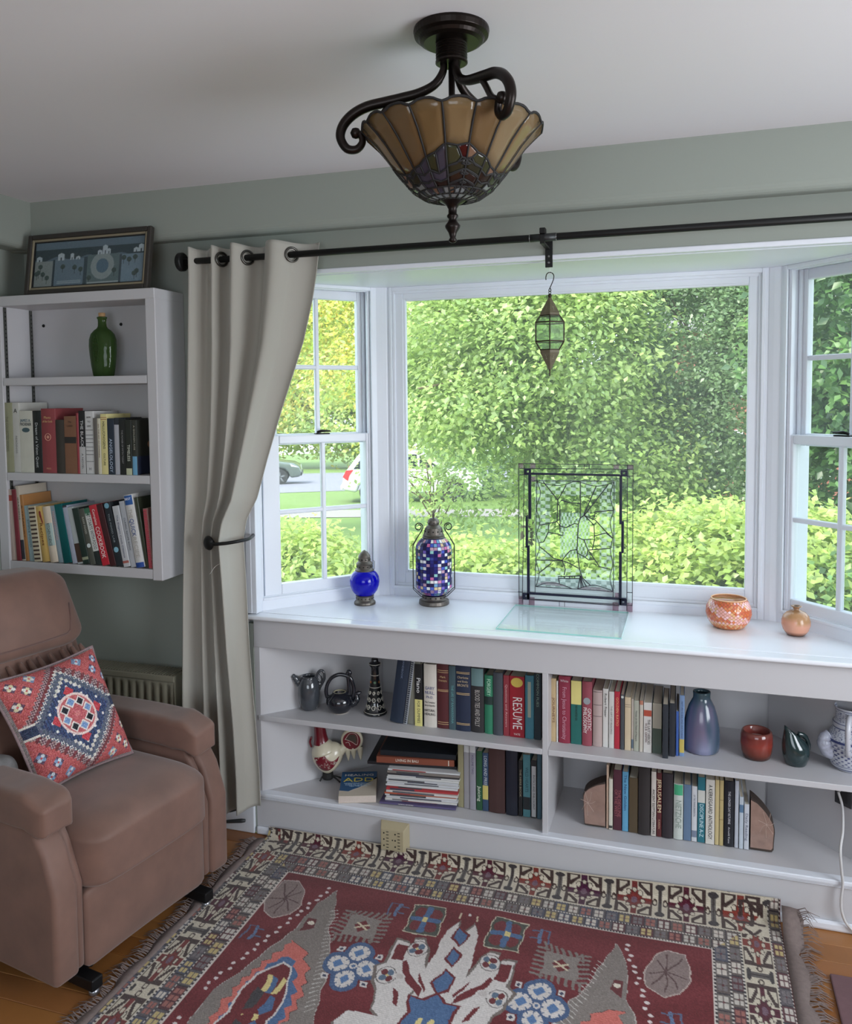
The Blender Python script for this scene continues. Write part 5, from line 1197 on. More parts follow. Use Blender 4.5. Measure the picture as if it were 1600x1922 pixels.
BOOKROWS['F'] = (0.09, 0.165, 0.21, [
(1.3006, 0.0073, 0.2251, (206, 178, 156), 'very thin peach', [], {}),
(1.3092, 0.0132, 0.1782, (210, 204, 190), 'slim cream', [], {'band': (0.92, 0.97, (60, 60, 60))}),
(1.3244, 0.0277, 0.2122, (82, 38, 52), 'burgundy with dim red capitals', [('v', 'THE DECLINE', 0.55, 0.45, (160, 90, 95), 0.4, 0.2), ('v', 'OF THE WEST', 0.55, 0.45, (160, 90, 95), 0.4, -0.2)], {}),
(1.3541, 0.0203, 0.2087, (98, 160, 196), 'sky blue with script', [('v', 'The New Golden', 0.35, 0.6, (50, 80, 120), 0.5)], {}),
(1.3763, 0.03, 0.1918, (84, 70, 50), 'worn olive brown', [], {}),
(1.4076, 0.0388, 0.234, (48, 42, 42), 'plain charcoal brown', [], {}),
(1.4496, 0.0167, 0.2231, (206, 198, 190), 'white with black capitals', [('v', 'ANCIENT EGYPTIAN LITERATURE', 0.62, 0.7, (60, 55, 55), 0.55)], {}),
(1.4676, 0.0166, 0.2214, (88, 36, 38), 'dark red with cream capitals', [('v', 'JERUSALEM', 0.36, 0.52, (235, 220, 180), 0.85), ('v', 'KAREN', 0.8, 0.14, (200, 160, 130), 0.4)], {}),
(1.4855, 0.035, 0.2236, (46, 38, 44), 'plain black brown', [], {}),
(1.5224, 0.0309, 0.1911, (198, 204, 198), 'white with a green head', [('v', 'NIETZSCHE', 0.54, 0.5, (140, 155, 145), 0.7)], {'top': (72, 170, 126), 'topf': 0.2}),
(1.5546, 0.0245, 0.1916, (98, 122, 150), 'blue grey', [], {}),
(1.5803, 0.0175, 0.1893, (204, 206, 210), 'white with a small picture', [('v', 'OF THE TRANSCENDENTAL', 0.35, 0.4, (110, 115, 130), 0.4)], {'band': (0.8, 0.92, (120, 130, 150))}),
(1.599, 0.0242, 0.2231, (44, 112, 126), 'teal with a white panel', [('v', 'DISCIPLINE A-Z', 0.66, 0.5, (205, 230, 235), 0.6)], {'band': (0.2, 0.39, (205, 205, 198))}),
(1.6245, 0.0284, 0.2201, (212, 208, 200), 'white with heavy black capitals', [('v', 'A KIERKEGAARD ANTHOLOGY', 0.5, 0.84, (30, 30, 32), 0.5)], {}),
(1.6541, 0.0129, 0.221, (196, 178, 130), 'straw', [], {}),
(1.6676, 0.0129, 0.2215, (184, 166, 118), 'ribbed straw', [], {'rules': (0.3, 0.6), 'rulecol': (140, 120, 80)}),
(1.6823, 0.0311, 0.2214, (28, 30, 38), 'black with small white type', [('v', 'THE LONGER DAY RETURNS', 0.4, 0.5, (200, 200, 205), 0.28), ('v', 'Arnold Kane', 0.82, 0.25, (190, 190, 195), 0.24)], {}),
(1.7152, 0.0121, 0.2258, (180, 184, 194), 'slim pale grey', [], {}),
(1.7291, 0.0133, 0.175, (186, 196, 206), 'slim white and blue', [], {'band': (0.15, 0.3, (90, 120, 150))}),
(1.7442, 0.0157, 0.1522, (196, 200, 208), 'short white with script', [('v', 'Daily Reading', 0.5, 0.6, (110, 115, 135), 0.6)], {})])
# ================================================================ books
ORD = ['first', 'second', 'third', 'fourth', 'fifth', 'sixth', 'seventh', 'eighth', 'ninth', 'tenth', 'eleventh', 'twelfth', 'thirteenth', 'fourteenth', 'fifteenth', 'sixteenth', 'seventeenth', 'eighteenth', 'nineteenth', 'twentieth', 'twenty-first', 'twenty-second', 'twenty-third']
WHERE = {'A': 'hanging bookcase middle row', 'B': 'hanging bookcase bottom row', 'C': 'window bookcase upper left shelf', 'D': 'window bookcase lower left shelf', 'E': 'window bookcase upper right shelf', 'F': 'window bookcase lower right shelf'}
PAPER = mat('book_paper', (206, 196, 176), 0.9, noise=(300, 0.12))
def ink(c, metal=False): return mat('ink_%d_%d_%d' % tuple(c), c, 0.55, noise=(30, 0.03))
def cloth(c, i): return mat('book_cover_%d_%d_%d' % tuple(c), c, (0.35, 0.5, 0.65)[i % 3], noise=(25, 0.10))
VM = Matrix(((0, 1, 0, 0), (0, 0, -1, 0), (-1, 0, 0, 0), (0, 0, 0, 1)))       # lettering running down the spine
HM = Matrix(((1, 0, 0, 0), (0, 0, -1, 0), (0, 1, 0, 0), (0, 0, 0, 1)))        # lettering across the spine
def make_book(k, i, n, yf, zb, dep, rec):
    x0, w, h, col, desc, tx, op = rec
    rb = random.Random(hash((k, i)) & 0xffff if False else (ord(k) * 131 + i * 17))
    d = dep * (0.86 + 0.14 * rb.random()); w = w - 0.0007
    lean = R(op.get('lean', 0)); yf = yf + op.get('Y', 0) + rb.uniform(0, 0.006)
    t = min(0.0022, w * 0.18)
    hard = w > 0.03 and rb.random() < 0.75
    m = MB()
    # rounded spine, two boards
    bulge = min(0.004, w * 0.14) if hard else 0.0008
    sp = [(w * q, -bulge * math.sin(math.pi * q)) for q in (0, .15, .35, .5, .65, .85, 1)]
    m.prism([(a, b) for a, b in sp] + [(w, t), (0, t)], 0, h)
    m.box(0, t, t, d, 0, h); m.box(w - t, w, t, d, 0, h)
    cm = cloth(col, i)
    if op.get('metal'): cm = mat('metallic_teal_cover', col, 0.22, metal=0.55)
    b = m.build('book', cm, None, bevel=0.0006, seg=1)
    b.rotation_euler = (0, lean, 0)
    b.location = (x0 + (w * (1 - math.cos(lean)) if lean > 0 else 0), yf, zb + (w * math.sin(lean) if lean > 0 else 0) + 0.0004)
    lab = '%s book from left, %s, %s' % (ORD[i], WHERE[k], desc)
    tag(b, lab, 'book', 'books on ' + WHERE[k])
    e = 0.003 if hard else 0.0006
    MB().box(t, w - t, t, d - e, e, h - e).build('page_block', PAPER, b)
    zf = lambda f: h * (1 - f)
    fy = -bulge - 0.0004
    def patch(nm, f0, f1, c, ww=1.0, dy=0.0):
        # follows the curve of the spine
        q0, q1 = 0.5 - ww / 2 + 0.02, 0.5 + ww / 2 - 0.02
        qs = [q0 + (q1 - q0) * j / 6 for j in range(7)]
        arc = [(w * q, -bulge * math.sin(math.pi * q) - 0.0004 - dy) for q in qs]
        MB().prism(arc + [(w * q1, 0.001), (w * q0, 0.001)], zf(f1), zf(f0)).build(nm, ink(c), b)
    if 'band' in op: patch('label_panel', op['band'][0], op['band'][1] if op['band'][1] < 1 else 0.999, op['band'][2], op.get('bandw', 1.0))
    if 'top' in op: patch('head_panel', 0.012, op.get('topf', 0.14), op['top'], 0.94)
    for r_ in op.get('rules', ()): patch('rule', r_ - 0.004, r_ + 0.004, op.get('rulecol', (60, 60, 60)), 0.94, 0.0001)
    if op.get('bars'):
        for j in range(13): patch('bar', 0.03 + j * 0.075, 0.062 + j * 0.075, (70, 52, 44), 0.9, 0.0002)
    for key in ('dot', 'dot2'):
        if key in op:
            f0, c = op[key]; rr = w * 0.36
            MB().lathe([(rr, 0), (rr, 0.0006)], 18, M=Matrix.Translation((w / 2, -bulge, zf(f0))) @ Matrix.Rotation(R(90), 4, 'X')).build('spine_emblem', ink(c), b)
    if 'seal' in op:
        MB().tube([(w / 2 + 0.013 * math.cos(a), -bulge - 0.0003, zf(.44) + 0.013 * math.sin(a)) for a in [j * math.pi / 12 for j in range(24)]], 0.0014, 6, close=True).build('gold_seal', ink((205, 150, 130)), b)
        MB().lathe([(0.006, 0), (0.006, 0.0005)], 16, M=Matrix.Translation((w / 2, -bulge, zf(.44))) @ Matrix.Rotation(R(90), 4, 'X')).build('gold_seal', ink((205, 150, 130)), b)
    if 'oval' in op:
        MB().lathe([(0.018, 0), (0.018, 0.0006)], 24, M=Matrix.Translation((w / 2, -bulge, zf(.31))) @ Matrix.Diagonal((1, 1, 0.5, 1)) @ Matrix.Rotation(R(90), 4, 'X')).build('oval_vignette', ink((70, 92, 98)), b)
    if 'sticker' in op:
        MB().lathe([(w * .4, 0), (w * .4, 0.0006)], 24, M=Matrix.Translation((w / 2, -bulge, zf(op['sticker'][0]))) @ Matrix.Diagonal((1, 1, 0.8, 1)) @ Matrix.Rotation(R(90), 4, 'X')).build('round_sticker', ink(op['sticker'][1]), b)
    if 'pepper' in op:
        MB().tube(spline([(w * .55, -bulge, zf(.08)), (w * .6, -bulge - 0.001, zf(.16)), (w * .72, -bulge - 0.001, zf(.26)), (w * .8, -bulge, zf(.33))], 4), [0.001] + [0.0045] * 5 + [0.003] * 4 + [0.002, 0.001, 0.0006], 8, flat=(1, .4)).build('printed_pepper', ink((130, 40, 36)), b)
    if 'coil' in op:
        m = MB()
        for j in range(30):
            zz = h * (0.03 + 0.94 * j / 29)
            m.box(w * .2, w * .8, -bulge - 0.003, 0.0, zz - h * 0.009, zz + h * 0.009)
        tag(m.build('comb_binding', ink(op['coil']), b), kind='stuff')
    if 'cover' in op:   # last book: thin face visible, a disc printed on its board
        MB().lathe([(0.012, 0), (0.012, 0.0006)], 20, M=Matrix.Translation((w, 0.075, h * 0.55)) @ Matrix.Rotation(R(90), 4, 'Y')).build('printed_disc', ink((150, 105, 75)), b)
        MB().box(w - 0.001, w + 0.0005, 0.003, d - 0.002, 0.001, h * .34).build('cover_band', ink((38, 44, 66)), b)
    for t_ in tx:
        kind, s, f, ln, c = t_[:5]; sz = t_[5]; off = t_[6] if len(t_) > 6 else 0
        if kind == 'v':
            M = Matrix.Translation((w * (0.5 + off), fy - 0.0002, zf(f))) @ VM
            text('spine_title', s, w * sz * 1.25, ink(c), b, M, width=h * ln, sx=0 if len(s) > 3 else 1.0)
        else:
            M = Matrix.Translation((w * (0.5 + off), fy - 0.0002, zf(f))) @ HM
            text('spine_title', s, w * sz * 1.3, ink(c), b, M, width=w * min(ln, .9))
    return b
for k, (yf, zb, dep, items) in BOOKROWS.items():
    for i, rec in enumerate(items): make_book(k, i, len(items), yf, zb, dep, rec)
# ================================================================ things on the shelves of the window bookcase
Z1, Z0 = 0.4605, 0.1655
GLZ = lambda n, c, **k: mat(n, c, 0.12, coat=0.7, noise=(12, 0.25), **k)
# grey jug
c = (0.172, 0.112); T_ = Matrix.Translation((c[0], c[1], Z1))
jg = thing('grey_jug', 'glossy slate grey ceramic jug with looped handle, left on the upper shelf', 'jug', (c[0], c[1], Z1))
SL = GLZ('slate_glaze', (66, 70, 76))
MB().lathe([(0.0, 0.0), (0.026, 0.0), (0.032, 0.004), (0.040, 0.030), (0.0435, 0.062), (0.042, 0.090), (0.036, 0.112), (0.029, 0.123), (0.0275, 0.128), (0.029, 0.130), (0.026, 0.130), (0.025, 0.122), (0.036, 0.09), (0.0, 0.06)], 40, M=T_).build('jug_body', SL, jg, smooth=True)
dr = Vector((0.953, 0.302, 0)); cc3 = Vector((c[0], c[1], Z1))
def vw(r_, z_, back=0.0): return cc3 + dr * r_ + Vector((-0.302, 0.953, 0)) * back + Vector((0, 0, z_))
MB().tube(spline([vw(-0.034, 0.098), vw(-0.046, 0.112), vw(-0.056, 0.126), vw(-0.064, 0.132)], 5), [0.015] * 5 + [0.012] * 5 + [0.009] * 5 + [0.006], 12).build('spout', SL, jg, smooth=True)
MB().tube(spline([vw(0.030, 0.120), vw(0.036, 0.142), vw(0.048, 0.150), vw(0.058, 0.142), vw(0.060, 0.120), vw(0.052, 0.100), vw(0.043, 0.085), vw(0.040, 0.075)], 5), 0.0052, 10).build('handle', SL, jg, smooth=True)
MB().tube(spline([vw(0.034, 0.116), vw(0.044, 0.104), vw(0.050, 0.110), vw(0.048, 0.128), vw(0.040, 0.142)], 5), 0.0042, 8).build('handle_scroll', SL, jg, smooth=True)
# black teapot with branch handle
c = (0.298, 0.118); cc3 = Vector((c[0], c[1], Z1)); T_ = Matrix.Translation(cc3)
tp = thing('black_teapot', 'black glazed teapot with branch-like overhead handle on the upper shelf', 'teapot', (c[0], c[1], Z1))
BG = GLZ('black_glaze', (30, 32, 40))
MB().lathe([(0.0, 0.0), (0.030, 0.0), (0.034, 0.004), (0.046, 0.018), (0.0525, 0.038), (0.051, 0.052), (0.042, 0.066), (0.030, 0.073), (0.027, 0.078), (0.024, 0.078), (0.024, 0.070), (0.0, 0.05)], 40, M=T_).build('pot_body', BG, tp, smooth=True)
MB().lathe([(0.031, -0.0001), (0.034, 0.0035), (0.0345, 0.004)], 32, M=T_).build('bare_foot', mat('bare_clay', (190, 180, 170), 0.8), tp)
MB().lathe([(0.025, 0.0775), (0.022, 0.0785), (0.022, 0.074)], 30, M=T_, cap=False).build('pale_lip', mat('cream_glaze', (176, 168, 140), 0.3), tp)
MB().tube(spline([vw(-0.048, 0.055), vw(-0.052, 0.080), vw(-0.046, 0.108), vw(-0.030, 0.132), vw(-0.004, 0.144), vw(0.020, 0.142), vw(0.040, 0.132), vw(0.050, 0.110), vw(0.054, 0.085), vw(0.050, 0.055)], 5), 0.0072, 10).build('arched_handle', BG, tp, smooth=True)
MB().tube(spline([vw(0.032, 0.138), vw(0.034, 0.110), vw(0.036, 0.080), vw(0.034, 0.058)], 5), 0.0065, 10).build('branch', BG, tp, smooth=True)
MB().tube(spline([vw(0.026, 0.138), vw(0.030, 0.150), vw(0.036, 0.156), vw(0.040, 0.148), vw(0.038, 0.140)], 5), [0.006] * 8 + [0.008] * 8 + [0.006] * 5, 10).build('knot', BG, tp, smooth=True)
MB().tube(spline([vw(0.042, 0.028), vw(0.060, 0.038), vw(0.066, 0.055), vw(0.062, 0.066), vw(0.076, 0.073), vw(0.082, 0.070)], 5), [0.014] * 5 + [0.012] * 5 + [0.009] * 5 + [0.009] * 5 + [0.006] * 5 + [0.003], 12).build('spout', BG, tp, smooth=True)
# painted candlestick
c = (0.432, 0.146); T_ = Matrix.Translation((c[0], c[1], Z1))
cs = thing('candlestick', 'tall conical black candlestick with white scrollwork on the upper shelf', 'candlestick', (c[0], c[1], Z1))
MB().lathe([(0.0, 0.0), (0.0445, 0.0), (0.0455, 0.006), (0.041, 0.011), (0.036, 0.014), (0.030, 0.050), (0.022, 0.096), (0.0165, 0.130), (0.0145, 0.160), (0.0145, 0.176), (0.018, 0.180), (0.022, 0.187), (0.022, 0.193), (0.016, 0.197), (0.013, 0.199), (0.0135, 0.206), (0.012, 0.210), (0.0, 0.208)], 36, M=T_).build('stick', GLZ('ink_glaze', (32, 34, 38)), cs, smooth=True)
WHG = mat('white_slip', (206, 202, 190), 0.3)
def on_cone(z, a): r_ = np.interp(z, [0.014, 0.05, 0.096, 0.13, 0.16], [0.036, 0.030, 0.022, 0.0165, 0.0145]) + 0.0006; return Vector((c[0] + r_ * math.cos(a), c[1] + r_ * math.sin(a), Z1 + z))
for j in range(9):
    a0 = j * 2 * math.pi / 9
    for (z_, rr_, s_) in ((0.028, 0.011, 1), (0.056, 0.010, -1), (0.082, 0.008, 1)):
        MB().tube([on_cone(z_ + rr_ * (1 - t / 26) * math.sin(t * .45), a0 + s_ * rr_ * 26 * (1 - t / 26) * math.cos(t * .45) / 1.0) for t in range(18)], 0.0014, 5).build('scroll_line', WHG, cs)
for (z_, r_) in ((0.0095, 0.0425), (0.103, 0.0215), (0.148, 0.0162), (0.1905, 0.0224)):
    MB().tube([(c[0] + r_ * math.cos(a), c[1] + r_ * math.sin(a), Z1 + z_) for a in [i * math.pi / 18 for i in range(36)]], 0.0012, 5, close=True).build('white_ring', WHG, cs)
for j in range(6):
    MB().lathe([(0.005, 0), (0.004, 0.0008)], 12, M=Matrix.Translation(on_cone(0.122, j * math.pi / 3 - 1.25)) @ (Vector((math.cos(j * math.pi / 3 - 1.25), math.sin(j * math.pi / 3 - 1.25), 0.15))).to_track_quat('Z', 'Y').to_matrix().to_4x4()).build('painted_petal', mat('orange_slip' if j % 2 else 'green_slip', (186, 116, 60) if j % 2 else (80, 116, 84), 0.3), cs)
# rooster
c = (0.228, 0.150); cc3 = Vector((c[0], c[1], Z0))
rs = thing('rooster_figurine', 'cream ceramic rooster with dark red neck and wing on the lower left shelf', 'figurine', (c[0], c[1], Z0))
CRM = mat('cream_glaze_rooster', (214, 206, 182), 0.3, coat=0.4); RED = mat('oxblood_glaze', (112, 22, 36), 0.3, coat=0.4, noise=(60, 0.2)); IRN = mat('black_iron', (22, 22, 22), 0.6)
body = MB(); rows = []
dk = Vector((-0.302, 0.953, 0))
for i in range(17):
    th = math.pi * i / 16; rows.append([cc3 + dr * (0.062 * math.sin(th) * math.cos(f_)) + dk * (0.046 * math.sin(th) * math.sin(f_)) + Vector((0, 0, 0.092 - 0.060 * math.cos(th) + 0.02 * math.sin(th) * math.cos(f_) * math.cos(f_))) for f_ in [j * 2 * math.pi / 28 for j in range(28)]])
body.grid(rows, closeu=True); body.build('body', CRM, rs, smooth=True)
MB().tube(spline([vw(-0.012, 0.118), vw(-0.018, 0.140), vw(-0.023, 0.156)], 4), [0.050, 0.049, 0.047, 0.044, 0.041, 0.038, 0.035, 0.032, 0.030], 24).build('breast', CRM, rs, smooth=True)
MB().tube(spline([vw(-0.0225, 0.152), vw(-0.025, 0.175), vw(-0.028, 0.205), vw(-0.031, 0.232)], 5), [0.0315, .0300, .0285, .0275, .0265, .0255, .0245, .024, .0235, .023, .0225, .022, .0215, .021, .020, .018], 20).build('neck', RED, rs, smooth=True)
MB().tube([vw(-0.036, 0.240), vw(-0.052, 0.238), vw(-0.066, 0.234)], [0.015, 0.008, 0.001], 12).build('beak', mat('yellow_glaze', (190, 150, 80), 0.3), rs, smooth=True)
for j in range(4): MB().tube([vw(-0.046 + j * 0.010, 0.246), vw(-0.044 + j * 0.010, 0.262)], [0.007, 0.003], 10).build('comb', RED, rs, smooth=True)
MB().tube(spline([vw(-0.062, 0.175), vw(-0.068, 0.155), vw(-0.062, 0.135)], 4), 0.004, 8).build('wattle', RED, rs, smooth=True)
# wing: crescent with swirls standing proud of the body
def on_body(u, z):
    q = max(0.02, 1 - (u / 0.062) ** 2 - ((z - 0.092) / 0.062) ** 2); return cc3 + dr * u - dk * (0.046 * math.sqrt(q) + 0.0015) + Vector((0, 0, z))
arc_o = [(-0.047 + 0.096 * t / 16, 0.104 - 0.050 * math.sin(math.pi * t / 16) ** 0.7 + 0.008 * t / 16) for t in range(17)]
arc_i = [(-0.047 + 0.096 * t / 16, 0.104 + 0.024 * math.sin(math.pi * min(1, t / 8)) * (t < 8) - 0.014 * math.sin(math.pi * max(0, (t - 8) / 8)) + 0.008 * t / 16) for t in range(17)]
rows = [[on_body(a[0] + (b[0] - a[0]) * s / 6, a[1] + (b[1] - a[1]) * s / 6) for a, b in zip(arc_o, arc_i)] for s in range(7)]
wg = MB().grid(rows).build('wing', RED, rs, smooth=True); md = wg.modifiers.new('thickness', 'SOLIDIFY'); md.thickness = 0.002; md.offset = 0
rw = random.Random(2)
for j in range(34):
    t = rw.uniform(1.5, 14.5); s = rw.uniform(.15, .85); i0 = int(t); a, b = arc_o[i0], arc_i[i0]; u, z = a[0] + (b[0] - a[0]) * s, a[1] + (b[1] - a[1]) * s; r_ = rw.uniform(.0018, .003); ph = rw.uniform(0, 6)
    MB().tube([on_body(u + r_ * math.cos(ph + q_ * .6), z + r_ * math.sin(ph + q_ * .6)) - dk * 0.0014 for q_ in range(8)], 0.0005, 4).build('swirl', mat('white_slip'), wg)
# tail: a fan disc with hanging plumes
tc_ = cc3 + dr * 0.096 + Vector((0, 0, 0.163))
face = Matrix(((dr.x, 0, -dk.x, tc_.x), (dr.y, 0, -dk.y, tc_.y), (0, 1, 0, tc_.z), (0, 0, 0, 1)))
MB().lathe([(0.0, -0.010), (0.036, -0.010), (0.043, -0.004), (0.043, 0.004), (0.038, 0.008), (0.0, 0.009)], 32, M=face @ Matrix.Diagonal((1, 1.06, 1, 1))).build('tail_disc', CRM, rs, smooth=True)
td = MB().lathe([(0.0, 0.0085), (0.0345, 0.0085), (0.0345, 0.0105), (0.0, 0.011)], 30, M=face).build('tail_panel', RED, rs)
MB().prism([(-0.022, 0.006), (-0.008, 0.024), (0.012, 0.024), (0.020, 0.010), (0.018, -0.012), (0.004, -0.002)], 0.0105, 0.0116, M=face).build('tail_leaf', mat('bronze_glaze', (70, 62, 54), 0.3), td)
for q_ in (((-0.026, 0.004), (-0.008, 0.028), (0.014, 0.028), (0.024, 0.010), (0.020, -0.016), (0.0, -0.004), (-0.024, 0.006)), ((-0.024, -0.008), (-0.012, -0.006), (-0.006, -0.02))):
    MB().tube(spline([face @ Vector((x, y_, 0.0112)) for x, y_ in q_], 4), 0.0009, 5).build('tail_line', mat('white_slip'), td)
for j, (dx, ln) in enumerate(((-0.018, 0.052), (0.004, 0.046), (0.030, 0.050))):
    MB().tube(spline([face @ Vector((dx, -0.030, 0)), face @ Vector((dx + 0.002, -0.05, 0)), face @ Vector((dx + 0.004, -0.030 - ln, 0.002))], 5), [0.011, .0115, .0115, .011, .0105, .010, .009, .0075, .006, .004, .002], 12, flat=(1, 1)).build('tail_plume', CRM, rs, smooth=True)
MB().tube(spline([vw(0.048, 0.118), vw(0.060, 0.128), vw(0.070, 0.140)], 4), [0.022, .02, .019, .018, .017, .016, .016, .015, .015], 14).build('tail_stem', CRM, rs, smooth=True)
MB().lathe([(0.0, 0.010), (0.020, 0.010), (0.022, 0.016), (0.020, 0.036), (0.0, 0.04)], 14, M=Matrix.Translation(cc3)).build('iron_block', IRN, rs)
for (u0, u1, b1) in ((-0.018, -0.030, -0.012), (-0.008, -0.024, 0.02), (0.014, 0.050, -0.022), (0.016, 0.056, 0.01)):
    MB().tube(spline([vw(u0, 0.020), vw((u0 + u1) / 2, 0.014, b1 / 2), vw(u1, 0.003, b1)], 4), 0.0032, 8).build('claw', IRN, rs, smooth=True)

# paperback lying flat
fb = thing('flat_paperback', 'blue and cream paperback lying flat beside the magazine stack', 'book', (0.39, 0.08, Z0))
qa, qb, qc = Vector((0.341, -0.006)), Vector((0.472, 0.040)), Vector((0.303, 0.185))
ex_ = (qb - qa).normalized(); ey_ = Vector((-ex_.y, ex_.x)); Wd, Dp = 0.138, 0.198
FM = Matrix(((ex_.x, ey_.x, 0, qa.x), (ex_.y, ey_.y, 0, qa.y), (0, 0, 1, Z0), (0, 0, 0, 1)))
MB().box(0.0, Wd, 0.001, Dp - 0.001, 0.001, 0.0255, M=FM).build('page_block', mat('pinkish_paper', (206, 192, 182), 0.85, noise=(200, 0.1)), fb)
MB().box(0.0, Wd, 0.0, Dp, 0.0, 0.0008, M=FM).build('back_cover', mat('cream_cover', (206, 196, 180), 0.4), fb)
MB().box(0.0, Wd, 0.0, Dp, 0.0255, 0.0268, M=FM).build('front_cover', mat('cream_cover'), fb)
MB().box(0.0, 0.0008, 0.0, Dp, 0.0008, 0.0255, M=FM).build('spine', mat('cream_cover'), fb)
MB().prism([(0.0005, Dp - 0.0005), (0.0005, 0.045)] + [(Wd * t / 8, 0.045 - 0.004 * t + 0.0022 * t * t * (t > 2)) for t in range(1, 9)] + [(Wd - 0.0005, 0.14), (Wd - 0.0005, Dp - 0.0005)], 0.0268, 0.0271, M=FM).build('cover_art', mat('deep_blue_print', (46, 92, 138), 0.35, noise=(9, 0.3)), fb)
def flat_text(s, size, c_, y_, w_): text('cover_title', s, size, mat('cover_ink_%d' % c_[0], c_, 0.5), fb, FM @ Matrix.Translation((Wd / 2, y_, 0.0273)), width=w_, sx=0)
flat_text('HEALING', 0.022, (236, 232, 220), 0.168, 0.11); flat_text('ADD', 0.046, (232, 214, 90), 0.128, 0.115); flat_text('THE BREAKTHROUGH PROGRAM THAT', 0.010, (190, 214, 230), 0.099, 0.11); flat_text('ALLOWS YOU TO SEE AND HEAL', 0.010, (190, 214, 231), 0.088, 0.10); flat_text('THE 6 TYPES OF ADD', 0.010, (190, 214, 232), 0.077, 0.07)

# magazine stack, bottom to top
MAGC = [(92, 84, 122), (206, 206, 208), (212, 210, 206), (200, 200, 204), (210, 210, 210), (176, 88, 60), (204, 200, 196), (178, 60, 64), (150, 58, 60), (208, 208, 208), (200, 202, 206), (212, 212, 210), (196, 198, 202), (208, 208, 206), (212, 212, 212), (60, 58, 60), (130, 122, 116), (206, 208, 210)]
rk = random.Random(21); zc_ = Z0 + 0.0003
nm_c = ['violet', 'white', 'ivory', 'pale grey', 'white', 'rust', 'off-white', 'crimson', 'brick red', 'white', 'pale blue-grey', 'ivory', 'pale grey', 'ivory', 'white', 'black', 'taupe', 'white']
for i, col_ in enumerate(MAGC):
    th = rk.choice([0.0065, 0.0075, 0.0085]) if i else 0.0075
    W_ = 0.268 if i else 0.285; D_ = 0.205
    a = R(6.5 + rk.uniform(-1.0, 1.0)); px_, py_ = 0.502 + rk.uniform(-0.003, 0.004) + i * 0.0006, 0.048 + rk.uniform(-0.003, 0.003)
    if i == 0: px_, py_ = 0.486, 0.036
    o = MB().box(0, W_, 0, D_, 0, th - 0.0004).build('magazine', mat('magazine_%d_%d_%d' % col_, col_, 0.35, noise=(8, 0.12)), None, bevel=0.0008, seg=1)
    o.location = (px_, py_, zc_); o.rotation_euler = (0, 0, a)
    tag(o, '%s magazine, %s from the bottom of the stack on the lower left shelf' % (nm_c[i], ORD[i]), 'magazine', 'magazines stacked on the lower left shelf')
    MB().box(0.001, W_ - 0.001, 0.0006, D_ + 0.0004, 0.001, th - 0.0014).build('pages', mat('magazine_paper', (214, 212, 208), 0.6, noise=(160, 0.1)), o)
    if rk.random() < 0.8 and i:
        u0 = rk.uniform(0.0, 0.12); MB().box(u0, u0 + rk.uniform(.03, .16), -0.0004, 0.001, 0.0012, th - 0.0016).build('spine_print', mat('magazine_print_%d' % (i % 4), ((70, 70, 74), (150, 60, 60), (90, 90, 96), (60, 64, 80))[i % 4], 0.5), o)
    if i == 0: text('spine_title', 'NATIONAL ARTS REVIEW', 0.005, mat('cover_ink_236', (236, 232, 220), 0.5), o, Matrix.Translation((0.10, -0.0006, th / 2)) @ HM, width=0.1)
    zc_ += th
# three big picture books on top
for i, (nm, col_, th, W_, D_, px_, py_, a, lab) in enumerate((('picture_book', (34, 34, 38), 0.012, 0.335, 0.24, 0.430, 0.062, 8, 'black oversize picture book, lowest of three lying on the magazine stack'), ('picture_book', (132, 74, 56), 0.024, 0.290, 0.24, 0.468, 0.058, 9, 'terracotta picture book with white title lying on the magazine stack'), ('picture_book', (30, 36, 42), 0.020, 0.285, 0.23, 0.478, 0.072, 7, 'dark glossy picture book, topmost on the magazine stack'))):
    o = MB().box(0, W_, 0, D_, 0, 0.0022).box(0, W_, 0, D_, th - 0.0025, th - 0.0004).box(0, W_, 0, 0.002, 0.002, th - 0.002).build(nm, mat('picture_cover_%d' % i, col_, 0.3, noise=(6, 0.25)), None, bevel=0.0006, seg=1)
    o.location = (px_, py_, zc_); o.rotation_euler = (0, 0, R(a)); tag(o, lab, 'book')
    MB().box(0.002, W_ - 0.003, 0.002, D_ - 0.003, 0.0022, th - 0.0025).build('page_block', PAPER, o)
    if i == 1:
        text('spine_title', 'LIVING IN BALI', 0.014, mat('cover_ink_236', (236, 232, 220), 0.5), o, Matrix.Translation((0.115, -0.0004, th / 2)) @ HM, width=0.085, sx=0)
        MB().box(W_ - 0.022, W_ - 0.0195, -0.0004, 0.001, 0.002, th - 0.002).build('spine_rule', mat('cover_ink_236'), o)
    zc_ += th
MB_ = None
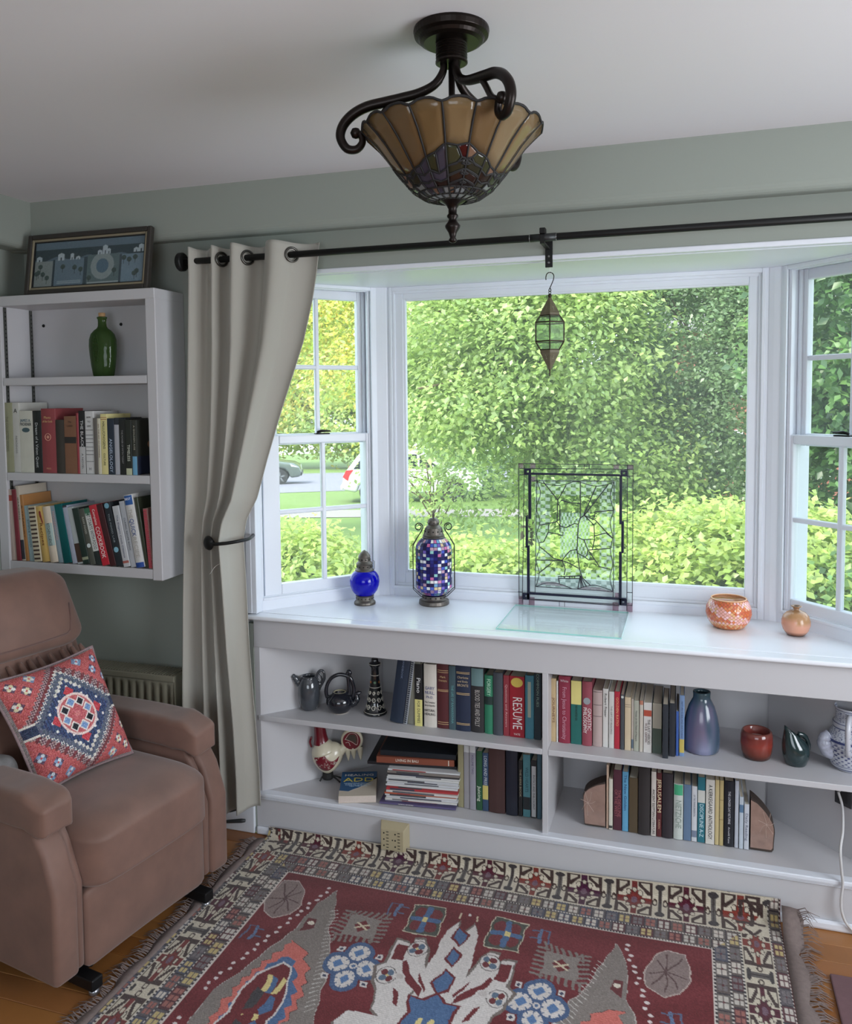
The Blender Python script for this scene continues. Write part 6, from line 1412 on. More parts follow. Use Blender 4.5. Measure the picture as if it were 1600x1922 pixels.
# petrified wood bookends
STN = mat('polished_petrified_wood', (150, 122, 110), 0.25, noise=(34, 0.35), coat=0.5); BRK = mat('petrified_bark', (64, 52, 46), 0.8, noise=(60, 0.3), bump=(70, 0.6, 0.006))
def bookend(lab, x0, x1, yf, h, left):
    e = thing('bookend', lab, 'bookend', ((x0 + x1) / 2, yf + 0.03, Z0)); w_ = x1 - x0; rb = random.Random(5 if left else 9)
    def outline(s):
        pts = [(1, 0), (0.10 if left else 0.22, 0.0)] if left else [(1, 0), (0.14, 0.0)]
        n = 14
        for k in range(n + 1):
            t = k / n
            if left: ax, az = 0.02 + 0.16 * (1 - math.sin(t * 1.35)) * (1 - t) * 0.4 + 0.98 * max(0, t - 0.55) ** 2.0 * 4.9, 0.06 + 0.93 * (t if t < .55 else .55 + (t - .55) * 1.0) ** 0.85
            else: ax, az = 0.06 * math.cos(t * 9) * .4 + 0.04 + 0.96 * max(0, (t - 0.25) / .75) ** 2.1, 0.05 + 0.95 * t ** 0.82
            j = 1 + rb.uniform(-.02, .02); pts.append((min(1, ax * j), min(1, az)))
        pts.append((1, 1.0)) if pts[-1][0] < .99 else None
        return [((x1 - w_ * (1 - u)) if left else (x0 + w_ * (1 - u)), Z0 + 0.0005 + h * v) for u, v in pts]
    o_ = outline(0); cx = sum(p[0] for p in o_) / len(o_); cz = sum(p[1] for p in o_) / len(o_)
    Mx = Matrix(((1, 0, 0, 0), (0, 0, 1, 0), (0, 1, 0, 0), (0, 0, 0, 1)))
    MB().prism(o_, yf, yf + 0.062, M=Mx).build('bark_rind', BRK, e, fix=True, bevel=0.004)
    inn = [(cx + (x - cx) * (0.87 if (x < x1 - 0.002 if left else x > x0 + 0.002) else 1.0), max(Z0 + 0.001, cz + (z - cz) * 0.92)) for x, z in o_]
    MB().prism(inn, yf - 0.0015, yf + 0.02, M=Mx).build('polished_face', STN, e, fix=True, bevel=0.001)
    for k in range(7):
        a = k * 0.9; x_, z_ = cx + 0.012 * math.cos(a), cz + 0.014 * math.sin(a)
        MB().tube([(cx, yf - 0.0016, cz), (x_, yf - 0.0016, z_), (cx + 0.026 * math.cos(a + .2), yf - 0.0016, cz + 0.045 * math.sin(a + .2))], 0.0006, 4).build('vein', mat('pale_vein', (190, 168, 156), 0.4), e)
bookend('polished petrified wood bookend at the left end of the lower right books', 1.218, 1.297, 0.095, 0.165, True)
bookend('polished petrified wood bookend at the right end of the lower right books', 1.764, 1.840, 0.095, 0.172, False)

# blue grey vase
c = (1.609, 0.150); T_ = Matrix.Translation((c[0], c[1], Z1))
bv = thing('glazed_vase', 'large blue-grey streaked bottle vase on the upper right shelf', 'vase', (c[0], c[1], Z1))
vm = MB().lathe([(0.0, 0.0), (0.052, 0.0), (0.057, 0.004), (0.0595, 0.020), (0.060, 0.050), (0.0575, 0.085), (0.051, 0.120), (0.042, 0.150), (0.033, 0.168), (0.028, 0.177), (0.0275, 0.188), (0.0285, 0.196), (0.028, 0.200), (0.023, 0.200), (0.022, 0.190), (0.026, 0.17), (0.0, 0.15)], 56, M=T_).mesh('vase_body', attr_mat('streaked_glaze', 0.14, spec=0.6), True)
vz = np.array([v.co.z for v in vm.vertices]) - Z1; va = np.array([math.atan2(v.co.y - c[1], v.co.x - c[0]) for v in vm.vertices])
mixv = np.clip(0.5 + 0.5 * np.sin(va * 3 + 14 * vz + 1.5 * np.sin(va * 5)), 0, 1)[:, None]
base = np.array((66, 84, 102)) * (1 - mixv) + np.array((110, 102, 126)) * mixv; lowm = np.clip((0.07 - vz) / 0.05 * (0.5 + 0.5 * np.sin(va * 4 + 1)), 0, 1)[:, None]; base = base * (1 - lowm) + np.array((136, 138, 166)) * lowm
topm = np.clip((vz - 0.15) / 0.04, 0, 1)[:, None]; base = base * (1 - topm) + np.array((62, 84, 92)) * topm
paint(vm, base); obj('vase_body', vm, bv)
# amber votive cup
c = (1.782, 0.140); T_ = Matrix.Translation((c[0], c[1], Z1))
vc = thing('votive_cup', 'rust red glass votive cup on the upper right shelf', 'candle cup', (c[0], c[1], Z1))
vm = MB().lathe([(0.0, 0.0), (0.038, 0.0), (0.042, 0.003), (0.0475, 0.022), (0.0505, 0.050), (0.0500, 0.072), (0.0475, 0.086), (0.043, 0.091), (0.039, 0.087), (0.036, 0.06), (0.0, 0.052)], 48, M=T_).mesh('cup_body', attr_mat('rust_glass', 0.12, spec=0.6), True)
vz = np.array([v.co.z for v in vm.vertices]) - Z1
tab = [(0, (50, 26, 22)), (0.010, (86, 44, 32)), (0.016, (170, 104, 62)), (0.022, (110, 52, 40)), (0.028, (176, 100, 66)), (0.036, (150, 68, 52)), (0.06, (128, 50, 44)), (0.08, (112, 54, 50)), (0.09, (120, 70, 62))]
paint(vm, np.stack([np.interp(vz, [t[0] for t in tab], [t[1][j] for t in tab]) for j in range(3)], 1)); obj('cup_body', vm, vc)
MB().lathe([(0.0, 0.062), (0.034, 0.062), (0.035, 0.064), (0.0, 0.066)], 30, M=T_).build('candle_wax', mat('pale_wax', (190, 170, 160), 0.5), vc)
# dark green bird-like pitcher
c = (1.899, 0.122); cc3 = Vector((c[0], c[1], Z1)); T_ = Matrix.Translation(cc3)
gp = thing('green_pitcher', 'small dark green glazed pitcher with slanted lip on the upper right shelf', 'pitcher', (c[0], c[1], Z1))
GRN = GLZ('bottle_green_glaze', (34, 52, 54)); rows = []
pf = [(0.030, 0.0), (0.034, 0.004), (0.040, 0.024), (0.0425, 0.044), (0.040, 0.064), (0.033, 0.084), (0.027, 0.098), (0.025, 0.106)]
for i, (r_, z_) in enumerate(pf):
    t = max(0, (z_ - 0.05) / 0.056)
    rows.append([cc3 + dr * (r_ * (1 + .05 * t) * math.cos(f_) - 0.012 * t) + dk * (r_ * (1 - 0.2 * t) * math.sin(f_)) + Vector((0, 0, z_ + t * t * (0.020 * max(0, -math.cos(f_)) - 0.020 * max(0, math.cos(f_))))) for f_ in [j * 2 * math.pi / 32 for j in range(32)]])
m = MB().grid(rows, closeu=True); o = m.build('pitcher_body', GRN, gp, smooth=True); md = o.modifiers.new('thickness', 'SOLIDIFY'); md.thickness = 0.004
MB().lathe([(0.0, 0.0), (0.0305, 0.0), (0.0305, 0.003), (0.0, 0.003)], 24, M=T_).build('foot', GRN, gp)
MB().tube(spline([vw(0.006, 0.098), vw(0.022, 0.094), vw(0.034, 0.082), vw(0.041, 0.062), vw(0.040, 0.046)], 5), [0.008] * 10 + [0.0065] * 11, 10).build('handle', GRN, gp, smooth=True)
# blue and white jug
c = (2.062, 0.142); cc3 = Vector((c[0], c[1], Z1)); T_ = Matrix.Translation(cc3)
bw = thing('blue_white_jug', 'blue and white porcelain jug at the right edge of the upper shelf', 'jug', (c[0], c[1], Z1))
PRC = attr_mat('porcelain_paint', 0.15, spec=0.6)
seg = 120; pr_ = []
ctrl = [(0.048, 0.0), (0.052, 0.003), (0.058, 0.010), (0.068, 0.035), (0.074, 0.065), (0.072, 0.092), (0.062, 0.115), (0.053, 0.130), (0.052, 0.133), (0.055, 0.140), (0.053, 0.150), (0.047, 0.153), (0.045, 0.178), (0.047, 0.190), (0.050, 0.196), (0.049, 0.199)]
zz_ = np.linspace(0, 0.199, 110); rr_ = np.interp(zz_, [q[1] for q in ctrl], [q[0] for q in ctrl])
vm = MB().lathe([(float(a), float(b)) for a, b in zip(rr_, zz_)], seg, M=T_, cap=False).mesh('jug_body', PRC, True)
vz = np.array([v.co.z for v in vm.vertices]) - Z1; va = np.array([math.atan2(v.co.y - c[1], v.co.x - c[0]) for v in vm.vertices])
W_c, B_c = np.array((190, 194, 204)), np.array((56, 64, 112))
pb_ = np.zeros(len(vz), bool)
tile = (np.floor(vz / 0.0075) % 2)
pb_ |= (vz > 0.022) & (vz < 0.090) & (np.sin(va * 22 + tile * math.pi) > 0.35) & (np.sin(vz * 2 * math.pi / 0.0075) > -0.5)
pb_ |= (vz > 0.10) & (vz < 0.13) & (np.abs(np.sin(va * 9 + 6 * np.sin(vz * 160))) < 0.28)
pb_ |= (vz > 0.155) & (vz < 0.188) & (np.abs(np.sin(va * 7 + 5 * np.cos(vz * 190))) < 0.25)
for zl in (0.008, 0.018, 0.094, 0.098, 0.134, 0.150, 0.192): pb_ |= np.abs(vz - zl) < 0.0013
paint(vm, np.where(pb_[:, None], B_c, W_c)); obj('jug_body', vm, bw)
PW_ = mat('white_porcelain', (196, 198, 206), 0.15, coat=0.5)
hv = Vector((1.555 - c[0] - 0.25, -2.724 - c[1], 0)).normalized()
MB().tube(spline([cc3 + hv * 0.046 + Vector((0, 0, 0.178)), cc3 + hv * 0.070 + Vector((0, 0, 0.180)), cc3 + hv * 0.092 + Vector((0, 0, 0.160)), cc3 + hv * 0.096 + Vector((0, 0, 0.125)), cc3 + hv * 0.088 + Vector((0, 0, 0.085)), cc3 + hv * 0.072 + Vector((0, 0, 0.065))], 5), 0.0085, 12).build('handle', PW_, bw, smooth=True)
for k in range(4): MB().tube([cc3 + hv * (0.096 - 0.004 * abs(k - 1.2)) + Vector((0.0, 0, 0.150 - k * 0.02)), cc3 + hv * (0.096 - 0.004 * abs(k - 1.2)) + Vector((0, 0, 0.148 - k * 0.02))], 0.0091, 12).build('handle_band', mat('cobalt_paint', (70, 78, 124), 0.2), bw)
MB().tube(spline([vw(-0.055, 0.050), vw(-0.078, 0.066), vw(-0.086, 0.090), vw(-0.078, 0.106), vw(-0.070, 0.112)], 5), [0.026] * 5 + [0.022] * 5 + [0.018] * 5 + [0.014] * 5 + [0.010], 16).build('spout', mat('spout_porcelain', (176, 180, 196), 0.15, noise=(70, 0.5)), bw, smooth=True)
MB().lathe([(0.0, 0.0), (0.048, 0.0), (0.049, 0.003)], 40, M=T_).build('foot', PW_, bw)

# ================================================================ outlets and cord
BEI = mat('beige_plastic', (176, 164, 134), 0.45)
ot = thing('outlet_tap', 'beige six-way outlet tap plugged in at the base of the bookcase', 'outlet', (0.56, -0.02, 0.08))
m = MB(); a0, a1, z0_, z1_ = 0.506, 0.616, 0.030, 0.128
m.add([(a0, -0.0005, z0_), (a1, -0.0005, z0_), (a1, -0.0005, z1_), (a0, -0.0005, z1_), (a0 + 0.010, -0.032, z0_ + 0.004), (a1 - 0.014, -0.032, z0_ + 0.004), (a1 - 0.014, -0.032, z1_ - 0.018), (a0 + 0.010, -0.032, z1_ - 0.018)], [(3, 2, 1, 0), (4, 5, 6, 7), (0, 1, 5, 4), (1, 2, 6, 5), (2, 3, 7, 6), (3, 0, 4, 7)])
m.build('tap_body', BEI, ot, bevel=0.002, fix=True)
for ix, x in enumerate((0.537, 0.580)):
    for k in range(3):
        zc_ = 0.050 + k * 0.023
        MB().lathe([(0.0028, 0), (0.0028, 0.0006)], 10, M=Matrix.Translation((x - 0.009, -0.0322, zc_)) @ Matrix.Rotation(R(90), 4, 'X')).build('ground_hole', HOLE, ot)
        for dz in (-0.0055, 0.0055): bx('slot', (x, x + 0.009, -0.0327, -0.032, zc_ + dz - 0.0011, zc_ + dz + 0.0011), HOLE, ot)
MB().lathe([(0.0025, 0), (0.0018, 0.001)], 10, M=Matrix.Translation((0.5605, -0.0322, 0.073)) @ Matrix.Rotation(R(90), 4, 'X')).build('screw', HOLE, ot)
pl = Vector((-0.7, 0.714, 0)).normalized(); pnn = Vector((-0.714, -0.7, 0)).normalized()
o0 = Vector((2.046, 0.149, 0.380)) + pnn * 0.002
OM = Matrix(((pl.x, 0, pnn.x, o0.x), (pl.y, 0, pnn.y, o0.y), (0, 1, 0, o0.z), (0, 0, 0, 1)))
wo = thing('wall_outlet', 'dark socket with white plug in the bookcase side, lower right', 'outlet', tuple(o0))
MB().box(-0.030, 0.030, -0.052, 0.052, -0.004, 0.001, M=OM).build('cover_plate', mat('dark_plate', (58, 58, 62), 0.5), wo, bevel=0.002)
MB().box(-0.018, 0.018, -0.04, 0.04, 0.001, 0.004, M=OM).build('socket_face', mat('dark_socket', (34, 34, 36), 0.5), wo, bevel=0.002)
wc = thing('white_cord', 'thin white power cord hanging down over the right of the bookcase', 'cord', (2.03, 0.0, 0.02))
WC = mat('white_cord_plastic', (206, 205, 205), 0.4)
MB().tube([OM @ Vector((0.0, 0.012, 0.004)), OM @ Vector((0.0, 0.012, 0.022)), OM @ Vector((-0.002, 0.004, 0.028))], [0.010, 0.010, 0.007], 10).build('plug', WC, wc, smooth=True)
MB().tube(spline([OM @ Vector((-0.002, 0.0, 0.026)), (2.035, 0.10, 0.345), (2.026, 0.03, 0.305), (2.012, -0.020, 0.265), (2.016, -0.026, 0.20), (2.020, -0.024, 0.160), (2.016, -0.026, 0.110), (2.020, -0.026, 0.070), (2.036, -0.024, 0.035), (2.075, -0.028, 0.012), (2.20, -0.06, 0.005), (2.6, -0.08, 0.005)], 8), 0.0042, 8).build('cable', WC, wc, smooth=True)
RUGP = {
'oct': [(0.255, -0.271), (0.308, -0.267), (0.344, -0.306), (0.371, -0.381), (0.355, -0.436), (0.31, -0.463), (0.268, -0.44), (0.242, -0.379)],
'leaf': [(0.453, -0.276), (0.418, -0.355), (0.412, -0.435), (0.407, -0.512), (0.389, -0.558), (0.368, -0.623), (0.354, -0.684), (0.331, -0.736), (0.307, -0.795), (0.305, -0.854), (0.352, -0.927), (0.628, -0.843), (0.618, -0.791), (0.599, -0.723), (0.582, -0.651), (0.553, -0.557), (0.511, -0.48), (0.496, -0.399)],
'coral': [(0.419, -0.549), (0.482, -0.579), (0.516, -0.635), (0.54, -0.699), (0.552, -0.763), (0.56, -0.816), (0.55, -0.867), (0.362, -0.924), (0.358, -0.878), (0.356, -0.822), (0.364, -0.735), (0.386, -0.656), (0.411, -0.601)],
'blue': [(0.442, -0.62), (0.473, -0.629), (0.515, -0.706), (0.538, -0.783), (0.545, -0.868), (0.399, -0.913), (0.378, -0.816), (0.388, -0.719), (0.409, -0.649)],
'white': [(0.44, -0.644), (0.476, -0.654), (0.523, -0.792), (0.508, -0.88), (0.407, -0.91), (0.375, -0.815), (0.39, -0.705)],
'red': [(0.443, -0.652), (0.473, -0.661), (0.517, -0.79), (0.503, -0.881), (0.412, -0.909), (0.382, -0.816), (0.398, -0.711)],
'bl1': [(0.438, -0.703), (0.461, -0.714), (0.469, -0.772), (0.448, -0.769)],
'ye1': [(0.428, -0.702), (0.441, -0.702), (0.452, -0.764), (0.434, -0.774)],
'ye2': [(0.474, -0.702), (0.491, -0.714), (0.487, -0.77), (0.469, -0.772)],
'bk': [(0.42, -0.753), (0.448, -0.769), (0.448, -0.827), (0.42, -0.843)],
'bl2': [(0.472, -0.779), (0.492, -0.781), (0.498, -0.827), (0.479, -0.849), (0.463, -0.83)],
'ye3': [(0.428, -0.857), (0.445, -0.859), (0.456, -0.895), (0.435, -0.902)],
'ye4': [(0.465, -0.845), (0.479, -0.849), (0.493, -0.884), (0.472, -0.891)],
'fig': [(0.886, -0.316), (0.864, -0.358), (0.864, -0.414), (0.882, -0.496), (0.873, -0.549), (0.855, -0.563), (0.843, -0.535), (0.827, -0.465), (0.809, -0.426), (0.777, -0.43), (0.78, -0.479), (0.765, -0.454), (0.727, -0.45), (0.73, -0.504), (0.733, -0.555), (0.711, -0.575), (0.723, -0.635), (0.746, -0.666), (0.755, -0.737), (0.787, -0.759), (0.696, -0.767), (0.677, -0.808), (0.685, -0.826), (0.965, -0.74), (0.977, -0.65)],
'spd1': [(0.887, -0.345), (0.915, -0.373), (0.905, -0.42), (0.877, -0.39)],
'spd2': [(0.894, -0.439), (0.916, -0.462), (0.911, -0.51), (0.884, -0.486)],
'spl': [(0.894, -0.538), (0.922, -0.561), (0.921, -0.609), (0.898, -0.632), (0.878, -0.596)],
'body': [(0.842, -0.662), (0.878, -0.663), (0.898, -0.641), (0.926, -0.665), (0.962, -0.658), (0.96, -0.702), (0.965, -0.74), (0.851, -0.775), (0.853, -0.711)],
'redl1': [(0.734, -0.468), (0.77, -0.467), (0.77, -0.534), (0.739, -0.539)],
'redl2': [(0.771, -0.539), (0.78, -0.527), (0.814, -0.58), (0.86, -0.627), (0.865, -0.659), (0.811, -0.616)],
'redl3': [(0.789, -0.649), (0.805, -0.661), (0.818, -0.714), (0.799, -0.704)],
'redl4': [(0.833, -0.561), (0.871, -0.624), (0.87, -0.637), (0.842, -0.598)],
'sq': [(0.726, -0.268), (0.829, -0.259), (0.834, -0.403), (0.731, -0.403)],
'tri': [(0.425, -0.432), (0.451, -0.434), (0.46, -0.475), (0.42, -0.502)],
}
# ================================================================ rug
FX0, FX1, FY = 0.245, 1.637, -0.226          # edges of the red field
RX0, RX1, RY1 = 0.058, 1.846, -1.56
AX = 0.91; YC = -0.86                        # mirror axes of the design
xs = np.arange(RX0, RX1 + 0.001, 0.003)
vs = np.concatenate([np.arange(0.062, -1.06, -0.003), np.arange(-1.06, RY1, -0.012)])
X_, V_ = np.meshgrid(xs, vs)
Vm = np.where(V_ < YC, 2 * YC - V_, V_)       # the far half repeats the near half
rg = np.random.default_rng(14)
wob = 0.0022 * np.sin(X_ * 61 + 3 * np.sin(V_ * 23)) + 0.0018 * np.sin(V_ * 77 + X_ * 11)
X2 = X_ + wob; V2 = Vm + 0.0022 * np.sin(X_ * 53 + V_ * 19)
C_ = np.zeros(X_.shape + (3,)); C_[:] = (104, 26, 31)
C_ += (6 * np.sin(V_ * 40 + 2 * np.sin(X_ * 6)))[..., None]
def rput(mask, c): C_[mask] = c
def inpoly(poly, XX=X2, YY=V2):
    xs_ = [p[0] for p in poly]; ys_ = [p[1] for p in poly]
    bb = (XX >= min(xs_)) & (XX <= max(xs_)) & (YY >= min(ys_)) & (YY <= max(ys_)); ins = np.zeros(XX.shape, bool)
    xx, yy = XX[bb], YY[bb]; r_ = np.zeros(xx.shape, bool); n = len(poly)
    for i in range(n):
        (xa_, ya), (xb_, yb_) = poly[i], poly[i - 1]
        if ya == yb_: continue
        cond = ((ya > yy) != (yb_ > yy)) & (xx < (xb_ - xa_) * (yy - ya) / (yb_ - ya) + xa_); r_ ^= cond
    ins[bb] = r_; return ins
def grow(poly, d):
    cx = sum(p[0] for p in poly) / len(poly); cy = sum(p[1] for p in poly) / len(poly); out = []
    for x, y_ in poly:
        l = math.hypot(x - cx, y_ - cy) or 1; out.append((x + (x - cx) / l * d, y_ + (y_ - cy) / l * d))
    return out
def mir(poly): return [(2 * AX - x, y_) for x, y_ in poly]
def both(poly, c, edge=None, d=0.006, XX=X2, YY=V2):
    for q in (poly, mir(poly)):
        if edge: rput(inpoly(grow(q, d), XX, YY), edge)
        rput(inpoly(q, XX, YY), c)
def dot(x, y_, r, c, ry=None): rput(((X2 - x) / r) ** 2 + ((V2 - y_) / (ry or r)) ** 2 < 1, c)
def dots(x, y_, r, c, ry=None): dot(x, y_, r, c, ry); dot(2 * AX - x, y_, r, c, ry)
def seg_(p, q, w, c, mirror=True):
    for (a, b) in ([(p, q), ((2 * AX - p[0], p[1]), (2 * AX - q[0], q[1]))] if mirror else [(p, q)]):
        dx, dy = b[0] - a[0], b[1] - a[1]; L2 = dx * dx + dy * dy
        t = np.clip(((X2 - a[0]) * dx + (V2 - a[1]) * dy) / L2, 0, 1); rput((X2 - a[0] - t * dx) ** 2 + (V2 - a[1] - t * dy) ** 2 < w * w, c)
GRY, WHT, BLU, COR, YEL, NVY, CRM_, MAR = (126, 116, 108), (206, 198, 190), (72, 100, 136), (196, 104, 92), (214, 196, 130), (52, 56, 78), (196, 186, 164), (104, 26, 31)
BRN = (66, 50, 46)
zig = 0.016 * np.abs(((V2 * 22 + X2 * 9) % 1) - 0.5) * 2; XZ = X2 + (zig - 0.008)
# quarter field motifs
both(RUGP['oct'], (132, 114, 108), (186, 168, 156), 0.004); q = RUGP['oct']; cx, cy = 0.305, -0.362
for i in range(0, 8): seg_((cx, cy), (cx + (q[i][0] - cx) * .8, cy + (q[i][1] - cy) * .8), 0.0022, (84, 58, 56))
both(RUGP['leaf'], GRY, (178, 168, 158), 0.003)
for k in range(26):
    t = k / 25; x0_, y0_ = 0.50 + 0.11 * t, -0.37 - 0.42 * t; seg_((x0_, y0_), (x0_ - 0.022, y0_ - 0.016), 0.0014, (188, 180, 170))
both(RUGP['coral'], COR, (60, 44, 44), 0.002, XZ, V2); both(RUGP['blue'], BLU, None, 0, XZ, V2); both(RUGP['white'], WHT); both(RUGP['red'], MAR)
for k_, c_ in (('bl1', BLU), ('ye1', YEL), ('ye2', YEL), ('bk', (58, 54, 56)), ('bl2', BLU), ('ye3', YEL), ('ye4', YEL)): both(RUGP[k_], c_)
both(RUGP['tri'], (96, 36, 38)); dots(0.441, -0.455, 0.011, (216, 206, 186), 0.009)
for k in range(24):
    t = k / 23; dots(0.425 - 0.150 * t + (0.004 if k % 2 else -0.004), -0.272 - 0.53 * t, 0.0065, (210, 196, 190), 0.006)
# comb diamond
cx, cy = 0.600, -0.424
for k in range(-3, 4):
    for sg in (-1, 1):
        seg_((cx + k * 0.019 - 0.006, cy + sg * 0.045 + 0.004 * k), (cx + k * 0.019 + sg * 0.006, cy + sg * 0.076 + 0.004 * k), 0.0042, (122, 112, 104)); seg_((cx + sg * 0.045, cy + k * 0.019), (cx + sg * 0.078, cy + k * 0.019 + 0.006), 0.0042, (122, 112, 104))
both([(cx - .05, cy - .05), (cx + .05, cy - .05), (cx + .05, cy + .05), (cx - .05, cy + .05)], (132, 122, 114)); both([(cx - .03, cy), (cx, cy - .03), (cx + .03, cy), (cx, cy + .03)], MAR)
for sg in (-1, 1): seg_((cx - .02, cy + sg * .012), (cx + .02, cy - sg * .012), 0.0035, (204, 190, 160))
# rosette of four white octagons
cx, cy = 0.641, -0.600
for (dx, dy) in ((0.044, 0), (-0.044, 0), (0, 0.056), (0, -0.056)): dots(cx + dx, cy + dy, 0.044, (66, 88, 122), 0.050)
for (dx, dy) in ((0.044, 0), (-0.044, 0), (0, 0.056), (0, -0.056)):
    dots(cx + dx, cy + dy, 0.030, WHT, 0.034); both([(cx + dx - .016, cy + dy), (cx + dx, cy + dy - .02), (cx + dx + .016, cy + dy), (cx + dx, cy + dy + .02)], (84, 116, 156))
    for a in range(8): seg_((cx + dx + .030 * math.cos(a * .785), cy + dy + .034 * math.sin(a * .785)), (cx + dx + .024 * math.cos(a * .785), cy + dy + .027 * math.sin(a * .785)), 0.002, (70, 90, 120))
dots(cx, cy, 0.012, WHT); dots(cx, cy, 0.006, BLU)
for (dx, dy) in ((.06, .062), (-.06, .062), (.06, -.062), (-.06, -.062)): both([(cx + dx - .010, cy + dy - .011), (cx + dx + .010, cy + dy - .011), (cx + dx + .010, cy + dy + .011), (cx + dx - .010, cy + dy + .011)], WHT); dots(cx + dx, cy + dy, .0055, NVY)
# central figure: white with a dark outline, blue heart, red fillings
both(RUGP['fig'], WHT, (112, 100, 92), 0.010); rput(inpoly([(0.86, -0.36), (0.96, -0.36), (0.985, -0.80), (0.835, -0.80)]), WHT)
for k_, c_ in (('redl1', MAR), ('redl2', MAR), ('redl3', MAR), ('redl4', MAR)): both(RUGP[k_], c_)
for nm in ('spd1', 'spd2', 'spl'):
    p_ = [(x + AX - 0.899, y_) for x, y_ in RUGP[nm]]; p_ = p_ + []; rput(inpoly(grow(p_, 0.010)), MAR); rput(inpoly(p_), BLU)
bod = [(0.842, -0.662), (0.885, -0.668), (AX, -0.640), (2 * AX - 0.885, -0.668), (2 * AX - 0.842, -0.662), (2 * AX - 0.857, -0.72), (2 * AX - 0.84, -0.80), (0.84, -0.80), (0.857, -0.72)]
rput(inpoly(grow(bod, 0.010)), MAR); rput(inpoly(bod), BLU)
for x in (0.895, 0.925): dot(x, -0.745, 0.008, YEL, 0.016)
for (fx, fy) in ((0.799, -0.470), (0.748, -0.605)):
    dots(fx, fy, 0.031, (100, 92, 86), 0.036); dots(fx, fy, 0.028, (206, 198, 190), 0.033)
    for j, (dx, dy) in enumerate(((.010, .012), (-.010, .012), (-.010, -.012), (.010, -.012))): dots(fx + dx, fy + dy, 0.0105, (104, 36, 40) if j % 2 else (86, 104, 122), 0.012)
    dots(fx, fy, .004, YEL)
dots(0.79, -0.60, .016, WHT); dots(0.79, -0.60, .011, (190, 180, 172))
both(RUGP['sq'], (70, 72, 62), (196, 186, 160), 0.005); cx, cy = 0.780, -0.333
for (dx, dy) in ((.024, .032), (-.024, .032), (.024, -.032), (-.024, -.032)): dots(cx + dx, cy + dy, .020, (108, 36, 40), .026)
seg_((cx - .04, cy), (cx + .04, cy), .010, BLU); seg_((cx, cy - .055), (cx, cy + .055), .010, BLU); both([(cx - .008, cy - .012), (cx + .008, cy - .012), (cx + .008, cy + .012), (cx - .008, cy + .012)], YEL)
for (gx, gy) in ((0.285, -0.549), (0.674, -0.312)):
    seg_((gx - .022, gy - .03), (gx - .022, gy + .03), .003, (84, 92, 116)); seg_((gx + .006, gy - .03), (gx + .006, gy + .03), .0055, (92, 112, 142)); seg_((gx + .006, gy + .022), (gx + .032, gy + .022), .003, (84, 92, 116)); seg_((gx + .006, gy - .012), (gx + .032, gy - .012), .003, (84, 92, 116)); seg_((gx - .022, gy + .03), (gx + .006, gy + .03), .0025, (84, 92, 116))
rput((np.abs(np.abs(X2 - AX) - 0.028) < .003) & (V2 > -.30) & (V2 < -.272), (196, 180, 150)); dot(AX, -0.275, .006, WHT)
# borders; e = distance outwards from the field
ex0 = FX0 - X_; ex1 = X_ - FX1; et = Vm - FY
sc_t = np.interp(et, [0, .056, .108, .30], [0, .049, .085, .21])       # the far border band is wider
e_ = np.maximum(np.maximum(ex0, ex1), np.where(et > 0, sc_t, et)); side = (np.maximum(ex0, ex1) >= sc_t); along = np.where(side, Vm * 0.62, X_)
def bandm(a, b): return (e_ >= a) & (e_ < b)
rput(bandm(0, 0.005), (206, 194, 182))
def florets(a, b, cell, seed):
    m_ = bandm(a, b); k = np.floor(along / cell).astype(int); u = (along / cell - k) - .5; w_ = (e_ - (a + b) / 2) / (b - a)
    bgs = np.array([(88, 82, 84), (100, 92, 86), (84, 46, 50), (76, 78, 90), (96, 84, 78)]); pts = np.array([(200, 190, 176), (186, 166, 112), (150, 96, 86), (112, 104, 104), (190, 182, 170)])
    h = (k * 7 + seed * 3 + (k // 3)) % 5; C_[m_] = bgs[h[m_]]
    pet = (np.abs(np.abs(u) - .20) < .15) & (np.abs(np.abs(w_) - .20) < .16); mm_ = m_ & pet; C_[mm_] = pts[((h + 2 * seed + k // 2) % 5)[mm_]]
    rput(m_ & (np.abs(u) > .46), (56, 50, 54)); rput(m_ & (u ** 2 + w_ ** 2 < .006), (90, 40, 44))
florets(0.008, 0.046, 0.042, 1); florets(0.051, 0.083, 0.040, 2); florets(0.176, 0.207, 0.042, 3)
for a in (0.005, 0.046, 0.083, 0.171, 0.204):
    m_ = bandm(a, a + 0.005); rput(m_, (44, 40, 44)); rput(m_ & ((along * 110) % 1 < .5), (196, 188, 176))
wb = bandm(0.088, 0.172); wt_ = (et > 0.108) & ~side & (et < .40); wb |= wt_; rput(wb, CRM_)
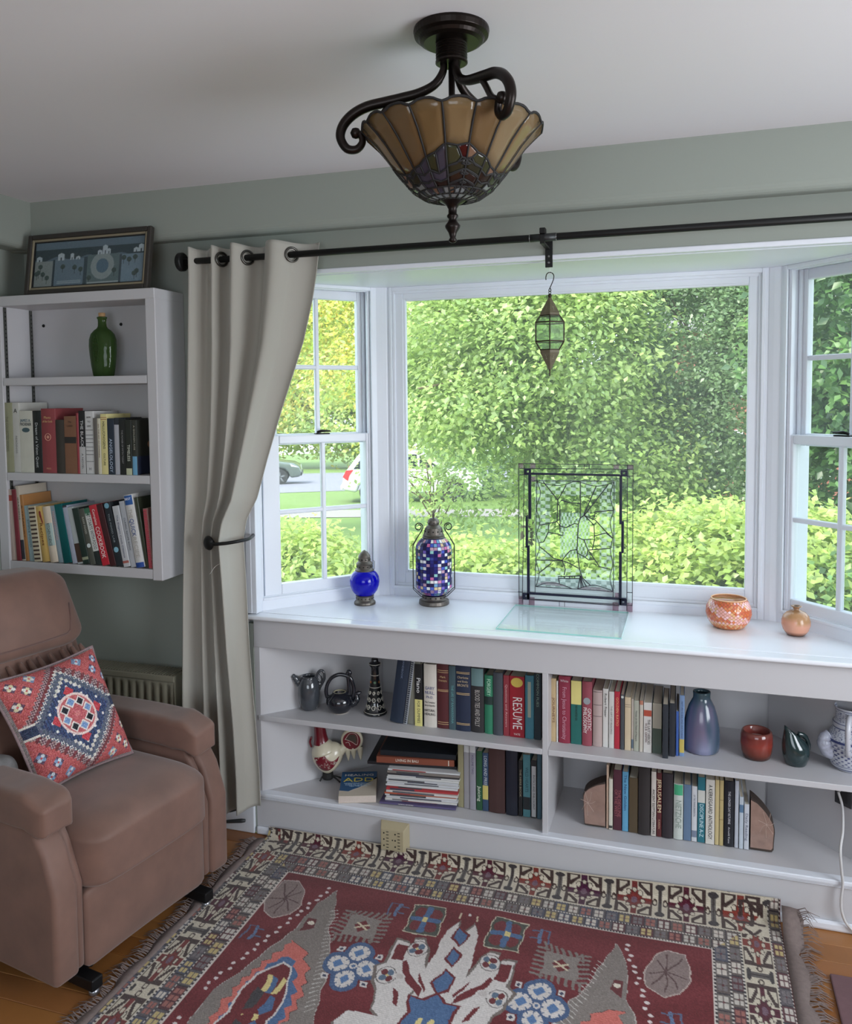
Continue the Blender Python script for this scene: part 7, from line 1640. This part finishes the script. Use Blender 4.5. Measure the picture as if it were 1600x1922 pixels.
def motif(m_, u, w_, k, cell):
    """u along (-.5...5 of the cell), w across (-.5...5)"""
    cs = np.array([(78, 26, 40), (122, 52, 42), (70, 28, 52), (112, 44, 40)])
    box_ = (np.abs(u) < .36) & (np.abs(w_) < .46)
    fr_ = box_ & (np.abs(u) > .31); rput(m_ & fr_, BRN)
    for (su, sw) in ((1, 1), (1, -1), (-1, 1), (-1, -1)):
        a_ = su * u; b_ = sw * w_; tri_ = (a_ > .08) & (b_ > .14) & ((a_ - .30) * .9 + (b_ - .46) * .8 > -.30)
        rput(m_ & box_ & tri_, BRN); inn_ = (a_ > .14) & (a_ < .29) & (b_ > .22) & (b_ < .42) & ((a_ - .30) * .9 + (b_ - .46) * .8 > -.21); rput(m_ & box_ & inn_, CRM_)
    body_ = ((u / .17) ** 2 + (w_ / .24) ** 2 < 1) | ((np.abs(u) < .06) & (np.abs(w_) < .46)) | ((np.abs(w_) < .08) & (np.abs(u) < .33))
    C_[m_ & body_] = cs[(k % 4)[m_ & body_]]
    for a in range(8):
        ca, sa = math.cos(a * .785), math.sin(a * .785); rput(m_ & (((u - .165 * ca) / .042) ** 2 + ((w_ - .23 * sa) / .055) ** 2 < 1.5), BRN); rput(m_ & (((u - .165 * ca) / .042) ** 2 + ((w_ - .23 * sa) / .055) ** 2 < .8), CRM_)
    rput(m_ & (((u) / .06) ** 2 + (w_ / .09) ** 2 < 1), (110, 84, 96))
    tt_ = np.abs(np.abs(u) - .5); rput(m_ & (tt_ < .045) & (np.abs(w_) < .40), (92, 86, 82)); rput(m_ & (tt_ < .012) & (np.abs(w_) < .40), (60, 52, 50))
    rput(m_ & ((tt_ / .10) ** 2 + ((np.abs(w_) - .36) / .08) ** 2 < 1) & (w_ > -.5), (62, 56, 56))
    rput(m_ & (((np.abs(u) - .40) / .05) ** 2 + (w_ / .10) ** 2 < 1), BRN); rput(m_ & (((np.abs(u) - .40) / .028) ** 2 + (w_ / .055) ** 2 < 1), CRM_)
kx = np.floor((X_ - 0.262) / 0.163 + .5).astype(int); ux = (X_ - 0.262) / 0.163 - kx
hT = np.interp(X_, [RX0, RX1], [0.020, 0.046])     # how far the far edge reaches in unrolled length
wtop = (V_ - (FY + 0.108)) / (hT - (FY + 0.108)) - .5
motif(wt_ & (V_ > YC), ux, wtop, kx, .163)
ky = np.floor((Vm + 0.16) / 0.285 + .5).astype(int); uy = (Vm + 0.16) / 0.285 - ky; ws = (np.maximum(ex0, ex1) - .130) / .084
motif(side & bandm(0.088, 0.172) & (V_ < FY + .11), uy, ws, ky + 1, .285)
for sx_ in (0, 1):
    fx = (lambda x: x) if sx_ == 0 else (lambda x: FX0 + FX1 - x)
    for p_, q_ in (((0.09, 0.015), (0.155, 0.015)), ((0.09, 0.015), (0.09, -0.02)), ((0.155, 0.015), (0.155, -0.03)), ((0.122, 0.015), (0.122, -0.07)), ((0.085, -0.06), (0.16, -0.06)), ((0.10, -0.09), (0.12, -0.115)), ((0.145, -0.09), (0.125, -0.115))): seg_((fx(p_[0]), p_[1]), (fx(q_[0]), q_[1]), 0.006, BRN, False)
C_ *= (1 + 0.05 * np.sin(np.arange(len(vs)) * 2.7))[:, None, None]
C_ += rg.normal(0, 7, X_.shape)[..., None]
# surface: flat on the floor, its far edge pushed up against the base of the bookcase
top_h = np.interp(X_, [RX0, 0.5, 1.2, RX1], [0.040, 0.046, 0.058, 0.082]); rad_ = 0.022; zf_ = 0.009
vtop = np.interp(X_, [RX0, RX1], [0.020, 0.046]) + 0.0 ; y_f = -0.019 - rad_
arc = V_ - y_f; qarc = rad_ * math.pi / 2
scale = (top_h - zf_ - rad_) / np.maximum(0.004, (vtop - y_f - qarc))
Yr = np.where(arc <= 0, V_, np.where(arc < qarc, y_f + rad_ * np.sin(np.clip(arc, 0, qarc) / rad_), y_f + rad_))
Zr = np.where(arc <= 0, zf_, np.where(arc < qarc, zf_ + rad_ * (1 - np.cos(np.clip(arc, 0, qarc) / rad_)), zf_ + rad_ + np.clip(arc - qarc, 0, 9) * scale))
Zr = np.minimum(Zr, top_h) + 0.0015 * np.sin(X_ * 9 + V_ * 5)
rug = thing('area_rug', 'red patterned oriental rug with cream borders in front of the bookcase', 'rug', (0.94, -0.8, 0.0))
nr_, nc_ = X_.shape
me = bpy.data.meshes.new('pile'); co = np.stack([X_, Yr, Zr], -1).reshape(-1, 3)
idx = np.arange(nr_ * nc_).reshape(nr_, nc_); fc = np.stack([idx[:-1, :-1], idx[1:, :-1], idx[1:, 1:], idx[:-1, 1:]], -1).reshape(-1, 4)
keep = (vs[:-1, None] <= (vtop[0][None, :-1] + 0.004)).reshape(-1) if False else np.ones(len(fc), bool)
me.vertices.add(len(co)); me.vertices.foreach_set('co', co.astype(np.float32).ravel())
me.loops.add(len(fc) * 4); me.loops.foreach_set('vertex_index', fc.astype(np.int32).ravel())
me.polygons.add(len(fc)); me.polygons.foreach_set('loop_start', np.arange(0, len(fc) * 4, 4, dtype=np.int32)); me.polygons.foreach_set('loop_total', np.full(len(fc), 4, np.int32))
me.update(); me.validate(); me.materials.append(attr_mat('wool_pile', 0.95, sheen=0.3, bump=(500, 0.25, 0.002), spec=0.1)); me.polygons.foreach_set('use_smooth', np.ones(len(fc), bool))
paint(me, np.clip(C_ * np.array((1.0, 1.0, 1.02)), 12, 235).reshape(-1, 3)); obj('pile', me, rug)
MB().box(RX0, RX1, RY1, -0.045, 0.0005, 0.0055).build('backing', mat('rug_backing', (120, 100, 86), 0.95), rug)
KIL = mat('grey_brown_kilim_end', (122, 108, 104), 0.95, noise=(90, 0.25), bump=(300, 0.4, 0.002))
rf = random.Random(31)
for (xa_, sg) in ((RX0, -1), (RX1, 1)):
    rows = []
    for i in range(60):
        y_ = -0.045 + (RY1 + 0.045) * i / 59; wv_ = 0.010 * math.sin(i * .9) + 0.004 * math.sin(i * 2.3); z_ = 0.004 + 0.003 * abs(math.sin(i * .7))
        if i < 3 and sg > 0: z_ += (3 - i) * 0.022
        wd = 0.050 if sg > 0 else 0.036
        rows.append([(xa_, y_, 0.009 + (z_ - .004 if i < 3 else 0)), (xa_ + sg * wd * .5, y_, z_ + 0.004), (xa_ + sg * (wd + wv_), y_ + 0.004 * math.sin(i * 1.7), z_)])
    MB().grid(rows).build('kilim_end', KIL, rug, smooth=True).modifiers.new('thickness', 'SOLIDIFY').thickness = 0.002
    m = MB()
    for i in range(330):
        t = i / 329; y_ = -0.05 + (RY1 + 0.05) * t + rf.uniform(-.003, .003); wd = 0.050 if sg > 0 else 0.036; x0_ = xa_ + sg * (wd - 0.004 + 0.006 * math.sin(t * 52)); L_ = rf.uniform(.028, .060); sw = rf.uniform(-.022, .022)
        up = 0.0
        if sg > 0 and t < 0.05: up = (0.05 - t) / 0.05 * 0.065
        p0 = Vector((x0_, y_, 0.006 + up)); p1 = Vector((x0_ + sg * L_ * .5, y_ + sw * .4, 0.009 + up * 1.1 + rf.uniform(0, .006))); p2 = Vector((x0_ + sg * L_, y_ + sw, 0.002 + up * rf.uniform(.6, 1.4)))
        m.tube([p0, p1, p2], [0.0019, 0.0016, 0.0006], 4)
    tag(m.build('fringe', KIL, rug), kind='stuff')
# corner of a second, plain mat
mt = thing('mauve_mat', 'plain mauve mat at the lower right, beside the rug fringe', 'mat', (2.3, -0.6, 0.0))
MB().box(1.955, 2.9, -1.4, -0.232, 0.0006, 0.010).build('mat_pile', mat('mauve_felt', (112, 84, 88), 0.95, noise=(60, 0.12), bump=(300, 0.3, 0.002)), mt, bevel=0.004)
# ================================================================ outside: ground, road, trees, cars
CAMP = Vector((1.555, -2.724, 1.65))
def gz(x, y): return -0.53 - 0.044 * math.hypot(x - CAMP.x, y - CAMP.y)
GRASS = mat('lawn_grass', (98, 124, 54), 0.9, noise=(1.6, 0.22), bump=(40, 0.6, 0.03))
rows = [[(x, y_, gz(x, y_)) for x in np.linspace(-46, 30, 40)] for y_ in [0.6, 1.5, 3, 5, 8, 12, 16, 20, 25, 30, 36, 44, 54, 66, 80, 110]]
struct('ground', MB().grid(rows), GRASS, smooth=True)
def strip(name, near, far, m_, lift):
    n = 12; r_ = []
    for P in (near, far): r_.append([(P[0][0] + (P[1][0] - P[0][0]) * i / n, P[0][1] + (P[1][1] - P[0][1]) * i / n) for i in range(n + 1)])
    return struct(name, MB().grid([[(x, y_, gz(x, y_) + lift) for x, y_ in row_] for row_ in r_]), m_, smooth=True)
strip('road', ((-32, 13), (6, 40)), ((-46, 27), (2, 54)), mat('asphalt_road', (118, 117, 128), 0.9, noise=(2, 0.06)), 0.012)
strip('driveway', ((-16, 15.2), (2, 20.0)), ((-16.8, 17.2), (1.4, 22.2)), mat('pale_concrete', (136, 130, 126), 0.9, noise=(3, 0.08)), 0.012)

def leaf_mat(name):
    if name in MATS: return MATS[name]
    m = bpy.data.materials.new(name); m.use_nodes = True; MATS[name] = m; nt = m.node_tree; nt.nodes.clear()
    o = nt.nodes.new('ShaderNodeOutputMaterial'); a = nt.nodes.new('ShaderNodeAttribute'); a.attribute_name = 'Col'
    d = nt.nodes.new('ShaderNodeBsdfDiffuse'); t = nt.nodes.new('ShaderNodeBsdfTranslucent'); mx = nt.nodes.new('ShaderNodeMixShader'); mx.inputs[0].default_value = 0.58
    g = nt.nodes.new('ShaderNodeBsdfGlossy'); g.inputs['Roughness'].default_value = 0.4; m2 = nt.nodes.new('ShaderNodeMixShader'); m2.inputs[0].default_value = 0.05
    hs = nt.nodes.new('ShaderNodeHueSaturation'); hs.inputs['Hue'].default_value = 0.48; hs.inputs['Value'].default_value = 1.5; hs.inputs['Saturation'].default_value = 0.92
    nt.links.new(a.outputs['Color'], d.inputs['Color']); nt.links.new(a.outputs['Color'], hs.inputs['Color']); nt.links.new(hs.outputs[0], t.inputs['Color'])
    nt.links.new(d.outputs[0], mx.inputs[1]); nt.links.new(t.outputs[0], mx.inputs[2]); nt.links.new(mx.outputs[0], m2.inputs[1]); nt.links.new(g.outputs[0], m2.inputs[2]); nt.links.new(m2.outputs[0], o.inputs[0])
    return m
def foliage(name, parent, blobs, nclust, per, size, pal, seed, spread=0.13, droop=0.35, shell=0.45):
    """blobs: (x, y, z, rx, ry, rz). Leaves in clusters at twig tips; two triangles each, folded along the rib."""
    rg = np.random.default_rng(seed)
    vol = np.array([b[3] * b[4] * b[5] for b in blobs]) ** 0.67; pick = rg.choice(len(blobs), nclust, p=vol / vol.sum())
    B = np.array(blobs, float)[pick]
    d = rg.normal(size=(nclust, 3)); d /= np.linalg.norm(d, axis=1)[:, None]
    rad = shell + (1 - shell) * rg.random(nclust) ** 0.6
    cen = B[:, :3] + d * B[:, 3:] * rad[:, None]
    n = nclust * per
    c = np.repeat(cen, per, 0) + rg.normal(0, spread, (n, 3)) * np.array((1, 1, 0.75)); out = np.repeat(d, per, 0)
    nrm = rg.normal(0, 0.55, (n, 3)) + np.array((0, -0.25, 0.85)) + out * 0.35; nrm /= np.linalg.norm(nrm, axis=1)[:, None]
    ax = out * 0.6 + rg.normal(0, 0.7, (n, 3)) + np.array((0, 0, -droop)); ax -= nrm * (ax * nrm).sum(1)[:, None]; ax /= np.linalg.norm(ax, axis=1)[:, None] + 1e-9
    sd = np.cross(nrm, ax); L = size * (0.65 + 0.7 * rg.random(n))[:, None]
    base = c - ax * L * .5
    P = np.stack([base, base + ax * L * .42 + sd * L * .32 + nrm * L * .07, base + ax * L, base + ax * L * .42 - sd * L * .32 + nrm * L * .07], 1).reshape(-1, 3)
    i0 = np.arange(n) * 4; F = np.stack([i0, i0 + 1, i0 + 2, i0, i0 + 2, i0 + 3], 1).reshape(-1, 3)
    me = bpy.data.meshes.new(name); me.vertices.add(len(P)); me.vertices.foreach_set('co', P.astype(np.float32).ravel())
    me.loops.add(F.size); me.loops.foreach_set('vertex_index', F.astype(np.int32).ravel()); me.polygons.add(len(F)); me.polygons.foreach_set('loop_start', np.arange(0, F.size, 3, dtype=np.int32)); me.polygons.foreach_set('loop_total', np.full(len(F), 3, np.int32))
    me.update(); me.materials.append(leaf_mat('leaf'))
    pl = np.array(pal, float); cc = pl[np.repeat(rg.integers(0, len(pal), nclust), per)] * 0.65 + pl[rg.integers(0, len(pal), n)] * 0.35; cc = cc * (0.88 + 0.24 * rg.random(n))[:, None]
    paint(me, np.clip(np.repeat(cc, 4, 0), 5, 250)); o = obj(name, me, parent); o['kind'] = 'stuff'; return o
BARK = mat('grey_brown_bark', (112, 94, 80), 0.95, noise=(8, 0.3), bump=(14, 0.7, 0.02))
def tree(name, lab, cat, base, blobs, nclust, per, size, pal, seed, trunk=0.08, branches=9, group=None, **kw):
    bx_, by_ = base; zb = gz(bx_, by_)
    e = thing(name, lab, cat, (bx_, by_, zb), group=group); rt = random.Random(seed)
    top = max(b[2] for b in blobs)
    pts = spline([(bx_, by_, zb - 0.1), (bx_ + rt.uniform(-.1, .1), by_ + rt.uniform(-.1, .1), zb + (top - zb) * .4), (bx_ + rt.uniform(-.2, .2), by_ + rt.uniform(-.2, .2), zb + (top - zb) * .75), (bx_ + rt.uniform(-.2, .2), by_, top)], 5)
    n = len(pts); MB().tube(pts, [trunk * (1 - .75 * i / n) for i in range(n)], 8).build('trunk', BARK, e, smooth=True)
    for k in range(branches):
        b = blobs[k % len(blobs)]; s_ = pts[min(n - 2, int(n * rt.uniform(.25, .8)))]
        t = Vector((b[0] + rt.uniform(-.8, .8) * b[3], b[1] + rt.uniform(-.8, .5) * b[4], b[2] + rt.uniform(-.2, .9) * b[5])); mid = (s_ + t) / 2 + Vector((rt.uniform(-.1, .1), rt.uniform(-.1, .1), rt.uniform(0, .2) * b[5]))
        bp = spline([s_, mid, t], 5); MB().tube(bp, [trunk * .38 * (1 - .85 * i / len(bp)) for i in range(len(bp))], 6).build('branch', BARK, e, smooth=True)
    foliage('foliage', e, blobs, nclust, per, size, pal, seed, **kw)
    return e
PA = [(156, 179, 106), (176, 197, 122), (138, 161, 94), (192, 209, 138), (146, 173, 110)]
PB = [(124, 150, 108), (138, 165, 120), (110, 135, 98), (154, 179, 130)]
PC = [(156, 178, 92), (174, 194, 106), (138, 162, 82), (190, 206, 122)]
PY = [(176, 196, 96), (208, 206, 96), (150, 184, 90), (226, 200, 92), (190, 208, 130)]  # yellow of the sunlight is mixed into these leaf colours
PD = [(92, 130, 78), (110, 148, 86), (80, 116, 72), (130, 166, 96)]
# big broad-leaved tree filling the middle of the view
tree('broadleaf_tree', 'pale green broadleaf tree filling the left of the picture window view', 'tree', (-0.25, 7.0), [(-0.9, 6.4, 2.3, 1.1, 1.0, 1.0), (0.2, 6.2, 2.2, 1.1, 1.0, 1.1), (-0.6, 6.0, 1.55, .9, .8, .55), (0.75, 6.6, 0.9, .9, .9, 1.1), (0.15, 6.2, 0.75, .55, .5, .6), (-1.35, 6.8, 1.7, .6, .8, .6), (0.0, 6.8, 3.2, 1.4, 1.1, .8)], 2100, 36, 0.066, PA, 11, trunk=0.10, spread=0.14, group='garden trees')
tree('feathery_tree', 'blue-green fine-leaved tree on the right of the picture window view', 'tree', (1.9, 7.6), [(1.5, 7.2, 2.4, 1.0, .9, 1.1), (2.2, 7.0, 1.5, .9, .9, 1.2), (1.4, 7.4, 1.0, .9, .8, 1.0), (2.7, 7.6, 2.6, 1.0, .9, 1.1), (1.9, 7.8, 3.3, 1.2, .9, .8)], 2200, 38, 0.050, PB, 12, trunk=0.08, spread=0.11, group='garden trees')
tree('overhanging_tree', 'sunlit yellow-green tree over the lawn in the left window', 'tree', (-8.2, 13.5), [(-5.2, 12.0, 3.1, 1.5, 1.2, 1.0), (-4.4, 11.5, 2.2, 1.0, .9, .55), (-6.6, 12.6, 2.6, 1.3, 1.2, 1.0), (-4.6, 12.0, 4.0, 1.6, 1.2, 1.0), (-6.9, 13.5, 3.8, 1.3, 1.2, 1.0)], 1000, 34, 0.085, PY, 13, trunk=0.11, spread=0.22, group='garden trees')
tree('side_tree', 'dark green leafy tree seen through the right window', 'tree', (3.4, 6.2), [(3.0, 5.6, 2.2, .9, .8, 1.0), (3.3, 5.8, 1.1, .9, .8, .9), (2.9, 5.4, 3.0, .9, .8, .7), (3.9, 5.9, 1.9, .8, .8, 1.2)], 800, 34, 0.085, PD, 14, trunk=0.09, spread=0.11, group='garden trees')
# trees far behind
tree('distant_tree', 'rounded tree with bare trunk across the road in the left window', 'tree', (-29.5, 50.0), [(-28, 49, 0.2, 6.0, 3, 2.3), (-20, 49, 0.0, 6.0, 3, 2.4), (-29, 50, 2.4, 4.0, 3, 2.2), (-26, 50, 3.0, 3.5, 3, 2.4), (-31, 51, 4.6, 4.5, 3, 3.0), (-25, 51, 6.0, 4.5, 3, 3.0)], 1700, 26, 0.36, PA + PY, 15, trunk=0.35, spread=0.6, group='trees across the road')
tree('distant_tree', 'tallest tree mass across the road behind the parked cars', 'tree', (-19, 52.0), [(-19, 52, 3.0, 5.0, 3, 3.0), (-14, 52, 4.0, 5, 3, 4.0), (-17, 53, 8.0, 5, 3, 3.5), (-22, 53, 7.5, 4, 3, 3.0)], 1000, 26, 0.40, PD + PA, 16, trunk=0.4, spread=0.6, group='trees across the road')
tree('distant_tree', 'dark tree mass far behind the picture window trees', 'tree', (-3.5, 26.0), [(-5, 26, 1.5, 3.4, 2, 3.4), (-1.0, 27, 2.5, 3.2, 2, 4.2), (2.6, 26, 1.5, 3.2, 2, 4.2), (-5.2, 27, 5.0, 3.4, 2, 2.2), (6.5, 26, 2.0, 3, 2, 4.5)], 1900, 28, 0.20, PB + PD, 17, trunk=0.3, spread=0.35, group='trees across the road')
tree('slender_tree', 'thin twiggy sapling with scattered leaves before the white car', 'tree', (-1.9, 8.3), [(-1.9, 8.1, 0.55, .95, .5, .75), (-1.2, 8.0, 0.35, .7, .5, .6), (-2.6, 8.4, 0.75, .5, .5, .45)], 95, 26, 0.07, PA, 19, trunk=0.03, branches=14, spread=0.12, shell=0.1, group='garden trees')
# shrubs below the windows
def shrub(lab, base, blobs, nclust, pal, seed, size=0.062): return tree('leafy_shrub', lab, 'shrub', base, blobs, nclust, 30, size, pal, seed, trunk=0.03, branches=6, spread=0.085, droop=0.15, shell=0.75, group='shrubs below the bay')
shrub('dense green shrub filling the bottom of the left window', (-1.5, 3.4), [(-1.35, 3.2, 0.0, .62, .6, .62), (-2.0, 3.5, -0.05, .6, .6, .62), (-0.75, 3.4, -0.1, .5, .5, .55)], 900, PC, 21)
shrub('low bright shrub behind the mosaic lantern', (0.1, 3.6), [(0.0, 3.5, -0.05, .62, .55, .58), (-0.5, 3.8, 0.0, .5, .5, .5), (0.7, 3.7, 0.0, .5, .5, .5)], 800, PC, 22)
shrub('bright bushy shrub behind the leaded glass panel', (1.25, 3.5), [(1.2, 3.4, 0.15, .60, .5, .60), (0.85, 3.7, 0.1, .5, .5, .5)], 700, PC, 23)
shrub('large layered shrub at the lower right of the picture window', (1.95, 3.3), [(1.85, 3.15, 0.25, .62, .5, .62), (2.2, 3.5, 0.30, .6, .5, .6), (1.6, 3.6, 0.35, .5, .5, .5)], 950, PC, 24)
shrub('low shrub at the bottom of the right window', (2.75, 3.2), [(2.6, 3.0, 0.10, .45, .45, .50), (3.0, 3.3, 0.1, .45, .45, .5)], 600, PC + PD, 25)

# cars
def car(name, lab, pos, ang, paint_c, flip=1):
    e = thing(name, lab, 'car', pos, ang, world=False)
    pm = mat('car_paint_%d_%d_%d' % paint_c, paint_c, 0.25, coat=0.8, noise=(1, 0.02)); dk_ = mat('car_glass', (40, 46, 52), 0.1); ty = mat('tyre', (34, 34, 36), 0.8); al = mat('alloy_wheel', (150, 152, 156), 0.3, metal=0.8)
    f = flip; Mx = Matrix(((f, 0, 0, 0), (0, 0, 1, 0), (0, 1, 0, 0), (0, 0, 0, 1)))
    prof = [(-2.25, 0.42), (-2.30, 0.62), (-2.24, 0.95), (-2.12, 1.10), (-1.80, 1.52), (-1.50, 1.64), (0.10, 1.66), (0.45, 1.56), (1.05, 1.10), (1.95, 0.98), (2.22, 0.82), (2.30, 0.60), (2.26, 0.36), (1.80, 0.30), (1.72, 0.56), (1.55, 0.72), (1.32, 0.76), (1.10, 0.70), (0.95, 0.54), (0.90, 0.30), (-0.95, 0.30), (-1.00, 0.54), (-1.15, 0.70), (-1.38, 0.76), (-1.62, 0.70), (-1.76, 0.54), (-1.82, 0.34)]
    MB().prism(prof, -0.90, 0.90, M=Mx).build('body', pm, e, bevel=0.10, seg=3, fix=True, smooth=True)
    win = [(-1.92, 1.12), (-1.66, 1.47), (-1.40, 1.56), (0.08, 1.58), (0.38, 1.50), (0.90, 1.12)]
    for sy in (-1, 1):
        MB().prism(win, sy * 0.905 - 0.006, sy * 0.905 + 0.006, M=Mx).build('side_window', dk_, e)
        for x in (-0.75, 0.18): MB().box(f * x - 0.04, f * x + 0.04, sy * 0.914 - 0.006, sy * 0.914 + 0.006, 1.12, 1.57).build('window_pillar', pm, e)
        MB().prism([(-2.27, 0.86), (-2.16, 1.08), (-1.92, 1.10), (-2.06, 0.90), (-2.10, 0.74)], sy * 0.90 - 0.02, sy * 0.90 + 0.012, M=Mx).build('tail_light', mat('red_lens', (206, 30, 44), 0.2), e)
        MB().prism([(2.20, 0.80), (1.80, 0.96), (1.86, 0.84)], sy * 0.89 - 0.02, sy * 0.89 + 0.015, M=Mx).build('head_lamp', mat('clear_lens', (220, 224, 228), 0.1), e)
        for xw in (-1.38, 1.33):
            w = MB().lathe([(0.20, -0.11), (0.34, -0.11), (0.36, -0.06), (0.36, 0.06), (0.34, 0.11), (0.20, 0.11)], 30, M=Matrix.Translation((f * xw, sy * 0.80, 0.36)) @ Matrix.Rotation(R(90), 4, 'X')).build('tyre', ty, e, smooth=False)
            MB().lathe([(0.0, -0.10), (0.24, -0.105), (0.245, 0.0), (0.0, 0.0)], 24, M=Matrix.Translation((f * xw, sy * 0.80, 0.36)) @ Matrix.Rotation(R(90 if sy < 0 else -90), 4, 'X')).build('hub', mat('hub_dark', (70, 70, 74), 0.5), w)
            m = MB()
            for k in range(5):
                a = k * 2 * math.pi / 5; m.box(-0.03, 0.03, 0.04, 0.235, 0.104, 0.118, M=Matrix.Translation((f * xw, sy * 0.80, 0.36)) @ Matrix.Rotation(R(90 if sy < 0 else -90), 4, 'X') @ Matrix.Rotation(a, 4, 'Z'))
            m.build('wheel_spokes', al, w)
    MB().box(f * -2.31 - 0.04, f * -2.31 + 0.04, -0.8, 0.8, 0.44, 0.60).build('rear_bumper', pm, e, bevel=0.03); MB().box(f * 2.29 - 0.04, f * 2.29 + 0.04, -0.8, 0.8, 0.40, 0.56).build('front_bumper', mat('car_trim', (40, 42, 44), 0.5), e, bevel=0.03)
    for sy in (-1, 1): MB().box(f * 0.62 - 0.06, f * 0.62 + 0.06, sy * 0.98 - 0.07, sy * 0.98 + 0.07, 1.10, 1.22).build('wing_mirror', pm, e, bevel=0.02)
    return e
p_ = Vector((-7.25, 23.45, 0)); p_.z = gz(p_.x, p_.y) + 0.03
car('parked_car', 'white car with red tail light parked beyond the shrubs', p_, math.atan2(0.302, 0.953) + R(2), (226, 228, 232))
p_ = Vector((-17.9, 31.6, 0)); p_.z = gz(p_.x, p_.y) + 0.03
car('parked_car', 'dark sage green car on the road side, left window', p_, math.atan2(0.40, 0.91), (88, 100, 92))
# brick house glimpsed between the trees
hz_ = gz(3.2, 21)
hs = thing('brick_house', 'red brick house glimpsed through the leaves on the right', 'house', (4.2, 23, hz_))
bx('wall', (1.2, 9.0, 21.5, 27, hz_, hz_ + 5.0), mat('red_brick', (150, 92, 80), 0.9, noise=(8, 0.2)), hs)
for k in range(3):
    for z_ in (1.0, 3.2):
        w = bx('window', (1.8 + k * 2.3, 3.0 + k * 2.3, 21.44, 21.52, hz_ + z_, hz_ + z_ + 1.3), WHITE, hs); bx('pane', (1.9 + k * 2.3, 2.9 + k * 2.3, 21.42, 21.45, hz_ + z_ + .1, hz_ + z_ + 1.2), mat('car_glass'), w)
MB().add([(0.9, 21.2, hz_ + 5), (9.3, 21.2, hz_ + 5), (9.3, 27.3, hz_ + 5), (0.9, 27.3, hz_ + 5), (0.9, 24.2, hz_ + 7.2), (9.3, 24.2, hz_ + 7.2)], [(0, 1, 5, 4), (2, 3, 4, 5), (0, 4, 3), (1, 2, 5), (3, 2, 1, 0)]).build('roof', mat('grey_roof', (120, 116, 116), 0.9), hs)
finish_texts()
for o in S.objects:
    if '_w' in o: del o['_w']
